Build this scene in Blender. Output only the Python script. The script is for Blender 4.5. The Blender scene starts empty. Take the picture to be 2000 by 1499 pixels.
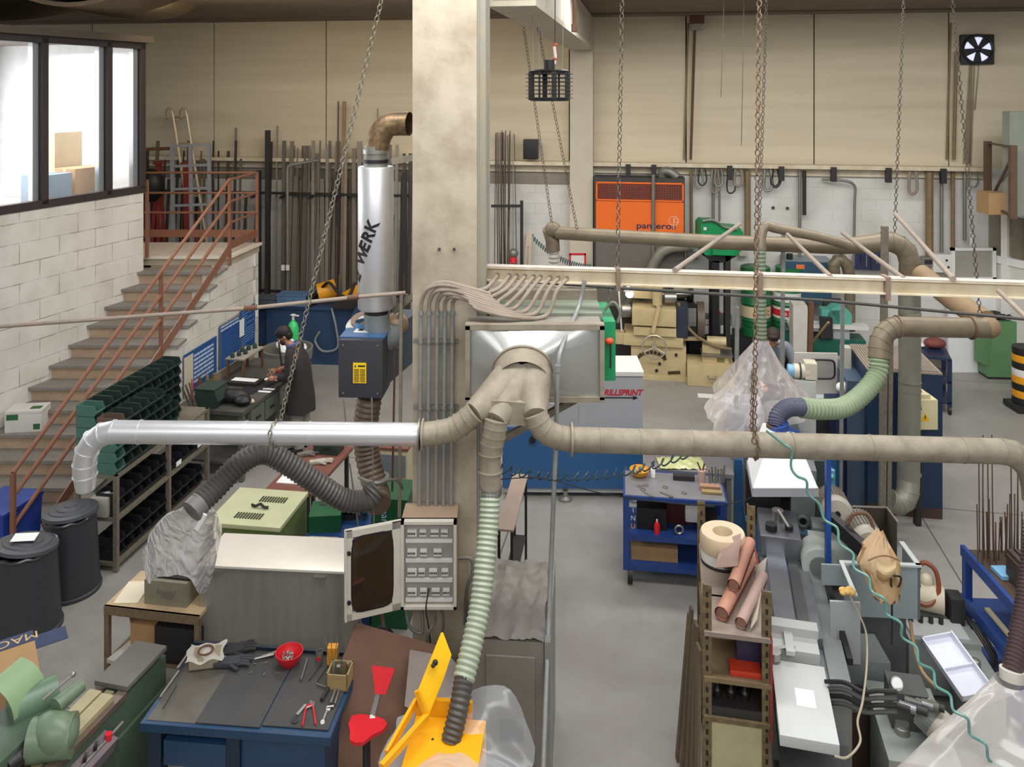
import bpy, bmesh, math, random
from mathutils import Vector, Matrix, Euler
random.seed(7)
PI = math.pi
SC = bpy.context.scene
COL = SC.collection
R = math.radians

# ---------------- camera, world, lights, exposure ----------------
F, CX, CY, H = 1600.0, 1000.0, 176.0, 5.0
cam = bpy.data.cameras.new('camera')
camo = bpy.data.objects.new('camera', cam)
COL.objects.link(camo)
camo.location = (0, 0, H)
camo.rotation_euler = (PI/2, 0, 0)
cam.sensor_width = 36
cam.sensor_fit = 'HORIZONTAL'
cam.lens = 36*F/2000
cam.shift_y = -(749.5-CY)/2000
cam.clip_end = 200
SC.camera = camo

w = bpy.data.worlds.new('world')
SC.world = w
w.use_nodes = True
bg = w.node_tree.nodes['Background']
bg.inputs[0].default_value = (0.95, 0.97, 1.0, 1)
bg.inputs[1].default_value = 0.34
SC.view_settings.view_transform = 'Standard'
SC.view_settings.look = 'None'
SC.view_settings.gamma = 1
SC.view_settings.use_curve_mapping = False
SC.view_settings.exposure = -0.07

def area(name, loc, rot, sx, sy, power, col=(1, 1, 1)):
    l = bpy.data.lights.new(name, 'AREA')
    l.shape = 'RECTANGLE'; l.size = sx; l.size_y = sy
    l.energy = power; l.color = col
    o = bpy.data.objects.new(name, l)
    o.location = loc; o.rotation_euler = rot
    COL.objects.link(o)
    return o
# roof skylights over the shop floor and the bay behind the camera
area('skylight_bay', (1.5, 5.0, 7.6), (R(8), 0, R(-10)), 9, 1.6, 540, (1, .99, .97))
area('skylight_mid', (3.0, 10.2, 6.25), (R(0), 0, R(-10)), 12, 0.8, 430, (1, .985, .96))
area('skylight_rear', (0, -2.5, 7.5), (R(35), 0, 0), 12, 3, 560, (1, .98, .96))
area('office_lamp', (-7.6, 10.9, 5.6), (0, 0, R(-19)), 1.2, 4.5, 260, (.93, .97, 1))
area('warm_fill_left', (-3, 12.2, 6.25), (R(30), 0, R(-9)), 5, .4, 60, (1, .8, .55))  # added fill light without a fitting, warms the left of the far wall

# ---------------- helpers ----------------
def W(u, v, z=0.0):
    """world point at height z seen at photo position u, v"""
    Y = F*(H-z)/(v-CY)
    return Vector(((u-CX)/F*Y, Y, z))
def D(u, v, Y):
    """world point at distance Y seen at photo position u, v"""
    return Vector(((u-CX)/F*Y, Y, H-(v-CY)*Y/F))
def lin(h):
    h = h.lstrip('#')
    r = []
    for i in (0, 2, 4):
        c = int(h[i:i+2], 16)/255
        r.append(c/12.92 if c <= .04045 else ((c+.055)/1.055)**2.4)
    return r+[1]

MATS = {}
def mat(key, hexc='#888888', rough=.55, metal=0, dirt=.25, scale=5.0, bump=0, alpha=1, emit=0, dirtc=None, trans=0, spec=.5, stretch=None, coat=0):
    if key in MATS: return MATS[key]
    m = bpy.data.materials.new(key); m.use_nodes = True
    nt = m.node_tree; N = nt.nodes; L = nt.links
    b = N['Principled BSDF']
    c = lin(hexc)
    b.inputs['Base Color'].default_value = c
    b.inputs['Roughness'].default_value = rough
    b.inputs['Metallic'].default_value = metal
    b.inputs['Specular IOR Level'].default_value = spec
    if coat: b.inputs['Coat Weight'].default_value = coat
    if trans: b.inputs['Transmission Weight'].default_value = trans
    if emit:
        b.inputs['Emission Color'].default_value = c
        b.inputs['Emission Strength'].default_value = emit
    if alpha < 1: b.inputs['Alpha'].default_value = alpha
    if dirt or bump:
        tc = N.new('ShaderNodeTexCoord')
        src = tc.outputs['Object']
        if stretch:
            mp = N.new('ShaderNodeMapping'); mp.inputs['Scale'].default_value = stretch
            L.new(src, mp.inputs[0]); src = mp.outputs[0]
        n = N.new('ShaderNodeTexNoise'); n.inputs['Scale'].default_value = scale
        n.inputs['Detail'].default_value = 6; n.inputs['Roughness'].default_value = .65
        L.new(src, n.inputs['Vector'])
        if dirt:
            mr = N.new('ShaderNodeMapRange')
            mr.inputs[1].default_value = .38; mr.inputs[2].default_value = .72
            mr.inputs[3].default_value = 0; mr.inputs[4].default_value = dirt
            L.new(n.outputs[0], mr.inputs[0])
            mx = N.new('ShaderNodeMix'); mx.data_type = 'RGBA'
            L.new(mr.outputs[0], mx.inputs['Factor'])
            mx.inputs['A'].default_value = c
            mx.inputs['B'].default_value = lin(dirtc) if dirtc else [x*.35 for x in c[:3]]+[1]
            L.new(mx.outputs['Result'], b.inputs['Base Color'])
        if bump:
            bp = N.new('ShaderNodeBump'); bp.inputs['Strength'].default_value = bump
            bp.inputs['Distance'].default_value = .02
            L.new(n.outputs[0], bp.inputs['Height']); L.new(bp.outputs[0], b.inputs['Normal'])
    MATS[key] = m
    return m

def film(key, hexc, base=.3, edge=.5, bump=.8, scale=5, rough=.2):
    """thin plastic sheeting: clear face on, milkier at grazing angles as film is"""
    m = mat(key, hexc, rough=rough, dirt=0, bump=bump, scale=scale, spec=1)
    nt = m.node_tree; N = nt.nodes; L = nt.links; b = N['Principled BSDF']; b.inputs['Subsurface Weight'].default_value = 0
    lw = N.new('ShaderNodeLayerWeight'); lw.inputs[0].default_value = .45
    mr = N.new('ShaderNodeMapRange'); mr.inputs[3].default_value = base; mr.inputs[4].default_value = min(1, base+edge)
    L.new(lw.outputs['Facing'], mr.inputs[0]); L.new(mr.outputs[0], b.inputs['Alpha'])
    b.inputs['Coat Weight'].default_value = .4; b.inputs['Coat Roughness'].default_value = .2
    for n in N:
        if n.type == 'TEX_NOISE': n.inputs['Detail'].default_value = 1.2; n.inputs['Distortion'].default_value = .6
        if n.type == 'BUMP': n.inputs['Distance'].default_value = .05
    return m
class G:
    """collects shapes into one mesh"""
    def __init__(s, M=None):
        s.bm = bmesh.new(); s.M = M or Matrix()
    def _v(s, p): return s.bm.verts.new(s.M @ Vector(p))
    def face(s, pts):
        s.bm.faces.new([s._v(p) for p in pts]); return s
    def box(s, c, d, rz=0, rot=None, bev=0, taper=1):
        hx, hy, hz = d[0]/2, d[1]/2, d[2]/2
        Rm = (Euler(rot).to_matrix() if rot else Matrix.Rotation(rz, 3, 'Z'))
        c = Vector(c); vs = []
        for k in (-1, 1):
            t = taper if k > 0 else 1
            for (i, j) in ((-1, -1), (1, -1), (1, 1), (-1, 1)):
                vs.append(s._v(c + Rm @ Vector((i*hx*t, j*hy*t, k*hz))))
        fs = [(3, 2, 1, 0), (4, 5, 6, 7), (0, 1, 5, 4), (1, 2, 6, 5), (2, 3, 7, 6), (3, 0, 4, 7)]
        nf = [s.bm.faces.new([vs[i] for i in f]) for f in fs]
        if bev:
            es = list({e for f in nf for e in f.edges})
            bmesh.ops.bevel(s.bm, geom=es, offset=bev, segments=2, affect='EDGES', profile=.7)
        return s
    def b(s, x0, x1, y0, y1, z0, z1, bev=0):
        return s.box(((x0+x1)/2, (y0+y1)/2, (z0+z1)/2), (abs(x1-x0), abs(y1-y0), abs(z1-z0)), bev=bev)
    def bar(s, p0, p1, w, h=None, up=(0, 0, 1)):
        p0 = Vector(p0); p1 = Vector(p1); h = h or w
        t = (p1-p0); t.normalize()
        u = Vector(up)
        if abs(t.dot(u)) > .98: u = Vector((0, 1, 0))
        a = t.cross(u).normalized()*w/2; n = a.cross(t).normalized()*h/2
        vs = [s._v(p+i*a+j*n) for p in (p0, p1) for (i, j) in ((-1, -1), (1, -1), (1, 1), (-1, 1))]
        for f in [(3, 2, 1, 0), (4, 5, 6, 7), (0, 1, 5, 4), (1, 2, 6, 5), (2, 3, 7, 6), (3, 0, 4, 7)]:
            s.bm.faces.new([vs[i] for i in f])
        return s
    def tube(s, pts, r, n=12, rf=None, closed=False, cap=True):
        """sweep; r number or rf(i, length) radius function"""
        pts = [Vector(p) for p in pts]
        m = len(pts); rings = []; ln = 0; prev = None
        for i, p in enumerate(pts):
            if closed: t = pts[(i+1) % m]-pts[i-1]
            else: t = (pts[min(i+1, m-1)]-pts[max(i-1, 0)])
            if t.length < 1e-9: t = Vector((0, 0, 1))
            t.normalize()
            if prev is None:
                a = t.orthogonal().normalized()
                if abs(t.z) < .9: a = t.cross(Vector((0, 0, 1))).normalized()
            else:
                a = (prev-t*prev.dot(t)).normalized()
            prev = a
            bn = t.cross(a)
            if i: ln += (pts[i]-pts[i-1]).length
            rr = rf(i, ln) if rf else r
            rings.append([s._v(p+rr*(math.cos(2*PI*k/n)*a+math.sin(2*PI*k/n)*bn)) for k in range(n)])
        for i in range(m if closed else m-1):
            A, B = rings[i], rings[(i+1) % m]
            for k in range(n):
                s.bm.faces.new((A[k], A[(k+1) % n], B[(k+1) % n], B[k]))
        if cap and not closed:
            s.bm.faces.new(rings[0][::-1]); s.bm.faces.new(rings[-1])
        return s
    def cyl(s, p0, p1, r, r2=None, n=16, cap=True):
        r2 = r if r2 is None else r2
        return s.tube([p0, p1], r, n=n, rf=lambda i, l: (r, r2)[i], cap=cap)
    def lathe(s, prof, c=(0, 0, 0), ax=(0, 0, 1), n=24):
        """prof: (radius, height) pairs along the axis"""
        c = Vector(c); ax = Vector(ax).normalized()
        a = ax.orthogonal().normalized(); bn = ax.cross(a)
        rings = []
        for (r, h) in prof:
            if r < 1e-6: rings.append([s._v(c+ax*h)])
            else: rings.append([s._v(c+ax*h+r*(math.cos(2*PI*k/n)*a+math.sin(2*PI*k/n)*bn)) for k in range(n)])
        for A, B in zip(rings, rings[1:]):
            for k in range(n):
                k2 = (k+1) % n
                if len(A) == 1 and len(B) == 1: break
                if len(A) == 1: s.bm.faces.new((A[0], B[k2], B[k]))
                elif len(B) == 1: s.bm.faces.new((A[k], A[k2], B[0]))
                else: s.bm.faces.new((A[k], A[k2], B[k2], B[k]))
        return s
    def sph(s, c, r, sc=(1, 1, 1), n=14, rot=None):
        c = Vector(c); m = n//2+1; Rm = Euler(rot).to_matrix() if rot else Matrix.Identity(3)
        rings = []
        for i in range(m+1):
            th = PI*i/m
            if i in (0, m): rings.append([s._v(c+Rm@Vector((0, 0, r*sc[2]*math.cos(th))))])
            else: rings.append([s._v(c+Rm@Vector((r*sc[0]*math.sin(th)*math.cos(2*PI*k/n), r*sc[1]*math.sin(th)*math.sin(2*PI*k/n), r*sc[2]*math.cos(th)))) for k in range(n)])
        for A, B in zip(rings, rings[1:]):
            for k in range(n):
                k2 = (k+1) % n
                if len(A) == 1: s.bm.faces.new((A[0], B[k], B[k2]))
                elif len(B) == 1: s.bm.faces.new((A[k], B[0], A[k2]))
                else: s.bm.faces.new((A[k], B[k], B[k2], A[k2]))
        return s
    def prism(s, poly, a, bb, ax='z'):
        """extrude a 2-D outline from a to bb along ax"""
        def q(p, h):
            return {'z': (p[0], p[1], h), 'y': (p[0], h, p[1]), 'x': (h, p[0], p[1])}[ax]
        A = [s._v(q(p, a)) for p in poly]; B = [s._v(q(p, bb)) for p in poly]
        n = len(poly)
        for k in range(n): s.bm.faces.new((A[k], A[(k+1) % n], B[(k+1) % n], B[k]))
        s.bm.faces.new(A[::-1]); s.bm.faces.new(B)
        return s
    def grid(s, fn, nu, nv, thick=0):
        V = [[s._v(fn(i/nu, j/nv)) for j in range(nv+1)] for i in range(nu+1)]
        for i in range(nu):
            for j in range(nv):
                s.bm.faces.new((V[i][j], V[i+1][j], V[i+1][j+1], V[i][j+1]))
        return s
    def mesh(s, name):
        bmesh.ops.recalc_face_normals(s.bm, faces=s.bm.faces)
        me = bpy.data.meshes.new(name)
        s.bm.to_mesh(me); s.bm.free()
        for p in me.polygons: p.use_smooth = True
        me.set_sharp_from_angle(angle=R(38))
        return me

def smooth(pts, k=6):
    """Catmull-Rom through pts"""
    P = [Vector(p) for p in pts]
    P = [P[0]*2-P[1]]+P+[P[-1]*2-P[-2]]
    out = []
    for i in range(1, len(P)-2):
        for j in range(k):
            t = j/k
            a, b_, c, d = P[i-1], P[i], P[i+1], P[i+2]
            out.append(.5*((2*b_)+(c-a)*t+(2*a-5*b_+4*c-d)*t*t+(3*b_-a-3*c+d)*t**3))
    out.append(P[-2])
    return out
def dense(pts, step):
    P = [Vector(p) for p in pts]; out = [P[0]]; acc = 0
    for a, b_ in zip(P, P[1:]):
        L_ = (b_-a).length
        if L_ < 1e-9: continue
        d = step-acc
        while d <= L_:
            out.append(a.lerp(b_, d/L_)); d += step
        acc = L_-(d-step)
    return out

ROOT = {}
def tag(o, label, cat, group=None, kind=None):
    if label: o['label'] = label
    if cat: o['category'] = cat
    if group: o['group'] = group
    if kind: o['kind'] = kind
    return o
def thing(name, label, cat, loc, rz=0, group=None):
    o = bpy.data.objects.new(name, None); COL.objects.link(o)
    o.empty_display_size = .1
    o.location = loc; o.rotation_euler = (0, 0, rz)
    ROOT[o.name] = (Matrix.Translation(loc) @ Matrix.Rotation(rz, 4, 'Z'))
    return tag(o, label, cat, group)
def part(par, name, g, m, label=None, world=False):
    """mesh child of par; g in the thing's own frame, or in world coordinates"""
    if world:
        inv = ROOT[par.name].inverted()
        for v in g.bm.verts: v.co = inv @ v.co
    me = g.mesh(name)
    me.materials.append(m)
    o = bpy.data.objects.new(name, me); COL.objects.link(o)
    o.parent = par
    if par.name in ROOT: ROOT[o.name] = ROOT[par.name]
    if label: o['label'] = label
    return o
def solo(name, label, cat, g, m, group=None, kind=None, origin=None):
    """a thing that is one mesh, built in world coordinates"""
    co = [v.co for v in g.bm.verts]
    lo = Vector([min(c[i] for c in co) for i in range(3)]); hi = Vector([max(c[i] for c in co) for i in range(3)])
    org = origin or Vector(((lo.x+hi.x)/2, (lo.y+hi.y)/2, lo.z))
    for v in g.bm.verts: v.co = v.co-org
    me = g.mesh(name)
    me.materials.append(m)
    o = bpy.data.objects.new(name, me); COL.objects.link(o)
    o.location = org
    ROOT[o.name] = Matrix.Translation(org)
    return tag(o, label, cat, group, kind)
def struct(name, g, m, par=None):
    me = g.mesh(name); me.materials.append(m)
    o = bpy.data.objects.new(name, me); COL.objects.link(o)
    if par: o.parent = par
    else: o['kind'] = 'structure'
    ROOT[o.name] = ROOT.get(par.name, Matrix()) if par else Matrix()
    return o
def dup(root, loc, rz=None, label=None, group=None, rot=None):
    r = root.copy(); COL.objects.link(r); r.location = loc
    if rz is not None: r.rotation_euler = (0, 0, rz)
    if rot: r.rotation_euler = rot
    if label: r['label'] = label
    if group: r['group'] = group
    for ch in list(root.children):
        c = ch.copy(); COL.objects.link(c); c.parent = r
        for g in list(ch.children):
            d = g.copy(); COL.objects.link(d); d.parent = c
    ROOT[r.name] = Matrix.Translation(loc) @ Matrix.Rotation(r.rotation_euler[2], 4, 'Z')
    return r
def text(par, name, s, size, m, M, ext=.0008, align='CENTER', label=None, sx=1, shear=0, bold=0):
    """lettering as a mesh; M places its plane (x right, y up) in the parent's frame"""
    cu = bpy.data.curves.new(name, 'FONT'); cu.body = s; cu.size = size; cu.extrude = ext
    cu.align_x = align; cu.align_y = 'CENTER'; cu.resolution_u = 3; cu.shear = shear; cu.offset = bold
    to = bpy.data.objects.new(name+'_t', cu); COL.objects.link(to)
    dg = bpy.context.evaluated_depsgraph_get(); dg.update()
    me = bpy.data.meshes.new_from_object(to.evaluated_get(dg))
    bpy.data.objects.remove(to)
    me.transform(M @ Matrix.Diagonal((sx, 1, 1, 1)))
    me.materials.clear(); me.materials.append(m)
    o = bpy.data.objects.new(name, me); COL.objects.link(o); o.parent = par
    if label: o['label'] = label
    return o
def facing(loc, rz=0, tilt=90):
    """matrix for a text/label plane at loc, standing up and facing -y (rz turns it)"""
    return Matrix.Translation(loc) @ Matrix.Rotation(rz, 4, 'Z') @ Matrix.Rotation(R(tilt), 4, 'X')
A = R(-10)   # the plan of the shop is turned ten degrees from the camera
# ---------------- materials of the building ----------------
def floor_mat():
    m = mat('floor_concrete', '#9a9792', rough=.42, dirt=.45, scale=.8, dirtc='#6c675e', spec=.45)
    nt = m.node_tree; N = nt.nodes; L = nt.links
    b = N['Principled BSDF']; mixn = [n for n in N if n.type == 'MIX'][0]
    tc = N.new('ShaderNodeTexCoord'); mp = N.new('ShaderNodeMapping')
    mp.inputs['Rotation'].default_value = (0, 0, R(10.5)); mp.inputs['Location'].default_value = (1.74, 3.55, 0)
    L.new(tc.outputs['Object'], mp.inputs[0])
    sp = N.new('ShaderNodeSeparateXYZ'); L.new(mp.outputs[0], sp.inputs[0])
    prev = None
    for ax, per in ((0, 4.7), (1, 4.7)):
        dv = N.new('ShaderNodeMath'); dv.operation = 'DIVIDE'; dv.inputs[1].default_value = per; L.new(sp.outputs[ax], dv.inputs[0])
        fr = N.new('ShaderNodeMath'); fr.operation = 'FRACT'; L.new(dv.outputs[0], fr.inputs[0])
        lt = N.new('ShaderNodeMath'); lt.operation = 'LESS_THAN'; lt.inputs[1].default_value = .0035; L.new(fr.outputs[0], lt.inputs[0])
        if prev:
            mx = N.new('ShaderNodeMath'); mx.operation = 'MAXIMUM'; L.new(prev.outputs[0], mx.inputs[0]); L.new(lt.outputs[0], mx.inputs[1]); prev = mx
        else: prev = lt
    n2 = N.new('ShaderNodeTexNoise'); n2.inputs['Scale'].default_value = 7; n2.inputs['Detail'].default_value = 8
    L.new(tc.outputs['Object'], n2.inputs['Vector'])
    mr = N.new('ShaderNodeMapRange'); mr.inputs[1].default_value = .5; mr.inputs[2].default_value = .8; mr.inputs[4].default_value = .3
    L.new(n2.outputs[0], mr.inputs[0])
    m1 = N.new('ShaderNodeMix'); m1.data_type = 'RGBA'
    L.new(mr.outputs[0], m1.inputs['Factor']); L.new(mixn.outputs['Result'], m1.inputs['A']); m1.inputs['B'].default_value = lin('#7d776a')
    m2 = N.new('ShaderNodeMix'); m2.data_type = 'RGBA'
    L.new(prev.outputs[0], m2.inputs['Factor']); L.new(m1.outputs['Result'], m2.inputs['A']); m2.inputs['B'].default_value = lin('#5e594f')
    L.new(m2.outputs['Result'], b.inputs['Base Color'])
    return m
def block_mat(key, c1, c2, sx, sz, mortar, rotz=0, msize=.012, dirtc='#8f8678', bump=.35, frac=.3):
    """painted concrete blocks: u along the wall, v up"""
    m = bpy.data.materials.new(key); m.use_nodes = True
    nt = m.node_tree; N = nt.nodes; L = nt.links; b = N['Principled BSDF']
    tc = N.new('ShaderNodeTexCoord'); mp = N.new('ShaderNodeMapping'); mp.inputs['Rotation'].default_value = (0, 0, rotz)
    L.new(tc.outputs['Object'], mp.inputs[0])
    sp = N.new('ShaderNodeSeparateXYZ'); L.new(mp.outputs[0], sp.inputs[0])
    cb = N.new('ShaderNodeCombineXYZ'); L.new(sp.outputs[0], cb.inputs[0]); L.new(sp.outputs[2], cb.inputs[1])
    n = N.new('ShaderNodeTexNoise'); n.inputs['Scale'].default_value = 1.7; n.inputs['Detail'].default_value = 7; L.new(tc.outputs['Object'], n.inputs['Vector'])
    br = N.new('ShaderNodeTexBrick'); br.inputs['Scale'].default_value = 1
    br.inputs['Brick Width'].default_value = sx; br.inputs['Row Height'].default_value = sz
    br.inputs['Mortar Size'].default_value = msize; br.inputs['Mortar Smooth'].default_value = .6
    br.inputs['Color1'].default_value = lin(c1); br.inputs['Color2'].default_value = lin(c2); br.inputs['Mortar'].default_value = lin(mortar)
    L.new(cb.outputs[0], br.inputs['Vector'])
    mr = N.new('ShaderNodeMapRange'); mr.inputs[1].default_value = .45; mr.inputs[2].default_value = .75; mr.inputs[4].default_value = frac
    L.new(n.outputs[0], mr.inputs[0])
    # mortar lines are broken: they fade with a second noise
    n2 = N.new('ShaderNodeTexNoise'); n2.inputs['Scale'].default_value = 3.1; L.new(tc.outputs['Object'], n2.inputs['Vector'])
    m0 = N.new('ShaderNodeMix'); m0.data_type = 'RGBA'
    mr2 = N.new('ShaderNodeMapRange'); mr2.inputs[1].default_value = .4; mr2.inputs[2].default_value = .6
    L.new(n2.outputs[0], mr2.inputs[0]); L.new(mr2.outputs[0], m0.inputs['Factor'])
    m0.inputs['A'].default_value = lin(c1); L.new(br.outputs['Color'], m0.inputs['B'])
    mx = N.new('ShaderNodeMix'); mx.data_type = 'RGBA'
    L.new(mr.outputs[0], mx.inputs['Factor']); L.new(m0.outputs['Result'], mx.inputs['A']); mx.inputs['B'].default_value = lin(dirtc)
    L.new(mx.outputs['Result'], b.inputs['Base Color']); b.inputs['Roughness'].default_value = .75
    bp = N.new('ShaderNodeBump'); bp.inputs['Strength'].default_value = bump; bp.inputs['Distance'].default_value = .02; bp.invert = True
    L.new(br.outputs['Fac'], bp.inputs['Height']); L.new(bp.outputs[0], b.inputs['Normal'])
    return m
CONC = mat('concrete', '#b3a791', rough=.85, dirt=.45, scale=2.2, bump=.25, dirtc='#7a6d58')
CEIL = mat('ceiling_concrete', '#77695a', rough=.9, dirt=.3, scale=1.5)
PANEL = mat('wall_panel', '#d8cbb0', rough=.8, dirt=.35, scale=.8, dirtc='#a3927a', stretch=(.25, 1, 5))
WHITEP = mat('white_paint', '#dcdad4', rough=.6, dirt=.18, scale=3, dirtc='#8f8a80')
RUST = mat('rust_brown', '#6b4a35', rough=.7, dirt=.5, scale=14, dirtc='#3a271b')
DARKM = mat('dark_metal', '#2b2928', rough=.55, dirt=.2)
STEEL = mat('steel', '#a7a59f', rough=.38, metal=.85, dirt=.3, scale=8)
GALV = mat('galvanised', '#8f8e86', rough=.5, metal=.6, dirt=.35, scale=9, dirtc='#5b574d')
BLACK = mat('black_plastic', '#1c1b1c', rough=.5, dirt=.1)

# ---------------- building shell ----------------
struct('floor', G().b(-14, 14, -1, 19, -.1, 0), floor_mat())
# far wall: Y = 15.97 - .156 X
def fw(u, off=0.0):
    k = (u-CX)/F
    Y = (15.97-off)/(1+.156*k)
    return Vector((k*Y, Y, 0))
FWA = math.atan(-.156)
fwp0 = fw(240); fwp1 = fw(2150)
def wallseg(g, u0, u1, z0, z1, th, off=0.0, gap=.012):
    a = fw(u0, off); b_ = fw(u1, off); d = (b_-a).normalized()
    a = a+d*gap; b_ = b_-d*gap; n = Vector((-d.y, d.x, 0))
    g.face([a+Vector((0, 0, z0)), b_+Vector((0, 0, z0)), b_+Vector((0, 0, z1)), a+Vector((0, 0, z1))])
    g.face([a+n*th+Vector((0, 0, z0)), b_+n*th+Vector((0, 0, z0)), b_+n*th+Vector((0, 0, z1)), a+n*th+Vector((0, 0, z1))])
    for p in (a, b_):
        g.face([p+Vector((0, 0, z0)), p+n*th+Vector((0, 0, z0)), p+n*th+Vector((0, 0, z1)), p+Vector((0, 0, z1))])
RZ = 3.60
g = G(); seams = [-420, 180, 418, 637, 870, 1112, 1340, 1590, 1853, 2080, 2500]
for a_, b_ in zip(seams, seams[1:]): wallseg(g, a_, b_, RZ, 6.45, .12)
struct('wall_far', g, PANEL)
g = G(); wallseg(g, -450, 2600, 0, 6.6, .1, off=-.16)
struct('wall_far_core', g, mat('wall_core', '#4c4337', rough=.9))
LOWM = block_mat('lower_blocks', '#d9d8d2', '#d4d2cb', .5, .2, '#c6c3ba', rotz=-FWA, msize=.008, dirtc='#b5b0a4', bump=.2, frac=.5)
g = G(); wallseg(g, -440, 2560, 0, RZ, .12, off=.0, gap=0)
struct('wall_far_lower', g, LOWM)
# grey band under the rail and dado at the floor
g = G(); wallseg(g, -430, 1112, RZ-.42, RZ-.1, .03, off=.02, gap=0)
struct('trim_1', g, mat('band_grey', '#8d8577', dirt=.4))
# floor skirting of the far wall
g = G(); wallseg(g, 1160, 1860, 0, .35, .05, off=.04, gap=0)
struct('baseboard_far', g, mat('skirt_dark', '#6d6860', dirt=.5))
# ceiling slab and edge beam
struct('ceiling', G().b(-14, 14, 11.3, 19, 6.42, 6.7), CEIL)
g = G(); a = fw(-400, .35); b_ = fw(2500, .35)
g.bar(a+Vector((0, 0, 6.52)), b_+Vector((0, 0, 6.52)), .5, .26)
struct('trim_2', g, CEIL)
# curved roof shells above the office
SHELL = mat('shell_concrete', '#75644f', rough=.85, dirt=.3)
for k, (x0, x1) in enumerate(((-10.2, -7.0), (-6.95, -5.2))):
    g = G()
    n = 10
    P = []
    for i in range(n+1):
        t = i/n
        P.append((x0+(x1-x0)*t, 6.42-.28*math.sin(PI*t)**.7))
    Q = [(p[0], p[1]+.06) for p in P][::-1]
    g.prism(P+Q, 11.2, 13.6, ax='y')
    struct('ceiling_shell_%d' % (k+1), g, SHELL)
# pillar of the far wall and the roof beam that rests on it
g = G(); a = fw(1113, .3); b_ = fw(1160, .3)
wallseg(g, 1113, 1158, 0, 6.45, .4, off=.38, gap=0)
struct('wall_pillar', g, mat('pillar_paint', '#c9c0ad', rough=.8, dirt=.3, scale=2, dirtc='#a29680'))
p1 = fw(1139, .4)+Vector((-.02, -.05, 6.1)); p0 = p1+Vector((-1.32, -8.0, 0))
g = G(); g.bar(p0, p1, .34, .6)
g.bar(p0+Vector((0, 0, -.32)), p1+Vector((0, 0, -.32)), .44, .06)
struct('trim_3', g, mat('beam_paint', '#c3baa6', rough=.7, dirt=.3))
# ---------- left block wall with the office above ----------
OC = Vector((-5.79, 12.87, 0))
OA = math.atan2(-.944, -.33)         # local x runs along the wall towards the camera
OM = Matrix.Translation(OC) @ Matrix.Rotation(OA, 4, 'Z')   # local -y is away from the hall
LBM = block_mat('left_blocks', '#e0dcd4', '#d8d3ca', .62, .27, '#a39b8e', rotz=0, msize=.009, frac=.35)
def lobj(name, g, m):
    me = g.mesh(name); me.materials.append(m)
    o = bpy.data.objects.new(name, me); COL.objects.link(o); o.matrix_world = OM; o['kind'] = 'structure'; ROOT[o.name] = OM
    return o
# hall side is local +y?  rotate so that +y local points to the hall
S = 1 if (Matrix.Rotation(OA, 3, 'Z') @ Vector((0, 1, 0))).x > 0 else -1
lobj('wall_left', G().b(0, 9, -S*.2, 0, -.05, 3.40), LBM)
lobj('wall_left_end', G().b(-.001, .2, -S*3.2, -S*.2, 0, 3.40), LBM)
lobj('floor_office', G().b(0, 9, -S*3.2, -S*.2, 2.2, 2.35), mat('office_floor', '#9c9183'))
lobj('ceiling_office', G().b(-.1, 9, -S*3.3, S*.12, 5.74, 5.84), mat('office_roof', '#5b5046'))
OW = mat('office_wall', '#f1f1f0', rough=.7, dirt=.05)
lobj('wall_office_back', G().b(0, 9, -S*3.3, -S*3.2, 2.3, 5.75), OW)
lobj('wall_office_end', G().b(-.1, 0, -S*3.2, -S*.16, 3.4, 5.75), mat('office_end', '#d8dbdc'))
# window frame of the office
FR = mat('window_frame', '#3a3231', rough=.5, dirt=.2)
g = G(); z0, z1 = 3.44, 5.71
g.b(-.03, 9, -S*.10, S*.02, z0-.05, z0+.06); g.b(-.03, 9, -S*.10, S*.02, z1-.07, z1+.04)
for xm in (0.02, .68, 1.79, 3.2, 4.6, 6.0): g.b(xm-.05, xm+.05, -S*.10, S*.02, z0, z1)
wf = lobj('window_1', g, FR)
g = G()
for xm in (0.02, .68, 1.79, 3.2): g.b(xm+.06, xm+.15, -S*.12, -S*.04, z0, z1)
o = struct('mullion', g, mat('alu', '#aab0b4', rough=.35, metal=.6, dirt=.1), wf)
g = G(); g.b(0, 9, -S*.075, -S*.065, z0, z1)
o = struct('window_pane', g, mat('glass_clear', '#ffffff', rough=.02, dirt=0, alpha=.08, spec=.5), wf)
# daylight windows in the office's outer wall
g = G()
for k in range(6): g.b(.5+k*1.4, 1.65+k*1.4, -S*3.19, -S*3.18, 3.25, 5.6)
lobj('window_2', g, mat('daylight_glass', '#fbfdff', emit=5, dirt=0))
g = G()
for k in range(7): g.b(.3+k*1.4, .44+k*1.4, -S*3.18, -S*3.1, 3.2, 5.7)
g.b(0, 9, -S*3.17, -S*3.1, 4.55, 4.57)
lobj('window_2_frame', g, mat('alu2', '#b9bcc0', rough=.4, metal=.3, dirt=.1))
def opos(x, y, z): return OM @ Vector((x, -S*y, z))
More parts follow.
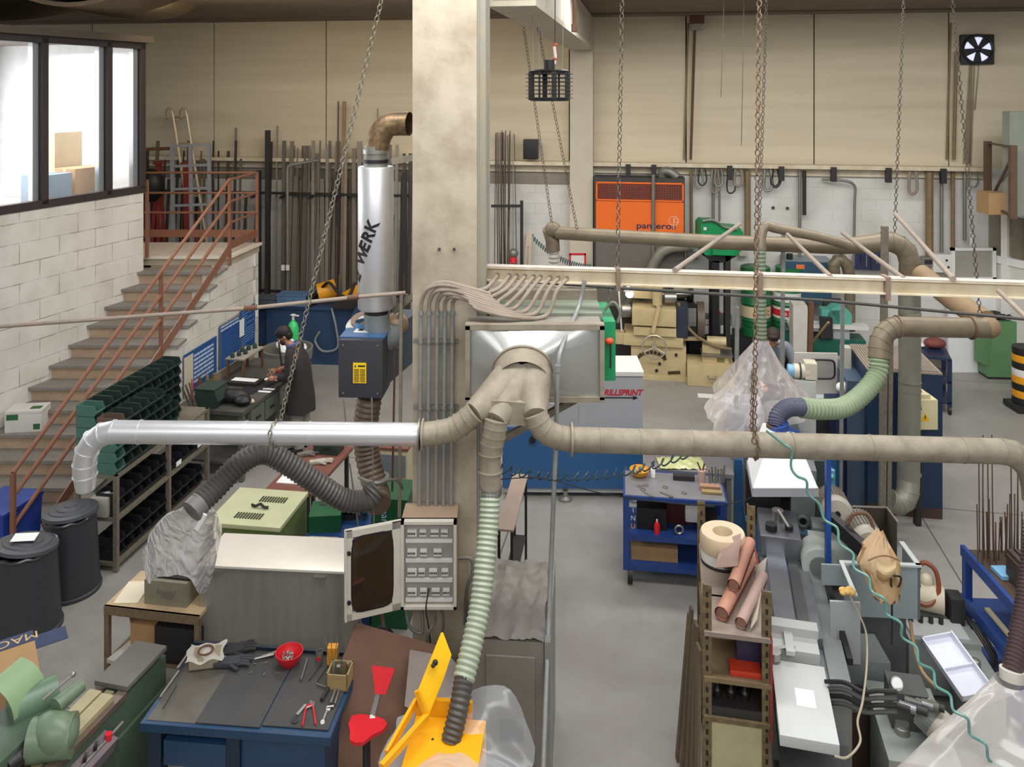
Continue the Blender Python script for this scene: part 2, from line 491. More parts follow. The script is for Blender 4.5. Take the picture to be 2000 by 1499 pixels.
# the shelf below the office window carries the boxes
lobj('window_sill', G().b(0, 9, -S*1.3, -S*.2, 3.33, 3.38), mat('sill_board', '#b79a86', dirt=.2))
def crate(name, lab, x, y, sx, sy, sz, m, zz=3.38, rz=0, fl=None):
    o = thing(name, lab, 'box', opos(x, y, zz), OA+rz)
    part(o, 'carton', G().b(-sx/2, sx/2, -sy/2, sy/2, 0, sz, bev=.006), m)
    part(o, 'packing_tape', G().b(-sx/2-.002, sx/2+.002, -.03, .03, sz*.7, sz+.002), fl or mat('tape', '#c8b083', rough=.3))
    return o
CARD = mat('cardboard', '#b08c62', rough=.85, dirt=.25, scale=4)
crate('cardboard_box', 'large brown cardboard box on the sill inside the office window', 0.70, .5, .62, .4, .46, CARD)
crate('cardboard_box', 'pale cardboard box stacked behind the brown one in the office', 0.66, .98, .5, .34, .98, mat('card_pale', '#cbb48f', dirt=.15))
crate('storage_box', 'blue grey storage box on the sill inside the office window', 1.36, .45, .5, .4, .42, mat('bluegrey', '#7d93a8', rough=.5), fl=mat('bluegrey2', '#5a6672'))
# ---------- stairs ----------
STEPW = []
def sx_r(n): return -4.53-.04*n
def lwX(Y): return -5.79-.35*(12.87-Y)
r_, t_ = .19, .30
z0s, Y0s = 2.353, 13.07
TREAD = mat('stone_tread', '#8d8780', rough=.7, dirt=.4, scale=9, dirtc='#5f5a52')
RISER = mat('stone_riser', '#bda389', rough=.75, dirt=.45, scale=3, dirtc='#86705c')
tg = G(); rg = G()
for n in range(0, 13):
    Y = Y0s-t_*n; z = z0s-r_*n; xr = sx_r(n); xl = lwX(Y)-.05
    yb = Y+t_+.05 if n else Y+.02
    if n: tg.box(((xl+xr)/2, Y+t_/2-.005, z-.02), (xr-xl+.04, t_+.05, .04))
    zb = z-r_
    if zb > -.1:
        rg.b(xl, xr-.02, Y+.02, Y+t_+.3, max(zb, 0), z-.04)
st = struct('stairs', rg, RISER)
struct('stair_treads', tg, TREAD)
# landing slab
g = G(); g.prism([(-9, Y0s), (-4.53, Y0s), (-4.38, 14.2), (-9, 14.2)], 2.2, z0s-.045)
struct('floor_landing', g, CONC)
g = G(); g.prism([(-9, Y0s-.03), (-4.49, Y0s-.03), (-4.34, 14.24), (-9, 14.24)], z0s-.045, z0s)
struct('trim_4', g, mat('landing_stone_lit', '#e4d8c8', rough=.35, dirt=.2))  # light spilling from the office window is put into this bright colour
# side wall of the stairs (saw-toothed), white blocks
SBM = block_mat('side_blocks', '#dad6cc', '#cfcac0', .5, .22, '#a39b8e', rotz=R(-82), msize=.01, frac=.35)
poly = [(14.07, 0), (14.07, 2.2), (Y0s, 2.2)]
for n in range(0, 13):
    Y = Y0s-t_*n; z = z0s-r_*n
    poly += [(Y, max(z-r_-.04, 0)), (Y-t_, max(z-r_-.04, 0))] if n else [(Y+.02, z-r_-.04), (Y-t_, z-r_-.04)]
    if z-r_ <= .05: break
poly = [p for i, p in enumerate(poly) if i == 0 or p != poly[i-1]]
poly.append((poly[-1][0], 0)) if poly[-1][1] > 0 else None
g = G()
for (y, z) in (): pass
Av = [Vector((-4.53-.133*(Y0s-y)-.01, y, z)) for (y, z) in poly]
Bv = [v_+Vector((-.25, 0, 0)) for v_ in Av]
def both(g, Av, Bv):
    a = [g._v(p) for p in Av]; b_ = [g._v(p) for p in Bv]; n = len(a)
    g.bm.faces.new(a); g.bm.faces.new(b_[::-1])
    for k in range(n): g.bm.faces.new((a[k], b_[k], b_[(k+1) % n], a[(k+1) % n]))
both(g, Av, Bv)
struct('wall_stair_side', g, SBM)
struct('wall_stair_back', G().b(-9, -4.38, 14.0, 14.15, 0, 2.2), SBM)
# ---------- railing ----------
RAILM = mat('rail_paint', '#8c5f4b', rough=.35, dirt=.3, scale=12, dirtc='#5a3626')
rt = thing('stair_railing', 'brown painted steel railing running up the stairs and around the landing', 'railing', (-5.3, 8.7, 0))
top = Vector((-4.50, 13.05, 0)); bot = Vector((-5.30, 8.7, 0)); rc = Vector((-4.41, 14.17, 0)); rl = Vector((-6.6, 14.17, 0))
def Z(p, z): return Vector((p.x, p.y, z))
g = G()
for zt, zb in ((3.58, .93), (3.22, .68), (2.88, .36)): g.tube([Z(top, zt), Z(bot, zb)], .024, n=8)
part(rt, 'handrail', g, RAILM, world=True)
g = G(); g.bar(Z(top, 2.48), Z(Vector((-5.2, 9.1, 0)), .12), .012, .13)
part(rt, 'stringer_plate', g, RAILM, world=True)
for p, za, zb in ((top, 2.2, 3.58), (bot, 0, .93), (top.lerp(bot, .41), 1.25, 2.5), (rc, 2.2, 3.58), (Vector((-5.77, 12.95, 0)), 2.35, 3.58)):
    part(rt, 'post', G().bar(Z(p, za), Z(p, zb), .045, .045), RAILM, world=True)
g = G()
for z in (3.57, 3.22, 2.88): g.tube([Z(rl, z), Z(rc, z), Z(top, z)], .02, n=8)
part(rt, 'guard_rail', g, RAILM, world=True)
g = G(); g.bar(Z(rl, 2.52), Z(rc, 2.52), .012, .13); g.bar(Z(rc, 2.52), Z(top, 2.52), .012, .13)
part(rt, 'kick_plate', g, RAILM, world=True)
# ---------- concrete column ----------
CM_ = Matrix.Translation((-.49, 6.68, 0)) @ Matrix.Rotation(R(-4), 4, 'Z')
g = G(CM_); g.b(-.275, .235, -.27, .27, 0, 6.6, bev=.012)
cl = struct('concrete_column', g, mat('column_concrete', '#b8ad9a', rough=.85, dirt=.7, scale=2.4, bump=.4, dirtc='#80705a'))
for u in (858, 887): struct('anchor_hole', G().cyl(D(u, 487, 6.43), D(u, 487, 6.39), .012, n=10), DARKM, cl)
g = G(CM_); g.b(.236, .30, -.24, -.12, 0, 6.6); g.b(.236, .30, .0, .12, 0, 6.6); g.b(.236, .25, -.25, .2, 0, 6.6)
struct('trim_5', g, mat('column_channel', '#8d8d86', rough=.6, dirt=.4, scale=3, dirtc='#b99a55'))
# ---------- rail beam on the far wall and the painted beam of the hall ----------
g = G()
a = fw(150, .16); b_ = fw(1925, .16)
g.bar(a+Vector((0, 0, RZ)), b_+Vector((0, 0, RZ)), .24, .07)
g.bar(a+Vector((0, .1, RZ-.1)), b_+Vector((0, .1, RZ-.1)), .03, .16)
CREAM = mat('cream_beam', '#d9cfb8', rough=.5, dirt=.55, scale=5, dirtc='#b3935a', stretch=(1, 1, .4))
struct('trim_6', g, CREAM)
# ---------------- ducts, hoses, chains, hall beam ----------------
SILV = mat('silver_duct', '#dcdcde', rough=.4, metal=.75, dirt=.12, scale=3)
DUST = mat('dusty_duct', '#938b7b', rough=.65, metal=.1, dirt=.65, scale=9, dirtc='#655b49', bump=.1)
DUST2 = mat('dusty_zinc', '#978e7d', rough=.6, metal=.1, dirt=.6, scale=8, dirtc='#6e614c', bump=.1)
GREENH = mat('green_hose', '#9fa893', rough=.45, dirt=.2, scale=9)
GREENH2 = mat('green_hose_two', '#8b9a7b', rough=.45, dirt=.25, scale=6, dirtc='#66785a')
BLACKH = mat('black_hose', '#4a4642', rough=.5, dirt=.4, scale=7, dirtc='#2a2421')
PURPH = mat('purple_hose', '#5c4a4c', rough=.35, metal=.3, dirt=.3)
def ring(g, p, t, r, w_=.012, n=20):
    t = Vector(t).normalized(); p = Vector(p)
    g.cyl(p-t*w_/2, p+t*w_/2, r, n=n)
def seams(g, pts, r, every, w_=.01, n=20):
    d = dense(pts, every)
    for i, p in enumerate(d[1:]):
        a = d[i]; b_ = d[min(i+2, len(d)-1)]
        ring(g, p, (b_-a), r, w_, n)
def bands(t, name, m, lst, label=None):
    for (p, tt, r, w_) in lst:
        g = G(); ring(g, p, tt, r, w_, 26); part(t, name, g, m, label, world=True)
def gore(pts, k):
    """segmented elbow: straight pieces along a smooth curve"""
    s = smooth(pts, 8); n = len(s)-1
    return [s[round(i*n/k)] for i in range(k+1)]
def hose(g, pts, r, pitch=.03, amp=.12, n=14):
    d = dense(smooth(pts, 10), pitch/4)
    return g.tube(d, r, n=n, rf=lambda i, l: r*(1+amp*math.cos(2*PI*l/pitch)))
def duct(name, label, loc, cat='duct', group=None):
    return thing(name, label, cat, loc, 0, group)
YD = 5.75
# silver duct on the left
t = duct('ventilation_duct', 'bright silver round duct hanging across the left half on a chain', D(520, 846, YD))
g = G(); pts = [D(221, 844, YD), D(820, 849, YD)]; g.tube(pts, .078, n=28)
part(t, 'duct_run', g, SILV, world=True)
g = G(); el = [D(167, 956, YD+.02), D(166, 925, YD+.01), D(166, 896, YD), D(176, 868, YD), D(197, 850, YD), D(224, 844, YD)]
e2 = gore(el, 6)
g.tube(e2, .078, n=26, rf=lambda i, l: .062 if i == 0 else .078)
for i in range(1, 6): ring(g, e2[i], e2[i+1]-e2[i-1], .083, .008, 26)
part(t, 'elbow', g, SILV, world=True)
g = G(); ax = pts[1]-pts[0]
for u in (222, 273, 480, 605): ring(g, D(u, 844+(u-221)*.0083, YD), ax, .083, .012, 28)
part(t, 'seam_band', g, SILV, world=True)
g = G(); ring(g, D(819, 849, YD), ax, .108, .012, 28)
part(t, 'flange', g, GALV, world=True)
# right-hand long duct
t = duct('ventilation_duct', 'long dusty grey beige duct hanging across the right half of the hall', D(1500, 870, YD))
pR = [D(1118, 859, YD), D(1540, 871, YD), D(1958, 882, YD)]
g = G(); g.tube(pR, .085, n=28); part(t, 'duct_run', g, DUST, world=True)
g = G(); el = [D(1045, 808, YD-.02), D(1056, 832, YD-.03), D(1078, 851, YD-.02), D(1118, 859, YD)]
e2 = gore(el, 5); g.tube(e2, .083, n=24)
for i in range(1, 5): ring(g, e2[i], e2[i+1]-e2[i-1], .088, .008, 24)
part(t, 'elbow', g, DUST2, world=True)
g = G()
e3 = gore([D(1956, 882, YD), D(1990, 892, YD), D(2018, 930, YD), D(2024, 980, YD-.02)], 5); g.tube(e3, .088, n=24)
for i in range(1, 5): ring(g, e3[i], e3[i+1]-e3[i-1], .093, .008, 24)
part(t, 'elbow', g, DUST, world=True)
g = G(); ring(g, D(1116, 859, YD), pR[1]-pR[0], .115, .014, 28); part(t, 'flange', g, DUST2, world=True)
bands(t, 'seam_band', DUST, [(D(u, 859+(u-1118)*.0274, YD), pR[1]-pR[0], .0885, .010) for u in (1172, 1250, 1352, 1547, 1700, 1880, 1958)])
# manifold with three arms
t = duct('duct_manifold', 'dusty three armed duct manifold bolted to the front of the filter box', D(1020, 760, 5.9))
nk = D(1020, 738, 6.0)
g = G()
nax = Vector((0.0, -1, -.35)).normalized()
g.lathe([(.215, -.10), (.215, -.06), (.205, 0), (.195, .07)], nk, nax, 30)
part(t, 'neck', g, DUST2, world=True)
g = G(); ring(g, nk-nax*.07, nax, .228, .02, 30); part(t, 'neck_flange', g, DUST2, world=True)
for (u, v, dy, lab) in ((925, 808, 0, 'l'), (968, 822, -.02, 'm'), (1046, 812, -.02, 'r')):
    g = G(); e_ = D(u, v, YD+dy)
    off = Vector(((u-980)/1000, 0, 0))
    s0 = nk+nax*.0+off*.9
    g.tube([s0, s0.lerp(e_, .55), e_], .1, n=24, rf=lambda i, l: (.165, .118, .082)[i])
    part(t, 'arm', g, DUST2, world=True)
g = G(); g.prism([(0, 0), (1, 0), (1, 1)], 0, .001) if 0 else None
g.bar(D(960, 800, YD+.03), D(1046, 806, YD+.03), .1, .16)
part(t, 'web', g, DUST2, world=True)
# left arm elbow between manifold and silver duct
t = duct('duct_elbow', 'dusty segmented elbow joining the manifold to the silver duct', D(880, 840, YD))
e2 = gore([D(928, 806, YD), D(905, 826, YD), D(876, 842, YD), D(824, 849, YD)], 5)
g = G(); g.tube(e2, .081, n=24)
part(t, 'bend', g, DUST2, world=True)
bands(t, 'seam_band', DUST2, [(e2[i], e2[min(i+1, 5)]-e2[max(i-1, 0)], .087, .009) for i in range(6)])
bands(t, 'flange', DUST2, [(D(826, 849, YD), (1, 0, 0), .108, .012)])
# middle drop
t = duct('duct_drop', 'segmented grey duct dropping from the manifold to the pale green hose', D(958, 960, YD))
e2 = gore([D(969, 820, YD-.02), D(964, 850, YD-.03), D(958, 885, YD-.03), D(958, 960, YD-.05)], 6)
g = G(); g.tube(e2, .078, n=24, rf=lambda i, l: .084 if i < 4 else .072)
part(t, 'bend', g, DUST2, world=True)
bands(t, 'seam_band', DUST2, [(e2[i], e2[min(i+1, 5)]-e2[max(i-1, 0)], .0875, .008) for i in range(6)])
HZ = [D(958, 955, 5.7), D(955, 1020, 5.62), D(947, 1100, 5.5), D(938, 1180, 5.38), D(922, 1260, 5.24), D(905, 1330, 5.12)]
t = duct('flexible_hose', 'pale green ribbed suction hose hanging in front of the grey cabinet', HZ[-1], 'hose')
g = G(); hose(g, HZ, .068, .034, .07, 16); part(t, 'ribbed_tube', g, GREENH, world=True)
g = G(); hose(g, [D(906, 1326, 5.12), D(897, 1380, 5.02), D(880, 1452, 4.93)], .060, .03, .07, 16)
part(t, 'black_end', g, BLACKH, 'black ribbed lower end', world=True)
g = G(); ring(g, D(958, 958, 5.7), (0, 0, 1), .079, .05); part(t, 'clamp', g, STEEL, world=True)
# ---------------- filter box ----------------
XL, XR = D(913, 700, 6.15).x, D(1176, 700, 6.15).x
ZT, ZB = D(0, 635, 6.15).z, D(0, 779, 6.15).z
fb = thing('filter_box', 'dusty sheet metal filter housing on a bracket beside the concrete column', 'filter unit', ((XL+XR)/2, 6.3, ZB), 0)
FILM = mat('zinc_sheet', '#b6b8b5', rough=.3, metal=.55, dirt=.3, scale=2, dirtc='#7f776a')
DUSTTOP = mat('thick_dust', '#8b8172', rough=.95, dirt=.4, scale=12)
g = G(); g.b(XL, XR, 6.15, 6.39, ZB, ZT)
part(fb, 'front_housing', g, mat('housing_grey', '#8b857a', rough=.6, dirt=.3), world=True)
g = G()
for (x0, x1, z0_, z1_) in ((XL-.015, XR+.015, ZT-.03, ZT+.01), (XL-.015, XR+.015, ZB-.02, ZB+.02), (XL-.015, XL+.02, ZB, ZT), (XR-.02, XR+.015, ZB, ZT)):
    g.b(x0, x1, 6.12, 6.2, z0_, z1_)
part(fb, 'frame', g, DUST2, world=True)
g = G()  # square to round transition
sq = []; n = 32
for k in range(n):
    a_ = 2*PI*k/n+PI/4; c_, s_ = math.cos(a_), math.sin(a_); m_ = max(abs(c_), abs(s_))
    sq.append(Vector((((XL+XR)/2)+c_/m_*(XR-XL)/2*.97, 6.145, (ZT+ZB)/2+s_/m_*(ZT-ZB)/2*.94)))
cr = [nk-nax*.08+Vector((math.cos(2*PI*k/n+PI/4)*.2, 0, 0))+Vector((0, -.35, 1)).normalized()*math.sin(2*PI*k/n+PI/4)*.2 for k in range(n)]
a_ = [g._v(p) for p in sq]; b_ = [g._v(p) for p in cr]
for k in range(n): g.bm.faces.new((a_[k], a_[(k+1) % n], b_[(k+1) % n], b_[k]))
part(fb, 'transition_cone', g, FILM, world=True)
g = G(); g.b(-.17, XR+.03, 6.4, 7.35, ZB-.05, ZT+.02); part(fb, 'rear_housing', g, mat('housing_green', '#7d8a78', rough=.6, dirt=.5, scale=4, dirtc='#8f8474'), world=True)
g = G(); g.b(-.17, XR+.03, 6.8, 7.3, ZT+.02, ZT+.10); part(fb, 'dusty_lid', g, DUSTTOP, world=True)
g = G(); g.b(XR+.03, XR+.12, 6.3, 6.9, ZB+.08, ZT-.02); part(fb, 'side_door', g, mat('door_green', '#1f8f5c', rough=.4, dirt=.15), 'bright green side door', world=True)
d_ = g = G(); g.bar((XR+.075, 6.29, ZB+.2), (XR+.075, 6.25, ZB+.2), .01); g.bar((XR+.075, 6.25, ZB+.2), (XR+.075, 6.25, ZB+.38), .012); g.bar((XR+.075, 6.25, ZB+.38), (XR+.075, 6.29, ZB+.38), .01)
part(fb, 'handle', g, BLACK, world=True)
g = G(); g.sph((XR+.07, 6.27, ZT-.16), .035, (1, .7, .8)); part(fb, 'grip', g, mat('orange_grip', '#d9522c', rough=.5), world=True)
g = G(); g.b(.48, .62, 6.9, 7.0, ZT+.10, ZT+.17, bev=.006); part(fb, 'junction_box', g, WHITEP, world=True)
g = G(); g.bar((-.16, 6.5, ZB-.5), (XR-.05, 6.5, ZB-.07), .05); g.bar((-.2, 6.5, ZB-.06), (XR+.03, 6.5, ZB-.06), .06, .05)
g.bar((-.2, 7.2, ZB-.06), (XR+.03, 7.2, ZB-.06), .06, .05); g.bar((XR, 6.5, ZB-.06), (XR, 7.2, ZB-.06), .06, .05)
part(fb, 'bracket', g, DUST, world=True)
g = G()
for y in (6.45, 7.1): g.tube(smooth([(XR+.05, y, ZT+.03), (XR+.12, y-.02, ZT+.1), (XR+.17, y-.03, ZT+.02), (XR+.15, y-.03, ZT-.06)], 5), .012, n=8)
part(fb, 'cable', g, GALV, world=True)
# ---------------- hall beam with conduits ----------------
B0 = D(941, 533, 6.6); B1 = D(1206, 541, 6.42); B2 = D(2150, 572, 5.9)
bt = thing('steel_girder', 'stained cream steel beam running from the column to the far right', 'beam', B0, 0)
g = G()
for a_, b_ in ((B0, B1), (B1, B2)):
    g.bar(a_, b_, .012, .10)
    g.bar(a_+Vector((0, 0, .052)), b_+Vector((0, 0, .052)), .09, .012)
    g.bar(a_+Vector((0, 0, -.052)), b_+Vector((0, 0, -.052)), .09, .012)
part(bt, 'girder', g, CREAM, world=True)
g = G(); g.bar(B0+Vector((0, 0, .061)), B1+Vector((0, .0, .061)), .092, .006).bar(B1+Vector((0, 0, .061)), B2+Vector((0, .0, .061)), .092, .006)
part(bt, 'dust_layer', g, mat('pink_dust', '#c2b6ac', rough=.9, dirt=.4, scale=15), world=True)
for p in (B1, B1.lerp(B2, .31), B1.lerp(B2, .575)): part(bt, 'clamp', G().b(p.x-.016, p.x+.016, p.y-.055, p.y+.055, p.z-.10, p.z+.075), mat('clamp_rust', '#8b7568', rough=.7, dirt=.4), world=True)
cond = [972, 995, 1010, 1026, 1043, 1057, 1076, 1092, 1109]
cu = [822, 822, 838, 838, 854, 854, 869, 869, 884]
CONDM = mat('conduit_dusty', '#96887a', rough=.7, dirt=.35, scale=9)
CONDG = mat('conduit_grey', '#8f9290', rough=.5, metal=.2, dirt=.4, scale=12, dirtc='#6b6459')
YC = 6.36
for i in range(9):
    u1 = cond[i]; u0 = cu[i]; low = 575+i*4.4
    zc = 0
    pts = [D(u0, 612, YC), D(u0+1, 590, YC-.01), D(u0+14, 562+i*2.5, YC-.03-.008*i), D(u0+45, 552+i*5, YC-.06-.01*i), D(905+i*3, 560+i*5.3, YC-.1-.01*i),
           D(955+i*5, low+3*i**.5, YC-.1-.01*i), D(u1-60+i*2, low-2+i*1.2, YC-.05), D(u1-22, 563+i*.8, YC+.0), D(u1, 537+i*.6, B0.lerp(B2, (u1-941)/1209).y-.01)]
    g = G(); g.tube(smooth(pts, 7), .0165, n=9)
    solo('flexible_conduit', 'dusty flexible conduit curving from the column to the cream beam', 'conduit', g, CONDM, group='conduits curving into the cream beam')
for k, u in enumerate((822, 838, 854, 869, 884)):
    c_ = thing('conduit_pipe', 'galvanised vertical conduit on the column front above the open fuse cabinet', 'conduit', D(u-3, 1008, YC), 0, 'vertical conduits on the column')
    g = G(); g.cyl(D(u, 600, YC), D(u-3, 1012, YC), .0165, n=10); part(c_, 'pipe', g, CONDG, world=True)
    bands(c_, 'coupling', CONDG, [(D(u, 612, YC), (0, 0, 1), .024, .03), (D(u-2, 1006, YC), (0, 0, 1), .024, .03)])
for vv, lab in ((670, 'upper steel strap rail clamping the five vertical conduits to the column'), (800, 'lower steel strap rail clamping the five vertical conduits to the column')):
    g = G(); zz = D(0, vv, YC).z; g.b(-.77, -.42, YC+.02, YC+.05, zz-.01, zz+.02)
    for u in (822, 838, 854, 869, 884): ring(g, D(u, vv, YC), (0, 0, 1), .021, .012, 10)
    solo('conduit_rail', lab, 'bracket', g, GALV)
# conduit from the beam down past the filter
pts = [D(1142, 548, 6.42), D(1130, 600, 6.38), D(1100, 672, 6.05), D(1090, 720, 5.95), D(1086, 860, 5.95), D(1081, 980, 5.9), D(1073, 1180, 5.8), D(1060, 1520, 5.3)]
t = thing('drop_conduit', 'long grey conduit falling from the beam past the filter to the cabinet', 'conduit', pts[-1])
g = G(); g.tube(smooth(pts, 6), .0175, n=10); part(t, 'pipe', g, CONDG, world=True)
g = G(); ring(g, pts[3], pts[4]-pts[3], .024, .05, 10); part(t, 'coupling', g, CONDG, world=True)
# thin conduit across the left half
t = thing('cross_conduit', 'thin beige conduit crossing the left half from wall to column', 'conduit', D(790, 572, 6.5))
g = G(); g.tube([D(-150, 649, 6.3), D(490, 602, 6.4), D(700, 580, 6.45), D(792, 572, 6.5)], .0155, n=9); part(t, 'pipe', g, CONDM, world=True)
bands(t, 'coupling', RUST, [(D(490, 602, 6.4), (1, 0, .1), .021, .1), (D(690, 581, 6.45), (1, 0, .1), .021, .09)])
# slim dark pipe under the beam
g = G(); g.tube([D(1000, 548, 6.9), D(1210, 563, 6.85), D(1620, 588, 6.7), D(2100, 633, 6.5)], .013, n=8)
solo('air_pipe', 'slim dark pipe running just under the cream beam', 'pipe', g, mat('pipe_dark', '#4a4944', rough=.5, dirt=.3))
# slanted conduits to the upper right
for k, (a_, b_, ya, yb) in enumerate((((1748, 418), (1862, 545), 8.6, 6.0), ((1645, 455), (1765, 545), 8.6, 6.1), ((1538, 458), (1622, 541), 8.6, 6.15), ((1445, 438), (1318, 528), 8.6, 6.3))):
    g = G(); g.cyl(D(*a_, ya), D(*b_, yb), .02, n=9)
    solo('slanted_conduit', ('beige conduit slanting to the beam, %s' % ['ending below the far right chain', 'second from the far right chain', 'beside the bend of the upper duct', 'leaning the other way below the green compressor'][k]), 'conduit', g, CONDM)
g = G(); g.tube([D(1950, 568, 5.85), D(2040, 655, 5.3)], .017, n=9)
solo('slanted_conduit', 'beige conduit leaving the beam towards the right edge above the green cabinet', 'conduit', g, CONDM)
# ---------------- upper duct line and tall drop ----------------
t = duct('overhead_duct', 'brown grey overhead duct in front of the orange heater with tall drop', D(1775, 985, 9.35))
BRD = mat('brown_zinc', '#80745f', rough=.5, metal=.25, dirt=.6, scale=6, dirtc='#5e5243')
g = G(); a_ = [D(1085, 455, 9.9), D(1400, 473, 9.7)]; g.tube(a_, .08, n=20, rf=lambda i, l: (.078, .085)[i])
g.tube([D(1400, 473, 9.7), D(1640, 482, 9.5), D(1722, 474, 9.4)], .1, n=22, rf=lambda i, l: (.086, .09, .11)[i])
part(t, 'duct_run', g, BRD, world=True)
e2 = gore([D(1722, 472, 9.4), D(1752, 476, 9.38), D(1775, 500, 9.36), D(1776, 540, 9.35)], 5)
g = G(); g.tube(e2, .115, n=24)
for p0_, p1_ in zip(e2, e2[1:]): ring(g, p1_, p1_-p0_, .12, .01, 24)
part(t, 'elbow', g, BRD, world=True)
g = G(); g.tube([D(1776, 535, 9.35), D(1777, 720, 9.3), D(1774, 945, 9.2)], .118, n=26)
part(t, 'down_pipe', g, mat('grey_zinc', '#8f8d80', rough=.5, metal=.35, dirt=.35, scale=4, dirtc='#69665a'), world=True)
e2 = gore([D(1774, 940, 9.2), D(1772, 968, 9.15), D(1758, 985, 9.1), D(1738, 978, 9.1)], 4)
g = G(); g.tube(e2, .118, n=24)
for p0_, p1_ in zip(e2, e2[1:]): ring(g, p1_, p1_-p0_, .124, .008, 24)
part(t, 'elbow', g, MATS['grey_zinc'], world=True)
bands(t, 'seam_band', MATS['grey_zinc'], [(D(1777, v, 9.28), (0, 0, 1), .123, .012) for v in (612, 745, 762, 790, 880, 925)])
g = G(); e2 = gore([D(1085, 452, 9.9), D(1072, 452, 9.95), D(1079, 470, 9.95), D(1080, 490, 9.95)], 3); g.tube(e2, .085, n=18); g.sph(D(1080, 449, 9.92), .1)
part(t, 'end_bend', g, BRD, world=True)
g = G(); hose(g, [D(1081, 485, 9.95), D(1082, 510, 9.95), D(1081, 560, 10)], .065, .05, .1, 12); part(t, 'hose_end', g, mat('pale_hose', '#b9b3a7', rough=.5), world=True)
# slanted upper branch
t = duct('branch_duct', 'narrow branch duct sloping along the top of the overhead duct with hose', D(1488, 660, 9.1))
g = G(); g.tube([D(1510, 445, 9.2), D(1600, 463, 9.2), D(1660, 480, 9.2)], .055, n=18); e2 = gore([D(1512, 445, 9.2), D(1494, 442, 9.2), D(1486, 460, 9.15), D(1486, 490, 9.1)], 4); g.tube(e2, .058, n=18)
part(t, 'duct_run', g, BRD, world=True)
g = G(); hose(g, [D(1486, 485, 9.1), D(1486, 560, 9.1), D(1488, 665, 9.1)], .054, .045, .08, 14); part(t, 'ribbed_tube', g, mat('grey_green_hose', '#7e8772', rough=.5, dirt=.2), world=True)
# S shaped duct to the white hood
t = duct('hose_duct', 'grey duct with pale green ribbed hose sweeping to the white hood', D(1515, 822, 7.2))
g = G(); g.tube([D(1935, 641, 8.0), D(1850, 640, 8.0), D(1752, 638, 8.0)], .098, n=22)
part(t, 'duct_run', g, BRD, world=True)
e2 = gore([D(1756, 638, 8.0), D(1735, 645, 7.95), D(1719, 668, 7.9), D(1717, 700, 7.85)], 6)
g = G(); g.tube(e2, .098, n=22)
for p0_, p1_ in zip(e2, e2[1:]): ring(g, p1_, p1_-p0_, .103, .008, 22)
part(t, 'elbow', g, BRD, world=True)
g = G(); hose(g, [D(1717, 695, 7.85), D(1714, 730, 7.8), D(1690, 765, 7.7), D(1650, 795, 7.55), D(1605, 800, 7.4), D(1562, 796, 7.3)], .085, .045, .08, 18)
part(t, 'ribbed_tube', g, GREENH2, world=True)
g = G(); hose(g, [D(1566, 796, 7.3), D(1540, 797, 7.25), D(1521, 812, 7.2), D(1516, 836, 7.15)], .075, .022, .05, 18)
part(t, 'dark_hose', g, mat('slate_hose', '#4d4f63', rough=.5, dirt=.15), 'dark blue grey lower hose', world=True)
bands(t, 'clamp', RUST, [(D(1517, 832, 7.15), (0, 0, 1), .09, .02), (D(1752, 638, 8), (1, 0, 0), .108, .012), (D(1896, 641, 8), (1, 0, 0), .112, .014)])
g = G(); g.tube([D(1798, 535, 9.1), D(1860, 585, 8.6), D(1925, 628, 8.05)], .11, n=22); g.sph(D(1932, 640, 8.0), .105)
part(t, 'diagonal_duct', g, mat('tan_duct', '#8b7355', rough=.7, dirt=.3), 'tan diagonal feeder duct', world=True)
# purple hose lower right
g = G(); hose(g, [D(2024, 975, 5.72), D(2018, 1060, 5.6), D(2003, 1180, 5.4), D(1978, 1318, 5.15)], .062, .026, .09, 16)
t = duct('flexible_hose', 'glossy brown ribbed hose running down into the plastic cover at lower right', D(1976, 1325, 5.15), 'hose')
part(t, 'ribbed_tube', g, PURPH, world=True)
g = G(); ring(g, D(1977, 1318, 5.15), (-.1, -.2, -1), .072, .06); part(t, 'clamp', g, mat('tape_white', '#c9c4ba', rough=.5), world=True)
# black hose lower left
g = G(); hose(g, [D(388, 985, 5.65), D(420, 955, 5.75), D(470, 905, 5.9), D(515, 885, 6.0), D(560, 905, 6.05), D(620, 945, 6.1), D(670, 976, 6.15), D(715, 978, 6.2), D(738, 955, 6.25)], .078, .032, .07, 18)
t = duct('flexible_hose', 'dark ribbed hose arching from the plastic cover to the heater unit pipe', D(388, 985, 5.65), 'hose')
part(t, 'ribbed_tube', g, BLACKH, world=True)
g = G(); g.cyl(D(392, 982, 5.66), D(374, 1000, 5.6), .082, n=18); part(t, 'tape_wrap', g, mat('grey_tape', '#6d6c68', rough=.5), world=True)
# ---------------- chains ----------------
CHM = mat('chain_steel', '#85806f', rough=.45, metal=.5, dirt=.4, scale=20, dirtc='#4b4035')
CHD = mat('chain_dark', '#5a5147', rough=.6, metal=.3, dirt=.3)
def chain(g, p0, p1, ln=.045, w_=.016, wr=.004, sag=0, n=5, k=8):
    p0 = Vector(p0); p1 = Vector(p1); L_ = (p1-p0).length; m_ = max(2, int(L_/(ln*.78)))
    t_d = (p1-p0).normalized(); a_ = t_d.orthogonal().normalized(); b_ = t_d.cross(a_)
    for i in range(m_):
        f = (i+.5)/m_; c = p0.lerp(p1, f)+Vector((0, 0, -sag*4*f*(1-f)))
        s_ = a_ if i % 2 else b_
        pts = [c+t_d*(math.cos(2*PI*j/k)*(ln/2-wr))+s_*(math.sin(2*PI*j/k)*w_) for j in range(k)]
        g.tube(pts, wr, n=n, closed=True)
    return g
def ext(p, q, z):
    """carry the line p-q on up to height z"""
    f = (z-p.z)/(q.z-p.z); return p+(q-p)*f
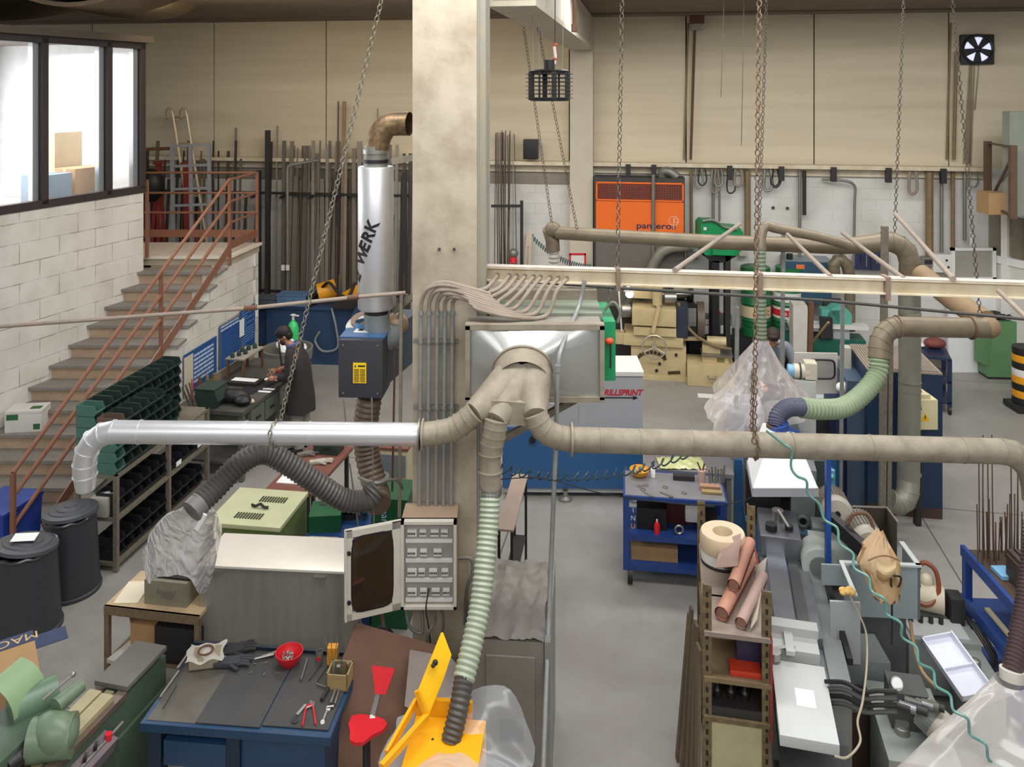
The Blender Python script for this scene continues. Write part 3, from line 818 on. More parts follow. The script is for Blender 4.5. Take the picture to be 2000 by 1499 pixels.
TOPZ = 6.4
a_ = D(548, 820, YD); b_ = D(745, 0, 5.75)
g = chain(G(), a_, ext(a_, b_, TOPZ), .05, .017, .0045)
for k in range(16):   # wrapped around the duct
    th = 2*PI*k/16
    c = D(545, 847, YD)+Vector((.006*math.sin(th*2)-.018+.02*math.cos(th), math.cos(th)*.088, math.sin(th)*.088))
    tt = Vector((0, -math.sin(th), math.cos(th))); s_ = Vector((1, 0, 0)) if k % 2 else Vector((0, math.cos(th), math.sin(th)))
    g.tube([c+tt*math.cos(2*PI*j/8)*.02+s_*math.sin(2*PI*j/8)*.012 for j in range(8)], .004, n=5, closed=True)
solo('hanging_chain', 'long slanted chain looped around the silver duct', 'chain', g, CHM)
a_ = D(1473, 868, YD-.1); b_ = D(1483, 0, 5.7)
g = chain(G(), a_, ext(a_, b_, TOPZ), .055, .018, .005)
chain(g, D(1468, 840, YD-.1), D(1471, 720, YD-.1), .05, .016, .0045)
for k in range(14):
    th = 2*PI*k/14
    c = D(1473, 868, YD)+Vector((0, math.cos(th)*.095, math.sin(th)*.095)); tt = Vector((0, -math.sin(th), math.cos(th))); s_ = Vector((1, 0, 0)) if k % 2 else Vector((0, math.cos(th), math.sin(th)))
    g.tube([c+tt*math.cos(2*PI*j/8)*.024+s_*math.sin(2*PI*j/8)*.012 for j in range(8)], .0045, n=5, closed=True)
solo('hanging_chain', 'rusty chain holding the long dusty duct near the plastic covered machine', 'chain', g, mat('chain_rust', '#7a6450', rough=.6, metal=.3, dirt=.4, scale=20))
for (u0, v0, u1, v1, Y_, lab) in ((1765, 0, 1747, 465, 9.4, 'dark chain carrying the bend of the overhead duct'),
                            (1497, 0, 1483, 440, 9.2, 'thin dark chain beside the rusty one, down to the branch duct'),
                            (1214, 50, 1206, 530, 6.42, 'thin dark chain in front of the orange heater, down to the beam'),
                            (1018, 20, 1078, 438, 9.9, 'thin chain slanting down to the round duct end, left of the pair'),
                            (1054, 70, 1127, 448, 9.8, 'thin chain passing in front of the hanging fan cage'),
                            (1862, 20, 1914, 615, 8.0, 'slanting dark chain below the round wall fan')):
    a_ = D(u1, v1, Y_); b_ = D(u0, v0, Y_)
    g = chain(G(), a_, ext(a_, b_, TOPZ), .06, .019, .0048, n=4, k=6)
    solo('hanging_chain', lab, 'chain', g, CHD)
for (u, v0, v1, Y_, lab) in ((1453, 0, 285, 11.4, 'thin wire hanging from the ceiling beside the wall conduit'), (1413, 30, 190, 11.4, 'short thin wire hanging left of the long wire')):
    g = G(); g.cyl(D(u-5, v1, Y_), ext(D(u-5, v1, Y_), D(u, v0, Y_), TOPZ), .006, n=5); solo('hanging_wire', lab, 'wire', g, CHD)
# ---------------- left side: racks, bench, bins, heater, compressor ----------------
NAVY = mat('navy_blue', '#24466e', rough=.45, dirt=.3, scale=6)
PAPER = mat('paper', '#eeeeec', rough=.7, dirt=.03)
RED = mat('red_plastic', '#d3202c', rough=.35, dirt=.08)
WOOD = mat('brown_top', '#7c4d41', rough=.5, dirt=.3, scale=5)
def posts(t, pts, z0, z1, w_=.04, m=None, name='leg'):
    for (x, y) in pts: part(t, name, G().b(x-w_/2, x+w_/2, y-w_/2, y+w_/2, z0, z1), m)
ANGLE = mat('slotted_angle', '#837c6c', rough=.6, metal=.3, dirt=.6, scale=30, dirtc='#4d463a')
# --- slotted angle rack with stacked green bins ---
RK0 = W(228, 1120); RKZ = R(-8.6); RM = Matrix.Translation(RK0) @ Matrix.Rotation(RKZ, 4, 'Z')
t = thing('storage_rack', 'long low slotted angle rack under the green bins beside the stairs', 'rack', RK0, RKZ)
posts(t, [(-.02, .02), (-.02, .98), (-.02, 1.84), (-.46, .02), (-.46, 1.84)], 0, 1.0, .045, ANGLE)
for z in (1.0, .56, .10):
    part(t, 'shelf', G().b(-.48, 0, 0, 1.86, z-.035, z), ANGLE)
def louvre_bin(name, label, m):
    g = G(); L_, Wd, Hh = .235, .142, .115
    prof = [(-L_/2, 0), (L_/2-.035, 0), (L_/2, .045), (L_/2-.03, Hh), (-L_/2, Hh)]
    for y in (-Wd/2, Wd/2-.005): g.prism(prof, y, y+.005, ax='y')
    g.b(-L_/2, L_/2-.035, -Wd/2, Wd/2, 0, .005); g.b(-L_/2, -L_/2+.005, -Wd/2, Wd/2, 0, Hh)
    g.face([(L_/2-.035, -Wd/2, 0), (L_/2-.035, Wd/2, 0), (L_/2, Wd/2, .045), (L_/2, -Wd/2, .045)])
    g.b(L_/2-.012, L_/2, -Wd/2, Wd/2, .042, .05)
    me = g.mesh(name); me.materials.append(m)
    return me
TEAL = mat('teal_bin', '#4a7468', rough=.5, dirt=.25, scale=5)
DGRN = mat('dark_green_bin', '#2b3b35', rough=.5, dirt=.3, scale=9)
BRBIN = mat('brown_bin', '#6a554b', rough=.5, dirt=.3)
DKBIN = mat('dark_bin', '#23262b', rough=.45, dirt=.2)
me_d = louvre_bin('plastic_bin', '', DGRN); me_t = louvre_bin('plastic_bin', '', TEAL); me_b = louvre_bin('plastic_bin', '', BRBIN); me_k = louvre_bin('plastic_bin', '', DKBIN)
def put_bin(me, x, y, z, label, group):
    o = bpy.data.objects.new('plastic_bin', me); COL.objects.link(o)
    o.location = RM @ Vector((x, y, z)); o.rotation_euler = (0, 0, RKZ)
    tag(o, label, 'bin', group)
for row, (x, nh, ny) in enumerate(((-.355, 6, 11), (-.122, 5, 8))):
    for j in range(ny):
        y = .085+j*.147+(.0 if row else .0)
        hh = nh if row == 0 else max(2, nh-max(0, j-5))
        for k in range(hh):
            z = 1.0+k*.118
            if j == 0 and row == 1 and k == nh-1: put_bin(me_b, x, y, z, 'brown plastic bin on top of the front row of green bins', None)
            elif j == 0: put_bin(me_t, x, y, z, 'teal plastic bin at the near end of the %s row of stacked bins' % ('back' if row == 0 else 'front'), 'teal bins ending the %s row' % ('back' if row == 0 else 'front'))
            else: put_bin(me_d, x, y, z, 'dark green open plastic bin in the %s row stacked on the rack' % ('back' if row == 0 else 'front'), 'dark green bins of the %s row' % ('back' if row == 0 else 'front'))
for z, lab in ((.565, 'middle'), (.105, 'bottom')):
    for j in range(11):
        for k in range(2):
            if lab == 'middle' and 5 < j < 9 and k: continue
            put_bin(me_k, -.14, .1+j*.158, z+k*.118, 'black plastic bin on the %s shelf of the low rack' % lab, 'black bins on the %s shelf' % lab)
# --- bench bin, boards behind ---
WB0 = Vector((-3.42, 10.4, 0)); WBZ = R(-11.3); BM_ = Matrix.Translation(WB0) @ Matrix.Rotation(WBZ, 4, 'Z')
def bp(x, y, z=.9): return BM_ @ Vector((x, y, z))
t = thing('workbench', 'long grey workbench along the stair wall where the man in dark coat works', 'workbench', WB0, WBZ)
GRB = mat('bench_grey', '#4f4d48', rough=.55, dirt=.35)
GRG = mat('bench_green', '#5c6356', rough=.5, dirt=.3)
part(t, 'bench_top', G().b(-.95, 0, 0, 2.0, .85, .90), GRB)
posts(t, [(-.04, .05), (-.9, .05), (-.04, 1.0), (-.04, 1.95), (-.9, 1.95)], 0, .85, .06, GRG)
part(t, 'drawer_unit', G().b(-.6, -.02, .2, .95, .55, .85), GRG)
for k in range(2):
    dr = part(t, 'drawer', G().b(-.02, 0, .22+.37*k, .56+.37*k, .58, .83), GRG)
    part(dr, 'handle', G().b(0, .02, .34+.37*k, .44+.37*k, .69, .71), BLACK)
part(t, 'back_board', G().b(-.95, -.93, .9, 2.0, .90, 1.02), mat('backboard', '#8a8274', dirt=.3))
part(t, 'lower_shelf', G().b(-.9, -.05, .05, 1.95, .2, .23), GRB)
t = thing('plastic_bin', 'single large dark green bin at the near end of the workbench', 'bin', bp(-.55, .18), WBZ)
g = G(); g.prism([(-.14, 0), (.14, 0), (.19, .1), (.13, .24), (-.14, .24)], -.15, .15, ax='y'); part(t, 'body', g, DGRN)
part(t, 'rim', G().b(-.15, .14, -.16, .16, .235, .25), DGRN)
for k, (x, y, s, c, lab) in enumerate(((-.78, .28, .1, '#6b3b28', 'brown'), (-.72, .37, .08, '#8a6a34', 'ochre'), (-.68, .46, .09, '#7d5c2b', 'golden brown'), (-.84, .2, .05, '#c6512e', 'small orange'))):
    g = G(); p = bp(x, y, .9); g.lathe([(0, 0), (s*.4, 0), (s*.4, .2), (s*.2, .26), (s*.2, .3), (0, .3)], p, n=12)
    solo('bottle', lab+' bottle standing against the wall behind the dark green bin', 'bottle', g, mat('bottle%d' % k, c, rough=.4))
g = G(Matrix.Translation(bp(-.9, -.28, 1.0)) @ Matrix.Rotation(R(-8), 4, 'Z')); g.box((0, 0, .17), (.02, .3, .5), rot=(0, R(-8), 0))
solo('board', 'dark brown board leaning on the stair wall behind the stacked bins', 'board', g, mat('dark_board', '#4b342a', dirt=.3))
for k in range(3):
    g = G(); g.bar(bp(-.62-.05*k, -.02, .9), bp(-.72-.05*k, -.05, 1.25-.03*k), .03, .015); solo('metal_strip', 'grey metal strip leaning beside the dark green bin', 'strip', g, STEEL, group='metal strips beside the dark green bin')
# items on the bench
for k, (x, y, sx, sy, c, lab, nm) in enumerate(((-.5, .95, .36, .12, '#f2f2f0', 'long white paper on the small dark plate of the bench', 'paper'), (-.22, 1.15, .2, .12, '#f0f0ee', 'white paper card beside the man at the bench', 'paper'),
                                       (-.1, .72, .22, .05, '#dadad8', 'white strip label lying near the bench edge, nearest the drawers', 'paper'), (-.1, .82, .22, .05, '#d5d5d5', 'white strip label lying next to the first strip', 'paper'))):
    z = .955 if k == 0 else .902
    g = G(Matrix.Translation(bp(x, y, z)) @ Matrix.Rotation(WBZ, 4, 'Z')); g.b(-sx/2, sx/2, -sy/2, sy/2, 0, .004)
    solo(nm, lab, 'paper', g, PAPER)
g = G(Matrix.Translation(bp(-.52, .95, .9)) @ Matrix.Rotation(WBZ, 4, 'Z')); g.b(-.25, .25, -.12, .12, 0, .05); solo('steel_plate', 'thick dark steel plate on the bench under the long white paper', 'plate', g, DARKM)
for k in range(7):
    g = G(Matrix.Translation(bp(-.33+.02*k, .62+.075*k, .9)) @ Matrix.Rotation(WBZ+.1, 4, 'Z')); g.b(-.14, .14, -.025, .025, 0, .018)
    solo('steel_bar', 'short dark flat bar laid in a row on the workbench', 'bar', g, mat('dkbar', '#34333a', rough=.4, dirt=.2), group='flat bars in a row on the bench')
g = G(); g.sph(bp(-.3, .3, .99), .1, (2.2, 1.2, .9), n=12); g.sph(bp(-.12, .22, .97), .08, (1.4, 1.2, .8), n=10)
solo('rag', 'crumpled black rag lying on the near end of the bench', 'rag', g, BLACK)
g = G(); g.sph(bp(-.06, .3, .93), .045, (1.3, 1, .7), n=8); solo('rag', 'small beige rag at the bench edge next to the black rag', 'rag', g, mat('rag_beige', '#cdbfa9', rough=.9))
t = thing('bench_stand', 'small rusty iron stand with fittings on the workbench by the blue signs', 'stand', bp(-.72, 1.35), WBZ)
part(t, 'top', G().b(-.14, .14, -.3, .3, .28, .30), mat('stand_top', '#9b958a', dirt=.4))
posts(t, [(-.12, -.27), (.12, -.27), (-.12, .27), (.12, .27)], 0, .28, .03, RUST)
for k in range(6):
    g = G(); g.lathe([(0, 0), (.03, 0), (.035, .03), (.02, .07), (0, .07)], bp(-.78+.05*(k % 3), 1.1+.09*k, 1.2), n=8); solo('pipe_fitting', 'dark green pipe fitting on top of the iron stand', 'fitting', g, DGRN, group='fittings on the iron stand')
g = G(); g.bar(bp(-.25, 1.45, 1.35), bp(-.15, 1.38, .93), .02); solo('hand_file', 'black hand file standing upright between bench and man', 'tool', g, BLACK)
for k in range(5):
    g = G(); g.bar(bp(-.3+.05*k, 1.42, .915), bp(-.15+.04*k, 1.62, .915), .02, .015); solo('hand_tool', 'small red handled tool lying on the bench by the man', 'tool', g, mat('tool_red', '#9c3a30', rough=.4), group='red handled tools by the man')
# parts washer and bottle at the end of the bench
t = thing('wash_tub', 'grey oval wash tub full of white cloths at the far end of the bench', 'tub', Vector((-3.55, 12.95, 0)))
g = G(); g.lathe([(.0, .72), (.32, .72), (.38, .76), (.4, .93), (.37, .93), (.35, .78), (0, .78)], (-3.55, 12.95, 0), n=24)
part(t, 'basin', g, mat('tub_grey', '#8f8c85', rough=.4, metal=.4, dirt=.3), world=True)
g = G()
for (dx, dy) in ((-.25, -.2), (.25, -.2), (.25, .2), (-.25, .2)): g = G().cyl((-3.55+dx, 12.95+dy, 0), (-3.55+dx, 12.95+dy, .74), .02, n=8); part(t, 'leg', g, GALV, world=True)
g = G(); g.sph((-3.45, 12.9, .93), .22, (1, 1, .45), n=14); g.sph((-3.6, 13.05, .95), .16, (1, 1.1, .5), n=12); solo('cloth_heap', 'white cloths heaped in the oval wash tub', 'cloth', g, PAPER)
t = thing('spray_bottle', 'bright green soap bottle with white pump behind the man', 'bottle', Vector((-3.62, 13.55, 0)))
part(t, 'body', G().lathe([(0, .85), (.09, .85), (.095, 1.05), (.07, 1.14), (.03, 1.18), (.03, 1.2), (0, 1.2)], n=16), mat('soap_green', '#3cc26a', rough=.3, dirt=0))
part(t, 'pump', G().lathe([(.02, 1.2), (.02, 1.27), (.05, 1.28), (0, 1.3)], n=10).bar((0, 0, 1.27), (.1, -.02, 1.27), .02), WHITEP)
t2 = thing('small_stand', 'grey metal stand carrying the green soap bottle', 'stand', Vector((-3.62, 13.55, 0)))
part(t2, 'top', G().b(-.13, .13, -.13, .13, .82, .85), GALV); part(t2, 'post', G().b(-.05, .05, -.05, .05, 0, .82), GALV)
# blue signs on the stair wall
def wallpt(Y, z, off=.0): return Vector((-4.53-.133*(Y0s-Y)+off, Y, z))
BSIGN = mat('sign_blue', '#2b5593', rough=.4, dirt=.15, scale=2)
SW_ = mat('sign_white', '#b9cbe4', rough=.5, dirt=0)
def wsign(name, label, Ya, Yb, za, zb, m):
    org = wallpt((Ya+Yb)/2, za, .01); rz = math.atan2(1, .133)
    t = thing(name, label, 'sign', org, rz); L_ = (Yb-Ya)*1.009
    part(t, 'board', G().b(-L_/2, L_/2, -.012, 0, 0, zb-za), m)
    return t, L_, zb-za
random.seed(3)
def rows(t, L_, x0, x1, z0, z1, n, m, hf=.55):
    g = G(); dz = (z1-z0)/n
    for i in range(n):
        x = x0
        while x < x1-.02:
            l = random.uniform(.04, .13); xe = min(x+l, x1 if i else x1)
            g.b(x, xe, -.014, -.012, z1-dz*(i+hf), z1-dz*i); x = xe+.014
            if i and random.random() < .12: break
    return part(t, 'printed_rows', g, m)
t, L_, h_ = wsign('notice_board', 'blue notice with large white rows nearest the bench end', 11.72, 12.66, .6, 1.2, BSIGN)
part(t, 'side_panel', G().b(-L_/2-.004, -L_/2+.24, -.016, -.010, .0, h_-.04), mat('sign_cream', '#cfc9b2', dirt=.1), 'plain cream strip')
rows(t, L_, -L_/2+.27, L_/2-.1, .08, h_-.08, 7, SW_)
t, L_, h_ = wsign('notice_board', 'large framed dark blue notice on the stair wall, middle of the three', 12.76, 13.44, .56, 1.32, BSIGN)
g = G(); g.b(-L_/2, L_/2, -.02, -.012, 0, .012); g.b(-L_/2, L_/2, -.02, -.012, h_-.012, h_); g.b(-L_/2, -L_/2+.012, -.02, -.012, 0, h_); g.b(L_/2-.012, L_/2, -.02, -.012, 0, h_); part(t, 'frame', g, GALV)
rows(t, L_, -L_/2+.03, L_/2-.04, h_-.13, h_-.02, 2, SW_)
rows(t, L_, -L_/2+.03, L_/2-.04, .06, h_-.17, 22, mat('sign_faint', '#3d66a2'), .4)
t, L_, h_ = wsign('notice_board', 'blue notice at the far end of the stair wall by the hanging papers', 13.46, 13.98, .68, 1.36, BSIGN)
rows(t, L_, -L_/2+.03, L_/2-.04, .05, h_-.03, 14, mat('sign_faint2', '#6f92c4'), .4)
for (Y, z, w_, h_, lab) in ((13.47, .95, .16, .28, 'white sheet of paper pinned over the two dark blue notices'), (14.02, 1.12, .1, .38, 'curled white papers hanging at the corner of the stair wall')):
    g = G(); p = wallpt(Y, z, .035); g.box(p+Vector((0, 0, h_/2)), (.004, w_, h_), rz=R(-8)); solo('paper_sheet', lab, 'paper', g, PAPER)
# --- trash bins ---
def trash(name, label, X, Y, r, h, lidrot, lab2, paper):
    t = thing(name, label, 'trash bin', (X, Y, 0))
    g = G(); n = 72
    prof = [(r*1.05, 0), (r*1.05, .03), (r, .04)]
    V = []
    zz = [0, .03, .04]+[.05+(h-.09)*i/18 for i in range(19)]
    for i, z in enumerate(zz):
        rr = (r*1.06 if i < 2 else r*(1-.16*(z/h)))
        V.append([g._v(((rr+(.005 if (k+i) % 2 and i > 2 else 0))*math.cos(2*PI*k/n), (rr+(.005 if (k+i) % 2 and i > 2 else 0))*math.sin(2*PI*k/n), z)) for k in range(n)])
    for a_, b_ in zip(V, V[1:]):
        for k in range(n): g.bm.faces.new((a_[k], a_[(k+1) % n], b_[(k+1) % n], b_[k]))
    part(t, 'body', g, mat('bin_plastic', '#33353a', rough=.5, dirt=.25, scale=30))
    g = G(); g.tube([(r*.87*math.cos(2*PI*k/24), r*.87*math.sin(2*PI*k/24), h-.05+.012*math.sin(k*2.3)) for k in range(24)], .016, n=6, closed=True)
    part(t, 'bag_rim', g, mat('bag_black', '#3a3b3f', rough=.2, dirt=.3, scale=40), 'shiny black bag edge')
    g = G(Matrix.Translation((0, 0, h)) @ Euler(lidrot).to_matrix().to_4x4())
    g.lathe([(0, .045), (.05, .045), (.055, .035), (r*.45, .03), (r*.47, .02), (r*.7, .018), (r*.72, .008), (r*.93, 0), (r*.95, -.03), (r*.9, -.03)], n=36)
    part(t, 'lid', g, mat('lid_plastic', '#45474c', rough=.45, dirt=.25, scale=12))
    if paper:
        part(t, 'lid_label', G(Matrix.Translation((-.03, 0, h+.05)) @ Euler((lidrot[0], lidrot[1], .3)).to_matrix().to_4x4()).b(-.09, .11, -.1, .1, -.002, .002), PAPER, 'white paper label')
    return t
trash('trash_bin', 'dark ribbed trash bin with white paper on its lid, nearest the left edge', -4.50, 7.60, .285, .80, (R(-8), R(6), 0), '', True)
trash('trash_bin', 'dark ribbed trash bin with bare ringed lid next to the low rack', -4.42, 8.2, .27, .80, (R(-3), R(-2), 0), '', False)
t = thing('plastic_jug', 'translucent white jug standing behind the trash bin on the rack shelf', 'jug', RM @ Vector((-.2, .06, .565)), RKZ)
part(t, 'body', G().b(-.1, .1, -.075, .075, 0, .2, bev=.02), mat('jug', '#b9b5a9', rough=.4)); part(t, 'cap', G().lathe([(.03, .2), (.03, .23), (0, .23)], (.05, 0, 0), n=10), WHITEP)
# blue lidded bin behind the railing foot
t = thing('plastic_crate', 'blue lidded plastic bin behind the foot of the stair railing', 'bin', Vector((-5.55, 8.95, 0)), R(-12))
BLUEP = mat('blue_plastic', '#1f3f96', rough=.4, dirt=.15)
part(t, 'body', G().box((0, 0, .24), (.46, .5, .48), taper=1.08), BLUEP)
part(t, 'lid', G().b(-.26, .26, -.28, .28, .48, .52, bev=.01), BLUEP)
part(t, 'label', G().b(-.23, .06, -.276, -.262, .2, .27), PAPER, 'white label strip')
part(t, 'printed_rows', G().b(-.14, .02, -.274, -.262, .37, .385).b(-.16, .04, -.274, -.262, .345, .36), mat('pale_blue_ink', '#b9c6e6'))
# carton on the stairs
nst = 9; Yb = Y0s-t_*nst+.14; zb = z0s-r_*nst
t = thing('cardboard_box', 'white and green paper carton standing on a stair tread by the block wall', 'box', Vector((D(32, 800, Yb).x+.12, Yb+.05, zb)), R(8))
part(t, 'carton', G().b(-.22, .22, -.14, .14, 0, .27, bev=.004), WHITEP)
GRN = mat('print_green', '#2f6b3c', rough=.6)
[part(t, 'green_print', q, GRN) for q in (G().b(-.2, -.06, -.143, -.139, .16, .23), G().b(.12, .2, -.143, -.139, .03, .1), G().b(.05, .18, -.08, .02, .268, .272))]
part(t, 'lid_seam', G().b(-.222, .222, -.142, .142, .235, .238), mat('seam_grey', '#9a9a92'))
# ---------- steel bars, ladders and racks by the far left wall ----------
t = thing('bar_rack', 'dark steel rack with horizontal arms holding the upright bars on the far wall', 'rack', fw(560, .55))
g = G()
for z in (2.95, 1.0):
    a_ = fw(290, .42); b_ = fw(800, .42); g.bar(a_+Vector((0, 0, z)), b_+Vector((0, 0, z)), .05)
part(t, 'cross_bar', g, DARKM, world=True)
for u in (300, 505, 523, 660, 790):
    p = fw(u, .45); part(t, 'upright', G().bar(p, p+Vector((0, 0, 3.4 if u != 523 else 4.2)), .09, .09), DARKM, world=True)
for u in (505, 560, 612, 660, 705, 752):
    p = fw(u, .42); part(t, 'arm', G().bar(p+Vector((0, 0, 2.92)), p+Vector((0, -.45, 2.92)), .05), DARKM, world=True)
BARC = [mat('bar_%d' % i, c, rough=.5, metal=.3, dirt=.4, scale=6) for i, c in enumerate(('#7d7365', '#5c4a3b', '#8a8378', '#4a4038', '#6c655c', '#8d7355'))]
random.seed(11)
def bars(us, grp, lab):
    for (u, vt, wpx, c) in us:
        off = .28+random.uniform(-.06, .1); p = fw(u, off); Yt = p.y
        zt = 5-(vt-176)*Yt/F
        w_ = wpx*Yt/F; tl = random.uniform(-.08, .08)
        g = G(); g.bar(p+Vector((0, -.25, 0)), p+Vector((tl, .02, zt)), w_, max(.02, w_*.6), up=(0, 1, 0))
        solo('steel_bar', lab, 'bar', g, BARC[c], group=grp)
named = [(671, 198, 7, 5, 'tall tan bar leaning by the chain, tallest of the upright bars'), (661, 198, 3, 1, 'thin dark tall rod next to the tallest tan bar'), (736, 212, 3, 2, 'thin rod rising beside the silver heater pipe'),
         (460, 250, 4, 2, 'thin tall grey rod rising above the stair landing rail'), (524, 277, 7, 3, 'black double bar rising beyond the landing corner'), (544, 246, 3, 2, 'single thin tall rod right of the black double bar')]
for n_ in named: bars([n_[:4]], None, n_[4])
L1 = []
for k in range(30):
    u = 560+k*5.1+random.uniform(-1.5, 1.5)
    L1.append((u, random.choice((275, 285, 276, 345, 350, 290, 300, 355)), random.choice((5, 6, 8, 3, 7, 9)), random.choice((0, 2, 4, 4, 0, 1, 3))))
bars(L1, 'steel bars standing between landing and heater pipe', 'steel bar standing upright on the far wall between landing and silver pipe')
L1 = []
for k in range(16):
    L1.append((706+k*6.2+random.uniform(-2, 2), random.choice((283, 300, 345, 400, 420)), random.choice((4, 6, 8)), random.choice((0, 1, 2, 3, 4))))
bars(L1, 'steel bars standing behind the silver heater pipe', 'steel bar standing behind the silver heater pipe')
L1 = []
for k in range(24):
    L1.append((288+k*9+random.uniform(-2, 2), random.choice((275, 295, 310, 350, 380)), random.choice((3, 4, 5, 6)), random.choice((0, 1, 3, 3, 4))))
bars(L1, 'steel bars standing beyond the stair landing', 'steel bar standing beyond the stair landing')
L1 = [(975+k*1.9, 257+random.uniform(-4, 6), 2, random.choice((1, 3, 3))) for k in range(10)]+[(965, 262, 1.5, 3), (998, 265, 1.5, 1), (1012, 262, 1.5, 3), (1002, 260, 1.5, 2)]
bars(L1, 'thin rods bundled right of the concrete column', 'thin dark rod bundled upright just right of the concrete column')
# brackets of the rod bundle
g = G(); p = fw(990, .45); g.bar(p+Vector((-.3, 0, 2.8)), p+Vector((.3, 0, 2.8)), .05); g.bar(p+Vector((-.3, 0, 1.3)), p+Vector((.3, 0, 1.3)), .05); g.bar(p+Vector((.28, 0, 0)), p+Vector((.28, 0, 2.9)), .06); solo('rod_bracket', 'dark steel bracket frame around the bundled thin rods', 'bracket', g, DARKM)
# aluminium ladder
YL = 16.3
t = thing('ladder', 'pale aluminium ladder with hooked top leaning above the landing rail', 'ladder', Vector((D(375, 700, YL).x, YL, 0)))
ALU = mat('aluminium', '#cbb99c', rough=.35, metal=.4, dirt=.15)
sides = []
for du in (0, 27):
    a_ = D(383+du-2, 500, YL); b_ = D(338+du, 224, YL+.15)
    pts = [D(400+du, 690, YL-.1), a_, b_, D(333+du, 212, YL+.12), D(327+du, 216, YL+.0), D(326+du, 232, YL-.1)]
    g = G(); g.tube([pts[0], pts[1], pts[2]]+smooth(pts[2:], 4)[1:], .03, n=8); part(t, 'side_rail', g, ALU, world=True); sides.append(pts)
for k in range(9):
    f = k/9; p = sides[0][0].lerp(sides[0][2], f+.1); q = sides[1][0].lerp(sides[1][2], f+.1); part(t, 'rung', G().cyl(p, q, .018, n=8), ALU, world=True)
REDL = mat('red_ladder', '#9a3a30', rough=.5, dirt=.3)
for (u0, u1, u2, vt, lab) in ((310, 322, 292, 318, 'red step ladder standing left of the aluminium ladder'), (363, 376, 396, 320, 'red step ladder standing right of the aluminium ladder')):
    t = thing('step_ladder', lab, 'ladder', Vector((D(u0, 600, 15.9).x, 15.9, 0)))
    for uu in (u1, u2):
        for dy in (-.2, .2):
            part(t, 'side_rail', G().bar(D(u0, vt, 15.9)+Vector((0, dy*.3, 0)), Vector((D(uu, 600, 15.9).x, 15.9+dy, 0)), .06, .03), REDL, world=True)
    for k in range(6):
        f = (k+1)/8; a_ = D(u0, vt, 15.9); b_ = Vector((D(u1, 600, 15.9).x, 15.9, 0)); c = a_.lerp(b_, f); part(t, 'rung', G().box(c, (.06+.2*f, .1+.3*f, .03)), REDL, world=True)
    part(t, 'top_cap', G().box(D(u0, vt, 15.9), (.14, .2, .06)), REDL, world=True)
GFR = mat('grey_frame', '#8f9299', rough=.5, dirt=.2)
t = thing('wheeled_frame', 'grey tubular gate frame standing behind the landing railing', 'frame', Vector((D(380, 600, 15.2).x, 15.2, 0)))
for u in (342, 378, 414): part(t, 'post', G().bar(Vector((D(u, 500, 15.2).x, 15.2, 0)), D(u-6, 283, 15.2), .06), GFR, world=True)
for v in (285, 325, 370, 402): part(t, 'cross_rail', G().bar(D(338, v, 15.2), D(410, v-3, 15.2), .045), GFR, world=True)
g = G(); g.bar(D(282, 292, 15.4), D(335, 290, 15.4), .06); solo('rack_bar', 'brown horizontal bar beside the office corner above the landing', 'bar', g, RUST)
g = G(); g.sph(D(292, 362, 15.6), .3, (1, .7, 1.1), n=12); solo('black_sack', 'black sack hanging by the office corner behind the landing rail', 'sack', g, BLACK)
# thin conduit with elbow in front of the bars
g = G(); p = D(562, 325, 15.6); g.tube([Vector((p.x, p.y, 0)), D(561, 335, 15.6), D(562, 325, 15.6), D(572, 321, 15.65), D(622, 313, 15.9)], .03, n=8)
solo('bent_conduit', 'grey conduit bending over in front of the upright bars', 'conduit', g, GALV)
for k, u in enumerate((553, 562)):
    g = G(); g.box(D(u, 523, 15.5), (.06, .04, .1)); solo('socket_box', 'small white tag on the conduit in front of the bars', 'tag', g, WHITEP, group='white tags on the conduit')
# ---------- blue machine at the far left with clutter ----------
t = thing('blue_machine', 'large dark blue machine cabinet beyond the workbench against the upright bars', 'machine', Vector((-3.35, 15.0, 0)), R(-6))
BM2 = mat('machine_blue', '#31496b', rough=.45, dirt=.3, scale=2.5)
part(t, 'body', G().b(-1.15, .5, -.1, .55, 0, 1.0), BM2)
part(t, 'top_tray', G().b(-1.3, .6, -.14, .6, 1.0, 1.06), BM2)
g = G(); g.prism([(-.12, .0), (.45, .0), (.75, .75), (.45, .75), (.2, .35), (-.12, .35)], .6, 1.05); 
part(t, 'chute', G().bar((.55, -.1, .6), (.95, -.2, 1.25), .5, .35), BM2)
part(t, 'side_box', G().b(-1.5, -1.15, 0, .5, .3, .95), BM2)
g = G(); g.tube(smooth([(.1, -.16, 1.05), (.2, -.2, .7), (.22, -.2, .35), (-.05, -.2, .28), (-.2, -.18, .45), (-.12, -.17, .62)], 6), .02, n=8); part(t, 'hose_loop', g, mat('hose_grey', '#8d9091', rough=.5), world=False)
YEL = mat('machine_yellow', '#e39a1c', rough=.4, dirt=.25)
t = thing('band_saw', 'orange yellow band saw lying on top of the dark blue machine', 'saw', Vector((-3.1, 14.9, 1.06)), R(-6))
part(t, 'motor', G().cyl((-.45, .05, .22), (-.15, .15, .3), .17, n=18), YEL)
part(t, 'saw_arm', G().bar((-.1, .0, .1), (.75, .1, .58), .1, .14), YEL)
part(t, 'grip', G().bar((.5, .05, .5), (.82, .1, .66), .07, .1), YEL)
g = G(); g.tube(smooth([(-.4, 0, .3), (-.2, -.1, .45), (0, -.1, .25), (.15, -.08, .2), (.25, 0, .45)], 6), .03, n=8); part(t, 'cable', g, BLACK)
part(t, 'vice', G().box((.15, 0, .1), (.5, .3, .2)), DARKM)
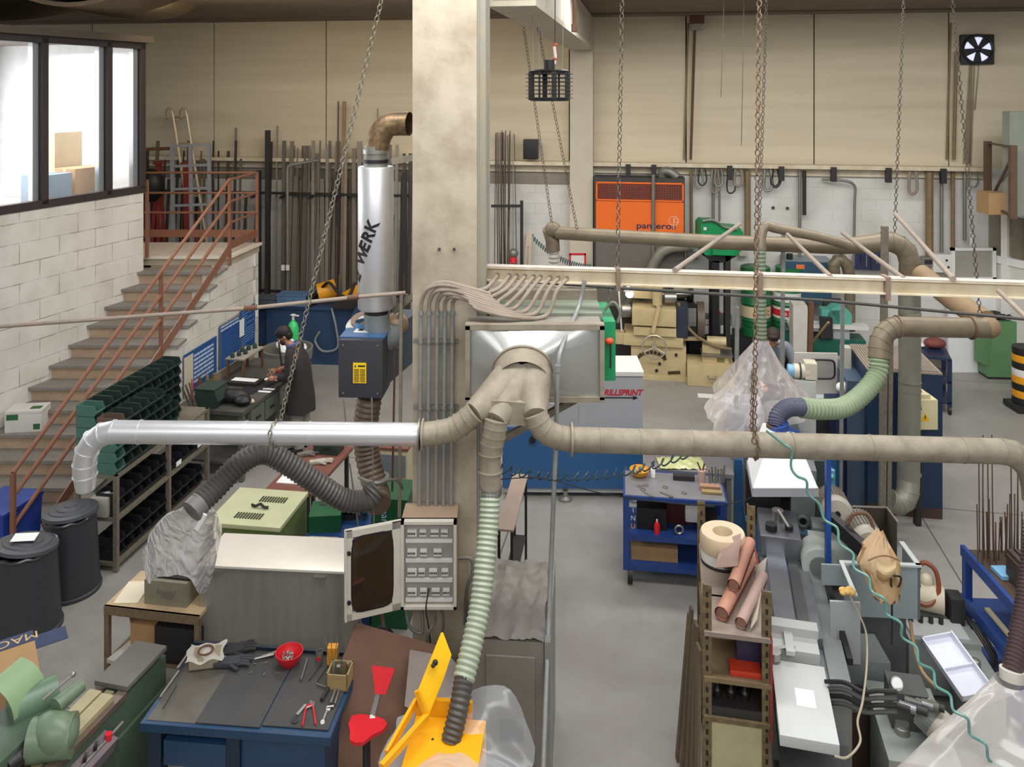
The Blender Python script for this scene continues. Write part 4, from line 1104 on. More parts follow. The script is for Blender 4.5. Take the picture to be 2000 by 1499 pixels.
for k, (u, v, sx, sz, m, lab) in enumerate(((520, 584, .45, .14, mat('tray_grey', '#4f565e'), 'grey open tray at the left end of the dark blue machine top'), (575, 568, .55, .2, mat('lid_blue', '#56759a'), 'pale blue lidded box on the dark blue machine'), (598, 588, .35, .16, BLACK, 'black case in front of the pale blue box'))):
    p = D(u, v, 15.05); t = thing('storage_tray', lab, 'tray', Vector((p.x, p.y, 1.06)), R(-6)); part(t, 'body', G().b(-sx/2, sx/2, -.16, .16, 0, sz, bev=.01), m); part(t, 'rim', G().b(-sx/2-.01, sx/2+.01, -.17, .17, sz-.01, sz+.01), m)
# ---------- suspended heater with silver pipe left of the column ----------
YH = 6.75
def hp(u, v, dy=0): return D(u, v, YH+dy)
t = thing('flue_pipe', 'tall silver insulated flue pipe lettered WERK with rusty top elbow beside the column', 'flue', hp(735, 600))
zt, zb = hp(0, 325).z, hp(0, 602).z; xp = hp(734, 0).x
part(t, 'insulated_pipe', G().lathe([(0, zb), (.14, zb), (.146, zb+.01), (.146, zt-.01), (.14, zt), (0, zt)], (xp, YH, 0), n=40), SILV, world=True)
part(t, 'neck', G().cyl((xp, YH, zt), (xp, YH, hp(0, 285).z), .098, n=28), GALV, world=True)
part(t, 'clamp', G().cyl((xp, YH, hp(0, 318).z), (xp, YH, hp(0, 311).z), .104, n=28), BLACK, world=True)
ag = G(); bandz = hp(0, 296).z; ring(ag, (xp, YH, bandz), (0, 0, 1), .106, .03, 28); part(t, 'collar', ag, STEEL, world=True)
e2 = gore([hp(737, 292), hp(741, 268), hp(756, 246), hp(780, 242, .0), hp(800, 242, -.02)], 12)
part(t, 'rusty_elbow', G().tube(e2, .098, n=28, cap=False), mat('rusty_pipe', '#8b7255', rough=.45, metal=.6, dirt=.9, scale=28, dirtc='#4a4028'), 'mottled rusty elbow', world=True)
part(t, 'lower_collar', G().cyl((xp+.005, YH, zb), (xp+.005, YH, hp(0, 614).z), .098, n=24), BLACK, world=True)
e2 = gore([hp(736, 612), hp(737, 640), hp(748, 660, .02), hp(775, 655, .1)], 8)
part(t, 'grey_elbow', G().tube(e2, .105, n=26), mat('grey_pipe', '#8d9495', rough=.4, metal=.3, dirt=.2), 'smooth grey bottom elbow', world=True)
# lettering wraps the pipe: letters set one by one around it, slanting upward
INK = mat('ink_black', '#141414', rough=.5, dirt=0)
for i, ch in enumerate('E WERK'):
    if ch == ' ': continue
    ang = R(-66+i*12.8); z_ = hp(0, 536-19.8*i).z
    nrm = Vector((math.sin(ang), -math.cos(ang), 0)); pos = Vector((xp, YH, z_))+nrm*.142
    M_ = Matrix.Translation(pos) @ Matrix.Rotation(ang, 4, 'Z') @ Matrix.Rotation(PI/2, 4, 'X') @ Matrix.Rotation(R(65), 4, 'Z')
    inv = ROOT[t.name].inverted(); text(t, 'lettering', ch, .14, INK, inv @ M_, ext=.006, bold=.004)
t = thing('heater_unit', 'dark air heater box with yellow label hanging left of the concrete column', 'heater', hp(702, 778, -.25), R(-3))
g = G(); x0, x1 = -.17, .185; 
part(t, 'front_box', G().b(x0, x1, 0, .30, 0, .46, bev=.012), mat('heater_dark', '#35363c', rough=.5, dirt=.15))
g = G(); g.prism([(x0, .30), (x1, .30), (x1+.14, 1.0), (x0+.3, 1.0)], .02, .44); part(t, 'rear_body', g, mat('heater_blue', '#3b4a5e', rough=.45, dirt=.3))
part(t, 'top_cover', G().b(x0-.005, x1+.005, .05, .30, .46, .47), mat('heater_top', '#3f628c', rough=.35, dirt=.1), 'blue top')
part(t, 'nameplate', G().b(-.09, .15, .17, .29, .47, .474), WHITEP, 'cream label plate')
part(t, 'plate_mark', G().b(-.06, -.02, .2, .26, .474, .476).b(.02, .06, .22, .235, .474, .476).b(.08, .12, .22, .235, .474, .476), INK)
lb = part(t, 'warning_label', G().b(-.05, .055, -.006, 0, .12, .28), mat('label_yellow', '#f2c81a', rough=.5, dirt=0), 'yellow warning label')
g = G()
for k in range(9): g.b(-.042, -.002, -.0075, -.006, .13+.012*k, .135+.012*k).b(.006, .046, -.0075, -.006, .13+.012*k, .135+.012*k)
g.b(-.01, .046, -.0075, -.006, .25, .262); g.prism([(-.04, .248), (-.022, .248), (-.031, .266)], -.0075, -.006, ax='y')
part(t, 'label_print', g, INK)
for (x, z) in ((x0+.04, .42), (x1-.04, .42), (x0+.04, .04), (x1-.04, .04)): part(t, 'screw', G().cyl((x, -.006, z), (x, .0, z), .007, n=8), STEEL)
t2 = t
g = G(); c_ = hp(712, 632, .25); g.lathe([(0, .05), (.06, .05), (.065, .02), (.12, .03), (.16, .0), (.165, -.03), (.14, -.05), (.1, -.06), (0, -.06)], c_, (-.1, -.35, 1), n=32)
part(t2, 'fan_disc', g, mat('fan_white', '#d9d5cc', rough=.35, dirt=.15), 'white round fan housing', world=True)
g = G(); g.lathe([(.05, .055), (.11, .052), (.11, .03)], c_, (-.1, -.35, 1), n=28); part(t2, 'fan_grill', g, mat('fan_brown', '#9a7d66', dirt=.3), world=True)
g = G(); g.lathe([(.09, .17), (.13, 0)], hp(715, 667, .1), n=20); part(t2, 'fan_cone', g, mat('heater_cyan', '#4a7ba5', rough=.25, dirt=.05), world=True)
g = G(); g.sph(hp(775, 632, .15), .1, (1, .8, .9), n=16); part(t2, 'burner', g, mat('burner_tan', '#c8a986', rough=.5, dirt=.2), 'tan burner housing', world=True)
br = thing('heater_bracket', 'dusty steel bracket arms holding the heater and flue to the column', 'bracket', hp(795, 700))
g = G(); g.bar(hp(770, 608, .1), hp(818, 570), .05, .05); part(br, 'arm', g, DUST2, world=True)
part(br, 'arm', G().bar(hp(765, 316), hp(818, 306), .05, .05), DUST2, world=True)
part(br, 'arm', G().bar(hp(770, 640, .1), hp(795, 575, .1), .02, .02), GALV, world=True)
part(br, 'upright', G().bar(hp(784, 575, .0), hp(780, 1010, -.1), .025, .03), DUST2, world=True)
part(br, 'upright', G().bar(hp(772, 660, .0), hp(766, 960, .0), .015, .02), RUST, world=True)
# drum pipe under the heater going down to the hose
t = thing('riser_pipe', 'brown ribbed riser pipe under the heater feeding the dark hose', 'pipe', hp(730, 950, -.2))
g = G(); hose(g, [hp(722, 775, -.05), hp(715, 830, -.05), hp(718, 890, -.05), hp(735, 960, -.15), hp(738, 985, -.3)], .1, .045, .05, 18)
part(t, 'ribbed_tube', g, mat('brown_hose', '#6c5a4b', rough=.5, metal=.1, dirt=.4, scale=7), world=True)
g = G(); ring(g, hp(732, 935, -.12), (0, 0, 1), .118, .03); part(t, 'clamp', g, GALV, world=True)
g = G(); g.tube(smooth([hp(700, 933, -.2), hp(735, 944, -.28), hp(760, 938, -.2), hp(778, 940, -.15), hp(786, 955, -.1)], 5), .012, n=8); part(t, 'hose_bracket', g, GALV, world=True)
for (u0, v0, u1, v1, lab) in ((683, 905, 703, 1050, 'slack white cord dangling left of the riser pipe'), (726, 778, 731, 1050, 'straight white cord hanging in front of the riser pipe'), (671, 780, 676, 830, 'short thin cord hanging under the dark heater box')):
    g = G(); g.cyl(hp(u0, v0, -.45), hp(u1, v1, -.45), .007, n=6); solo('hanging_rope', lab, 'cord', g, GALV)
# ---------------- near left: compressor, steel box, fuse cabinet, tool bench ----------------
def slots(g, x0, x1, y0, y1, z, n):
    dx = (x1-x0)/n
    for i in range(n): g.box((x0+dx*(i+.5), (y0+y1)/2, z+.003), (dx*.5, y1-y0, .006))
    return g
t = thing('compressor_cabinet', 'green compressor cabinet with cream slotted lid behind the stainless box', 'compressor', W(475, 1000, 1.0).xyz*1, 0)
p0 = W(405, 1020, 1.0); p1 = W(549, 1031, 1.0); p3 = W(456, 953, 1.0); t.location = (p0.x, p0.y, 0)
rz = math.atan2(p1.y-p0.y, p1.x-p0.x); t.rotation_euler = (0, 0, rz); ROOT[t.name] = Matrix.Translation((p0.x, p0.y, 0)) @ Matrix.Rotation(rz, 4, 'Z')
CGRN = mat('compressor_green', '#6c8048', rough=.5, dirt=.35, scale=4)
CRM = mat('lid_cream', '#c9cba3', rough=.4, dirt=.15, scale=5)
part(t, 'body', G().b(0, .70, 0, .66, 0, .96), CGRN)
part(t, 'lid', G().b(-.01, .71, -.01, .67, .96, 1.0, bev=.006), CRM)
for (x0, y0) in ((.2, .1), (.3, .42)): part(t, 'vent', slots(G(), x0, x0+.27, y0, y0+.1, 1.001, 10), mat('slot_dark', '#33381f'))
g = G(); g.tube(smooth([(.28, .33, 1.015), (.33, .3, 1.02), (.37, .32, 1.03), (.42, .29, 1.02), (.46, .3, 1.015)], 5), .013, n=7); part(t, 'latch_handle', g, BLACK, 'black handle on the lid')
# metal box, shiny
p0 = W(391, 1103, 1.1); p1 = W(672, 1116, 1.1)
rz = math.atan2(p1.y-p0.y, p1.x-p0.x); L_ = (p1-p0).length
t = thing('steel_cabinet', 'brushed stainless steel box with lid paled for its bright reflection behind the tool bench', 'cabinet', (p0.x, p0.y, 0), rz)
SSM = mat('brushed_steel', '#a09c93', rough=.35, metal=.45, dirt=.25, scale=2, stretch=(8, 8, .6), dirtc='#5e5b54')
part(t, 'body', G().b(0, L_, 0, .47, 0, 1.08), SSM)
part(t, 'lid', G().b(-.01, L_+.01, -.01, .48, 1.08, 1.10, bev=.003), mat('lid_painted_sheen', '#efe8dc', rough=.28, metal=.2, dirt=.12, scale=2))  # the steel lid's bright reflection is put into its pale colour
for x in (.14, L_-.2): part(t, 'hinge', G().b(x-.05, x+.05, -.018, 0, 1.035, 1.05), STEEL)
g = G(); g.tube([(.75, .5, 1.0), (.75, .53, 1.07), (1.0, .53, 1.07), (1.0, .5, 1.0)], .008, n=6); part(t, 'grab_bar', g, STEEL)
# fuse cabinet
t = thing('fuse_cabinet', 'open grey fuse cabinet with four rows of breakers on the column front', 'cabinet', D(838, 1190, 6.15), 0)
xl, xr = D(784, 0, 6.15).x, D(892, 0, 6.15).x; zt, zb = D(0, 1016, 6.15).z, D(0, 1187, 6.15).z
LG = mat('cabinet_cream', '#cfcabd', rough=.5, dirt=.2)
part(t, 'housing', G().b(xl, xr, 6.17, 6.4, zb, zt), mat('cabinet_brownish', '#a28a74', dirt=.3), world=True)
g = G(); w_ = .022
g.b(xl, xl+w_, 6.12, 6.18, zb, zt).b(xr-w_, xr, 6.12, 6.18, zb, zt).b(xl, xr, 6.12, 6.18, zb, zb+w_).b(xl, xr, 6.12, 6.18, zt-w_, zt); part(t, 'frame', g, LG, world=True)
part(t, 'back_plate', G().b(xl, xr, 6.165, 6.175, zb, zt), mat('inner_grey', '#94938c', rough=.5, dirt=.15), world=True)
hh = zt-zb
for r0 in range(4):
    zc = zt-hh*(.165+.225*r0)
    part(t, 'cover_strip', G().b(xl+.03, xr-.03, 6.15, 6.165, zc-.066, zc-.036, bev=.004), WHITEP, world=True)
    x = xl+.045
    for (wd, sk) in ((.07, .01), (.05, .03), (.06, .015), (.05, .0)):
        if x+wd > xr-.04: break
        bk = part(t, 'breaker', G().b(x, x+wd, 6.145, 6.165, zc-.015, zc+.035), WHITEP, world=True)
        g = G()
        for q in range(int(wd/.012)): g.b(x+.003+q*.012, x+.010+q*.012, 6.14, 6.146, zc+.0, zc+.014)
        part(bk, 'toggle', g, INK, world=True)
        x += wd+sk+random.uniform(0, .02)
hx = Vector((xl, 6.14, 0)); ox = D(674, 0, 5.99); ox = Vector((ox.x, 5.99, 0)); dd = (ox-hx).normalized(); wd = (ox-hx).length
DM = Matrix.Translation((xl, 6.14, zb)) @ Matrix.Rotation(math.atan2(dd.y, dd.x), 4, 'Z')
g = G(DM); F_ = .05
for bx in ((0, F_+.02, 0, hh), (wd-F_, wd, 0, hh), (0, wd, 0, .05), (0, wd, hh-.05, hh)): g.b(bx[0], bx[1], -.012, .012, bx[2], bx[3])
g.b(0, wd, -.02, .0, -.004, .012).b(0, wd, -.02, .0, hh-.012, hh+.004).b(wd-.01, wd+.004, -.02, .02, 0, hh)
dr = part(t, 'door', g, LG, world=True)
g = G(DM); n = 24; rp = []
for k in range(n):
    a_ = 2*PI*(k+.5)/n; c_, s_ = math.cos(a_), math.sin(a_)
    rp.append((.5*wd+.01+(abs(c_)**.35)*math.copysign(1, c_)*(wd/2-.05), hh/2+(abs(s_)**.35)*math.copysign(1, s_)*(hh/2-.045)))
g.prism(rp, -.016, .014, ax='y'); part(dr, 'gasket', g, BLACK, world=True)
g = G(DM); g.prism([(wd/2+.01+(x-wd/2-.01)*.93, hh/2+(z-hh/2)*.95) for x, z in rp], -.018, .016, ax='y'); part(dr, 'door_glass', g, mat('smoked_glass', '#2a2622', rough=.08, dirt=.1, coat=.5), world=True)
for z in (.14, .5): part(dr, 'lock', G(DM).cyl((wd-.025, -.01, z), (wd-.025, .03, z), .014, n=12).cyl((wd-.025, -.03, z), (wd-.025, .0, z), .014, n=12), BLACK, world=True)
for (pts, r, lab) in (([D(845, 1187, 6.2), D(850, 1215, 6.2), D(835, 1245, 6.2), D(850, 1290, 6.3)], .012, 'thick grey cable looping down below the fuse cabinet'),
                      ([D(838, 1150, 6.1), D(832, 1190, 6.1), D(838, 1230, 6.2), D(845, 1300, 6.3)], .005, 'thin black cable hanging from the last breaker row'),
                      ([D(893, 1090, 6.3), D(920, 1092, 6.3), D(923, 1120, 6.3), D(912, 1150, 6.3), D(908, 1220, 6.35)], .014, 'grey conduit loop right of the fuse cabinet behind the hose'),
                      ([D(862, 1187, 6.25), D(866, 1220, 6.25), D(858, 1260, 6.3)], .012, 'short cable falling right of the thick cable loop')):
    g = G(); g.tube(smooth(pts, 6), r, n=8); solo('power_cable', lab, 'cable', g, GALV if r > .01 else BLACK)
# tool bench
p0 = W(273, 1412, .9); p1 = W(645, 1441, .9); rz = math.atan2(p1.y-p0.y, p1.x-p0.x); L_ = (p1-p0).length
t = thing('workbench', 'blue steel tool bench with black rubber top at the bottom of the view', 'workbench', (p0.x, p0.y, 0), rz)
TB = Matrix.Translation((p0.x, p0.y, 0)) @ Matrix.Rotation(rz, 4, 'Z'); DB = .76
BB = mat('bench_blue', '#1f3f5f', rough=.4, dirt=.3, scale=3)
part(t, 'bench_top', G().b(0, L_, 0, DB, .84, .895, bev=.004), BB)
part(t, 'steel_sheet', G().b(.03, .40, .03, DB-.03, .895, .898), mat('dull_sheet', '#77736a', rough=.35, metal=.5, dirt=.35, scale=4))
part(t, 'rubber_mat', G().b(.36, .79, .03, DB-.02, .898, .905), mat('rubber', '#3b3b3c', rough=.6, dirt=.3, scale=5, dirtc='#55524d'))
part(t, 'rubber_mat', G().b(.80, L_-.03, .05, DB-.02, .898, .905), MATS['rubber'])
posts(t, [(.09, .06), (.62, .06), (.09, DB-.06), (L_-.06, DB-.06)], 0, .84, .09, mat('leg_navy', '#16263a', rough=.5, dirt=.2))
part(t, 'drawer', G().b(.15, .57, .02, .5, .62, .78, bev=.004), BB)
part(t, 'side_cabinet', G().b(.66, L_-.05, .04, DB-.05, .03, .84), BB)
g = G(); g.bar((.0, DB-.02, .91), (L_, DB-.02, .91), .03, .04); part(t, 'back_rail', g, mat('leg_navy2', '#1a2633', rough=.45), None)
def tb(x, y, z=.905): return TB @ Vector((x, y, z))
def TBg(x, y, z=.905, r=0): return G(TB @ Matrix.Translation((x, y, z)) @ Matrix.Rotation(r, 4, 'Z'))
def inv_tb(u, v, z=.905):
    p = TB.inverted() @ W(u, v, z); return p.x, p.y
def at(u, v, z=.905, r=0):
    x, y = inv_tb(u, v, z); return TBg(x, y, z, r)
t = thing('bowl', 'red plastic bowl full of bolts on the tool bench', 'bowl', W(565, 1296, .905))
part(t, 'body', G().lathe([(0, .004), (.055, .0), (.085, .045), (.098, .085), (.092, .085), (.08, .045), (.05, .01), (0, .01)], n=28), RED)
for k in range(16):
    a_ = random.uniform(0, 6.3); rr = random.uniform(0, .045); c_ = W(565, 1296, .905)+Vector((rr*math.cos(a_), rr*math.sin(a_), .035+random.uniform(0, .02))); th = random.uniform(0, 6.3)
    g = G(); d_ = Vector((math.cos(th), math.sin(th), random.uniform(-.3, .3)))*.02; g.cyl(c_-d_, c_+d_, .004, n=6); g.cyl(c_+d_, c_+d_*1.35, .008, n=6)
    solo('bolt', 'steel bolt lying in the red bowl on the tool bench', 'bolt', g, STEEL, group='bolts in the red bowl')
# wooden box with tubes
t = thing('wooden_box', 'small open wooden box holding metal tubes at the right end of the tool bench', 'box', W(664, 1336, .905), rz)
WD = mat('box_wood', '#a08a5e', rough=.7, dirt=.4, scale=10, stretch=(1, 1, 6))
g = G(); bw, bd, bh = .075, .075, .11
g.b(-bw, bw, -bd, -bd+.01, 0, bh).b(-bw, bw, bd-.01, bd, 0, bh).b(-bw, -bw+.01, -bd, bd, 0, bh).b(bw-.01, bw, -bd, bd, 0, bh).b(-bw, bw, -bd, bd, 0, .01)
part(t, 'box_body', g, WD)
for k in range(5):
    c_ = W(664, 1336, .905)+Vector((-.045+.022*k, .02*math.sin(k*2), .06)); g = G(); d_ = Vector((.025*math.sin(k*1.7), .02*math.cos(k), .08)); g.cyl(c_, c_+d_, .012, n=10)
    solo('metal_tube', 'short metal tube standing in the small wooden box', 'tube', g, STEEL, group='tubes in the wooden box')
def rod(u0, v0, u1, v1, r, lab, m=STEEL, z=.912, nm='metal_rod', cat='rod', group=None):
    g = G(); g.cyl(W(u0, v0, z+r), W(u1, v1, z+r), r, n=10); return solo(nm, lab, cat, g, m, group)
rod(312, 1364, 349, 1312, .009, 'polished rod with collar lying along the left edge of the tool bench')
rod(346, 1308, 366, 1280, .011, 'steel rod ending under the taped roll at the bench corner')
rod(318, 1385, 345, 1340, .004, 'thin dark rod beside the polished rod on the bench edge', DARKM)
rod(628, 1368, 645, 1338, .012, 'dark cylinder lying in front of the wooden box', DARKM)
rod(646, 1375, 656, 1345, .01, 'steel pin lying in front of the wooden box, left one', STEEL)
rod(654, 1376, 662, 1348, .009, 'steel pin lying in front of the wooden box, right one', STEEL)
rod(588, 1328, 600, 1288, .007, 'flat grey scriber lying right of the red bowl', GALV)
rod(603, 1330, 630, 1295, .003, 'thin drill bit left of the wooden box', DARKM)
rod(620, 1332, 640, 1300, .003, 'thin drill bit touching the wooden box', DARKM)
rod(618, 1336, 638, 1343, .004, 'short bright pin lying below the drill bits', STEEL)
for k in range(3):
    rod(497+k*14, 1288-k*5, 535+k*9, 1279-k*6, .008, ('steel punch lying between gloves and red bowl, %s' % ['nearest the bench middle', 'second of the three', 'nearest the back rail'][k]), (STEEL, GALV, DARKM)[k], nm='punch', cat='punch')
t = thing('slip_joint_pliers', 'long pliers with red handles lying open at the front of the tool bench', 'pliers', W(607, 1395, .905))
for (a_, b_) in (((598, 1384), (591, 1418)), ((612, 1384), (617, 1416))):
    part(t, 'handle', G().tube(smooth([W(607, 1375, .915), W(*a_, .915), W(*b_, .915)], 4), .006, n=8), RED, world=True)
part(t, 'jaws', G().tube(smooth([W(598, 1384, .915), W(610, 1378, .915), W(605, 1372, .915)], 4), .007, n=8).tube([W(612, 1384, .915), W(614, 1374, .915), W(606, 1370, .915)], .006, n=8), STEEL, world=True)
t = thing('wrench', 'open ended steel wrench lying right of the red pliers', 'wrench', W(634, 1400, .905))
part(t, 'shaft', G().bar(W(631, 1408, .91), W(639, 1388, .91), .012, .006), STEEL, world=True)
for (u, v) in ((630, 1411), (641, 1385)): part(t, 'open_end', G().cyl(W(u, v, .906), W(u, v, .914), .014, n=10), STEEL, world=True)
t = thing('wrench', 'adjustable wrench with round dark end left of the red pliers', 'wrench', W(585, 1395, .905))
part(t, 'shaft', G().bar(W(580, 1398, .912), W(597, 1378, .912), .02, .012), STEEL, world=True); part(t, 'head', G().cyl(W(576, 1406, .906), W(576, 1406, .926), .02, n=14), DARKM, world=True)
rod(638, 1382, 652, 1380, .008, 'bright steel T handle above the open ended wrench', STEEL, nm='t_handle', cat='handle')
t = thing('tin_can', 'small open tin can with red label beside the bowl', 'can', W(624, 1291, .905)); part(t, 'body', G().lathe([(0, 0), (.026, 0), (.026, .07), (.024, .07), (.024, .01), (0, .01)], n=18), GALV); part(t, 'label', G().b(-.012, .012, -.0275, -.025, .015, .04), RED)
t = thing('tool_cup', 'yellow cup with brushes and wires behind the wooden box', 'cup', W(650, 1295, .905)); part(t, 'body', G().b(-.035, .035, -.03, .03, 0, .12), YEL)
for k in range(4):
    g = G(); c_ = W(650, 1295, .95); g.cyl(c_+Vector((-.02+.014*k, 0, 0)), c_+Vector((-.06+.045*k, .02, .17)), .003, n=5); solo('wire_brush', 'thin wire tool standing in the yellow cup', 'tool', g, GALV, group='wires in the yellow cup')
# gloves with fingers
def glove(name, label, p, rzz, m, sc=1.0):
    t = thing(name, label, 'glove', p, rzz)
    g = G(); g.box((0, 0, .02*sc), (.09*sc, .11*sc, .035*sc), bev=.015*sc); g.box((0, -.09*sc, .02*sc), (.075*sc, .08*sc, .035*sc), bev=.014*sc)
    for k in range(4): g.tube([(-.034*sc+.023*sc*k, .04*sc, .022*sc), (-.04*sc+.027*sc*k, .09*sc, .024*sc), (-.045*sc+.03*sc*k, (.125+.012*math.sin(k*2))*sc, .014*sc)], .0105*sc, n=8)
    g.tube([(.03*sc, -.02*sc, .022*sc), (.07*sc, .02*sc, .022*sc), (.085*sc, .05*sc, .016*sc)], .012*sc, n=8)
    part(t, 'body', g, m); return t
GLV = mat('glove_grey', '#3c3f44', rough=.7, dirt=.25, scale=20)
glove('work_glove', 'dark grey work glove with fingers to the right, in front on the bench', W(455, 1298, .905), R(-82), GLV)
glove('work_glove', 'dark work glove lying by the back rail behind the other glove', W(460, 1275, .905), R(-65), mat('glove_black', '#26272a', rough=.7), 1.1)
g = G(); g.sph(W(432, 1288, .92), .035, (1.4, 1, .5), n=10); solo('cloth_wad', 'small light blue cloth beside the gloves', 'cloth', g, mat('cloth_blue', '#5e83b0', rough=.9))
t = thing('parts_tray', 'plastic wrapped cardboard tray with round brown ring at the bench corner', 'tray', W(402, 1293, .905), R(10))
part(t, 'tray', G().b(-.1, .1, -.08, .08, 0, .06, bev=.006), mat('tray_card', '#9b8f78', rough=.6, dirt=.3))
part(t, 'plastic_wrap', G().grid(lambda u, v: ((u-.5)*.25+.01*math.sin(9*v), (v-.5)*.2+.01*math.cos(7*u), .065+.012*math.sin(11*u+3*v)), 9, 9), mat('wrap', '#d8d2c8', rough=.15, alpha=.75, dirt=.1))
g = G(); g.tube([(.05*math.cos(2*PI*k/24), .05*math.sin(2*PI*k/24), .082) for k in range(24)], .007, n=6, closed=True); part(t, 'ring', g, RUST)
# cardboard sheets behind the bench right
g = G(); P_ = [D(694, 1222, 6.05), D(855, 1268, 6.05), D(905, 1330, 5.95), D(880, 1500, 5.5), D(660, 1500, 5.45), D(668, 1290, 5.75)]
CB = mat('board_brown', '#6d5040', rough=.85, dirt=.45, scale=3)
both(g, [p+Vector((0, -.0, 0)) for p in P_], [p+Vector((0, .02, .01)) for p in P_])
solo('cardboard_sheet', 'large worn brown cardboard sheet leaning behind the red chair', 'cardboard', g, CB)
g = G(); P_ = [D(800, 1275, 5.9), D(880, 1290, 5.85), D(930, 1345, 5.75), D(880, 1420, 5.5), D(790, 1380, 5.55)]
both(g, P_, [p+Vector((0, .015, .01)) for p in P_]); solo('cardboard_sheet', 'greyish cardboard flap leaning between brown sheet and yellow machine', 'cardboard', g, mat('board_grey', '#8a8079', rough=.8, dirt=.4))
# red chair
YCh = 5.35
t = thing('work_chair', 'red workshop chair with small red backrest beside the tool bench', 'chair', Vector((D(715, 1425, YCh).x, YCh, 0)))
pc = D(716, 1425, YCh); zs = pc.z
out = [(-.115, .10), (-.06, .115), (.03, .10), (.105, .07), (.13, .03), (.11, -.02), (.05, -.06), (.0, -.12), (-.05, -.125), (-.09, -.1), (-.1, -.04), (-.125, .03)]
g = G(Matrix.Translation((pc.x, YCh, zs))); g.prism([(x, y) for x, y in out], -.012, .012)
o = part(t, 'seat', g, RED, world=True)
pb = D(746, 1328, YCh+.18); g = G(Matrix.Translation(pb) @ Euler((R(-25), 0, R(-4))).to_matrix().to_4x4()); g.prism([(-.075, .075), (.085, .065), (.035, -.08), (-.035, -.08)], -.012, .012, ax='y'); part(t, 'backrest', g, RED, world=True)
g = G(); g.bar(D(740, 1352, YCh+.17), D(728, 1398, YCh+.1), .035, .012); g.bar(D(728, 1398, YCh+.1), D(725, 1425, YCh+.02), .035, .012); part(t, 'back_bar', g, STEEL, 'grey steel bar', world=True)
part(t, 'post', G().cyl((pc.x, YCh, .06), (pc.x, YCh, zs), .025, n=12), DARKM, world=True)
for k in range(5):
    a_ = 2*PI*k/5; part(t, 'leg', G().bar((pc.x, YCh, .07), (pc.x+.24*math.cos(a_), YCh+.24*math.sin(a_), .03), .04, .03), DARKM, world=True)
# yellow machine under plastic
t = thing('yellow_machine', 'yellow machine with raised yellow guard arm under clear plastic at bottom centre', 'machine', Vector((-.5, 4.9, 0)))
YM = mat('bright_yellow', '#f0aa12', rough=.4, dirt=.2, scale=4, dirtc='#c77d10')
zt = D(0, 1440, 4.95).z
part(t, 'body', G().box((D(865, 0, 4.8).x, 4.85, zt/2), (.44, .5, zt), rz=R(-6)), YM, world=True)
g = G(); g.box((D(860, 0, 5.1).x+.02, 5.12, zt+.03), (.36, .03, .14), rz=R(-6)); part(t, 'back_lip', g, YM, world=True)
P_ = [D(861, 1237, 5.25), D(878, 1282, 5.2), D(862, 1330, 5.12), D(833, 1401, 5.0), D(815, 1352, 5.02)]
g = G(); both(g, P_, [p+Vector((.012, .01, .0)) for p in P_]); part(t, 'guard_plate', g, mat('plate_yellow', '#f5be17', rough=.35, dirt=.12, scale=4), world=True)
g = G(); g.bar(D(814, 1350, 5.0), D(834, 1402, 4.98), .02, .03); g.bar(D(834, 1400, 4.98), D(745, 1500, 4.6), .03, .04); g.bar(D(812, 1372, 5.05), D(755, 1475, 4.7), .02, .05); part(t, 'guard_arm', g, YM, world=True)
part(t, 'knob', G().sph(D(850, 1295, 5.12), .018, n=10).sph(D(846, 1301, 5.1), .013, n=8), BLACK, world=True)
part(t, 'bolt', G().cyl(D(845, 1448, 4.93)+Vector((0, 0, .0)), D(845, 1448, 4.93)+Vector((0, 0, .012)), .008, n=8), BLACK, world=True)
PLAST = film('clear_plastic', '#ccd0d4', .18, .55, .9, 4)
def drape(name, label, top, rim, m, folds=11, amp=.05, nu=56, nv=14, group=None, bulge=.1, seed=1, par=None):
    """plastic sheet hanging from a ring (top) to an uneven rim polygon"""
    random.seed(seed); g = G(); ph = [random.uniform(0, 6.3) for _ in range(6)]
    tc, tr = Vector(top[0]), top[1]; n = len(rim)
    def rimpt(u):
        f = u*n; i = int(f) % n; ff = f-int(f)
        a_, b_, c_, d_ = [Vector(rim[(i+k) % n]) for k in (-1, 0, 1, 2)]
        return .5*((2*b_)+(c_-a_)*ff+(2*a_-5*b_+4*c_-d_)*ff*ff+(3*b_-a_-3*c_+d_)*ff**3)
    ct = Vector((0, 0, 0))
    for p in rim: ct += Vector(p)/n
    a0 = math.atan2(rim[0][1]-ct.y, rim[0][0]-ct.x); a1 = math.atan2(rim[1][1]-ct.y, rim[1][0]-ct.x); sg = 1 if math.sin(a1-a0) > 0 else -1
    V = []
    for i in range(nu):
        u = i/nu; ang = a0+sg*2*PI*u; tp = tc+Vector((math.cos(ang), math.sin(ang), 0))*tr; rp_ = rimpt(u); col = []
        for j in range(nv+1):
            v = j/nv; p = tp.lerp(rp_, v)
            dr_ = Vector((p.x-tc.x, p.y-tc.y, 0)); dr_ = dr_.normalized() if dr_.length > 1e-6 else Vector((1, 0, 0))
            k = math.sin(folds*2*PI*u+ph[0]+1.5*v)*.6+math.sin(folds*1.7*2*PI*round(u*nu)/nu+ph[1]-2*v)*.25+math.sin(5*v+ph[2]+3*math.sin(2*PI*u))*.5
            p = p+dr_*(bulge*math.sin(PI*min(v*1.1, 1))+amp*k*(v**.7))
            col.append(g._v(p))
        V.append(col)
    for i in range(nu):
        for j in range(nv): g.bm.faces.new((V[i][j], V[(i+1) % nu][j], V[(i+1) % nu][j+1], V[i][j+1]))
    if par: return part(par, name, g, m, world=True)
    return solo(name, label, 'plastic sheet', g, m, group)
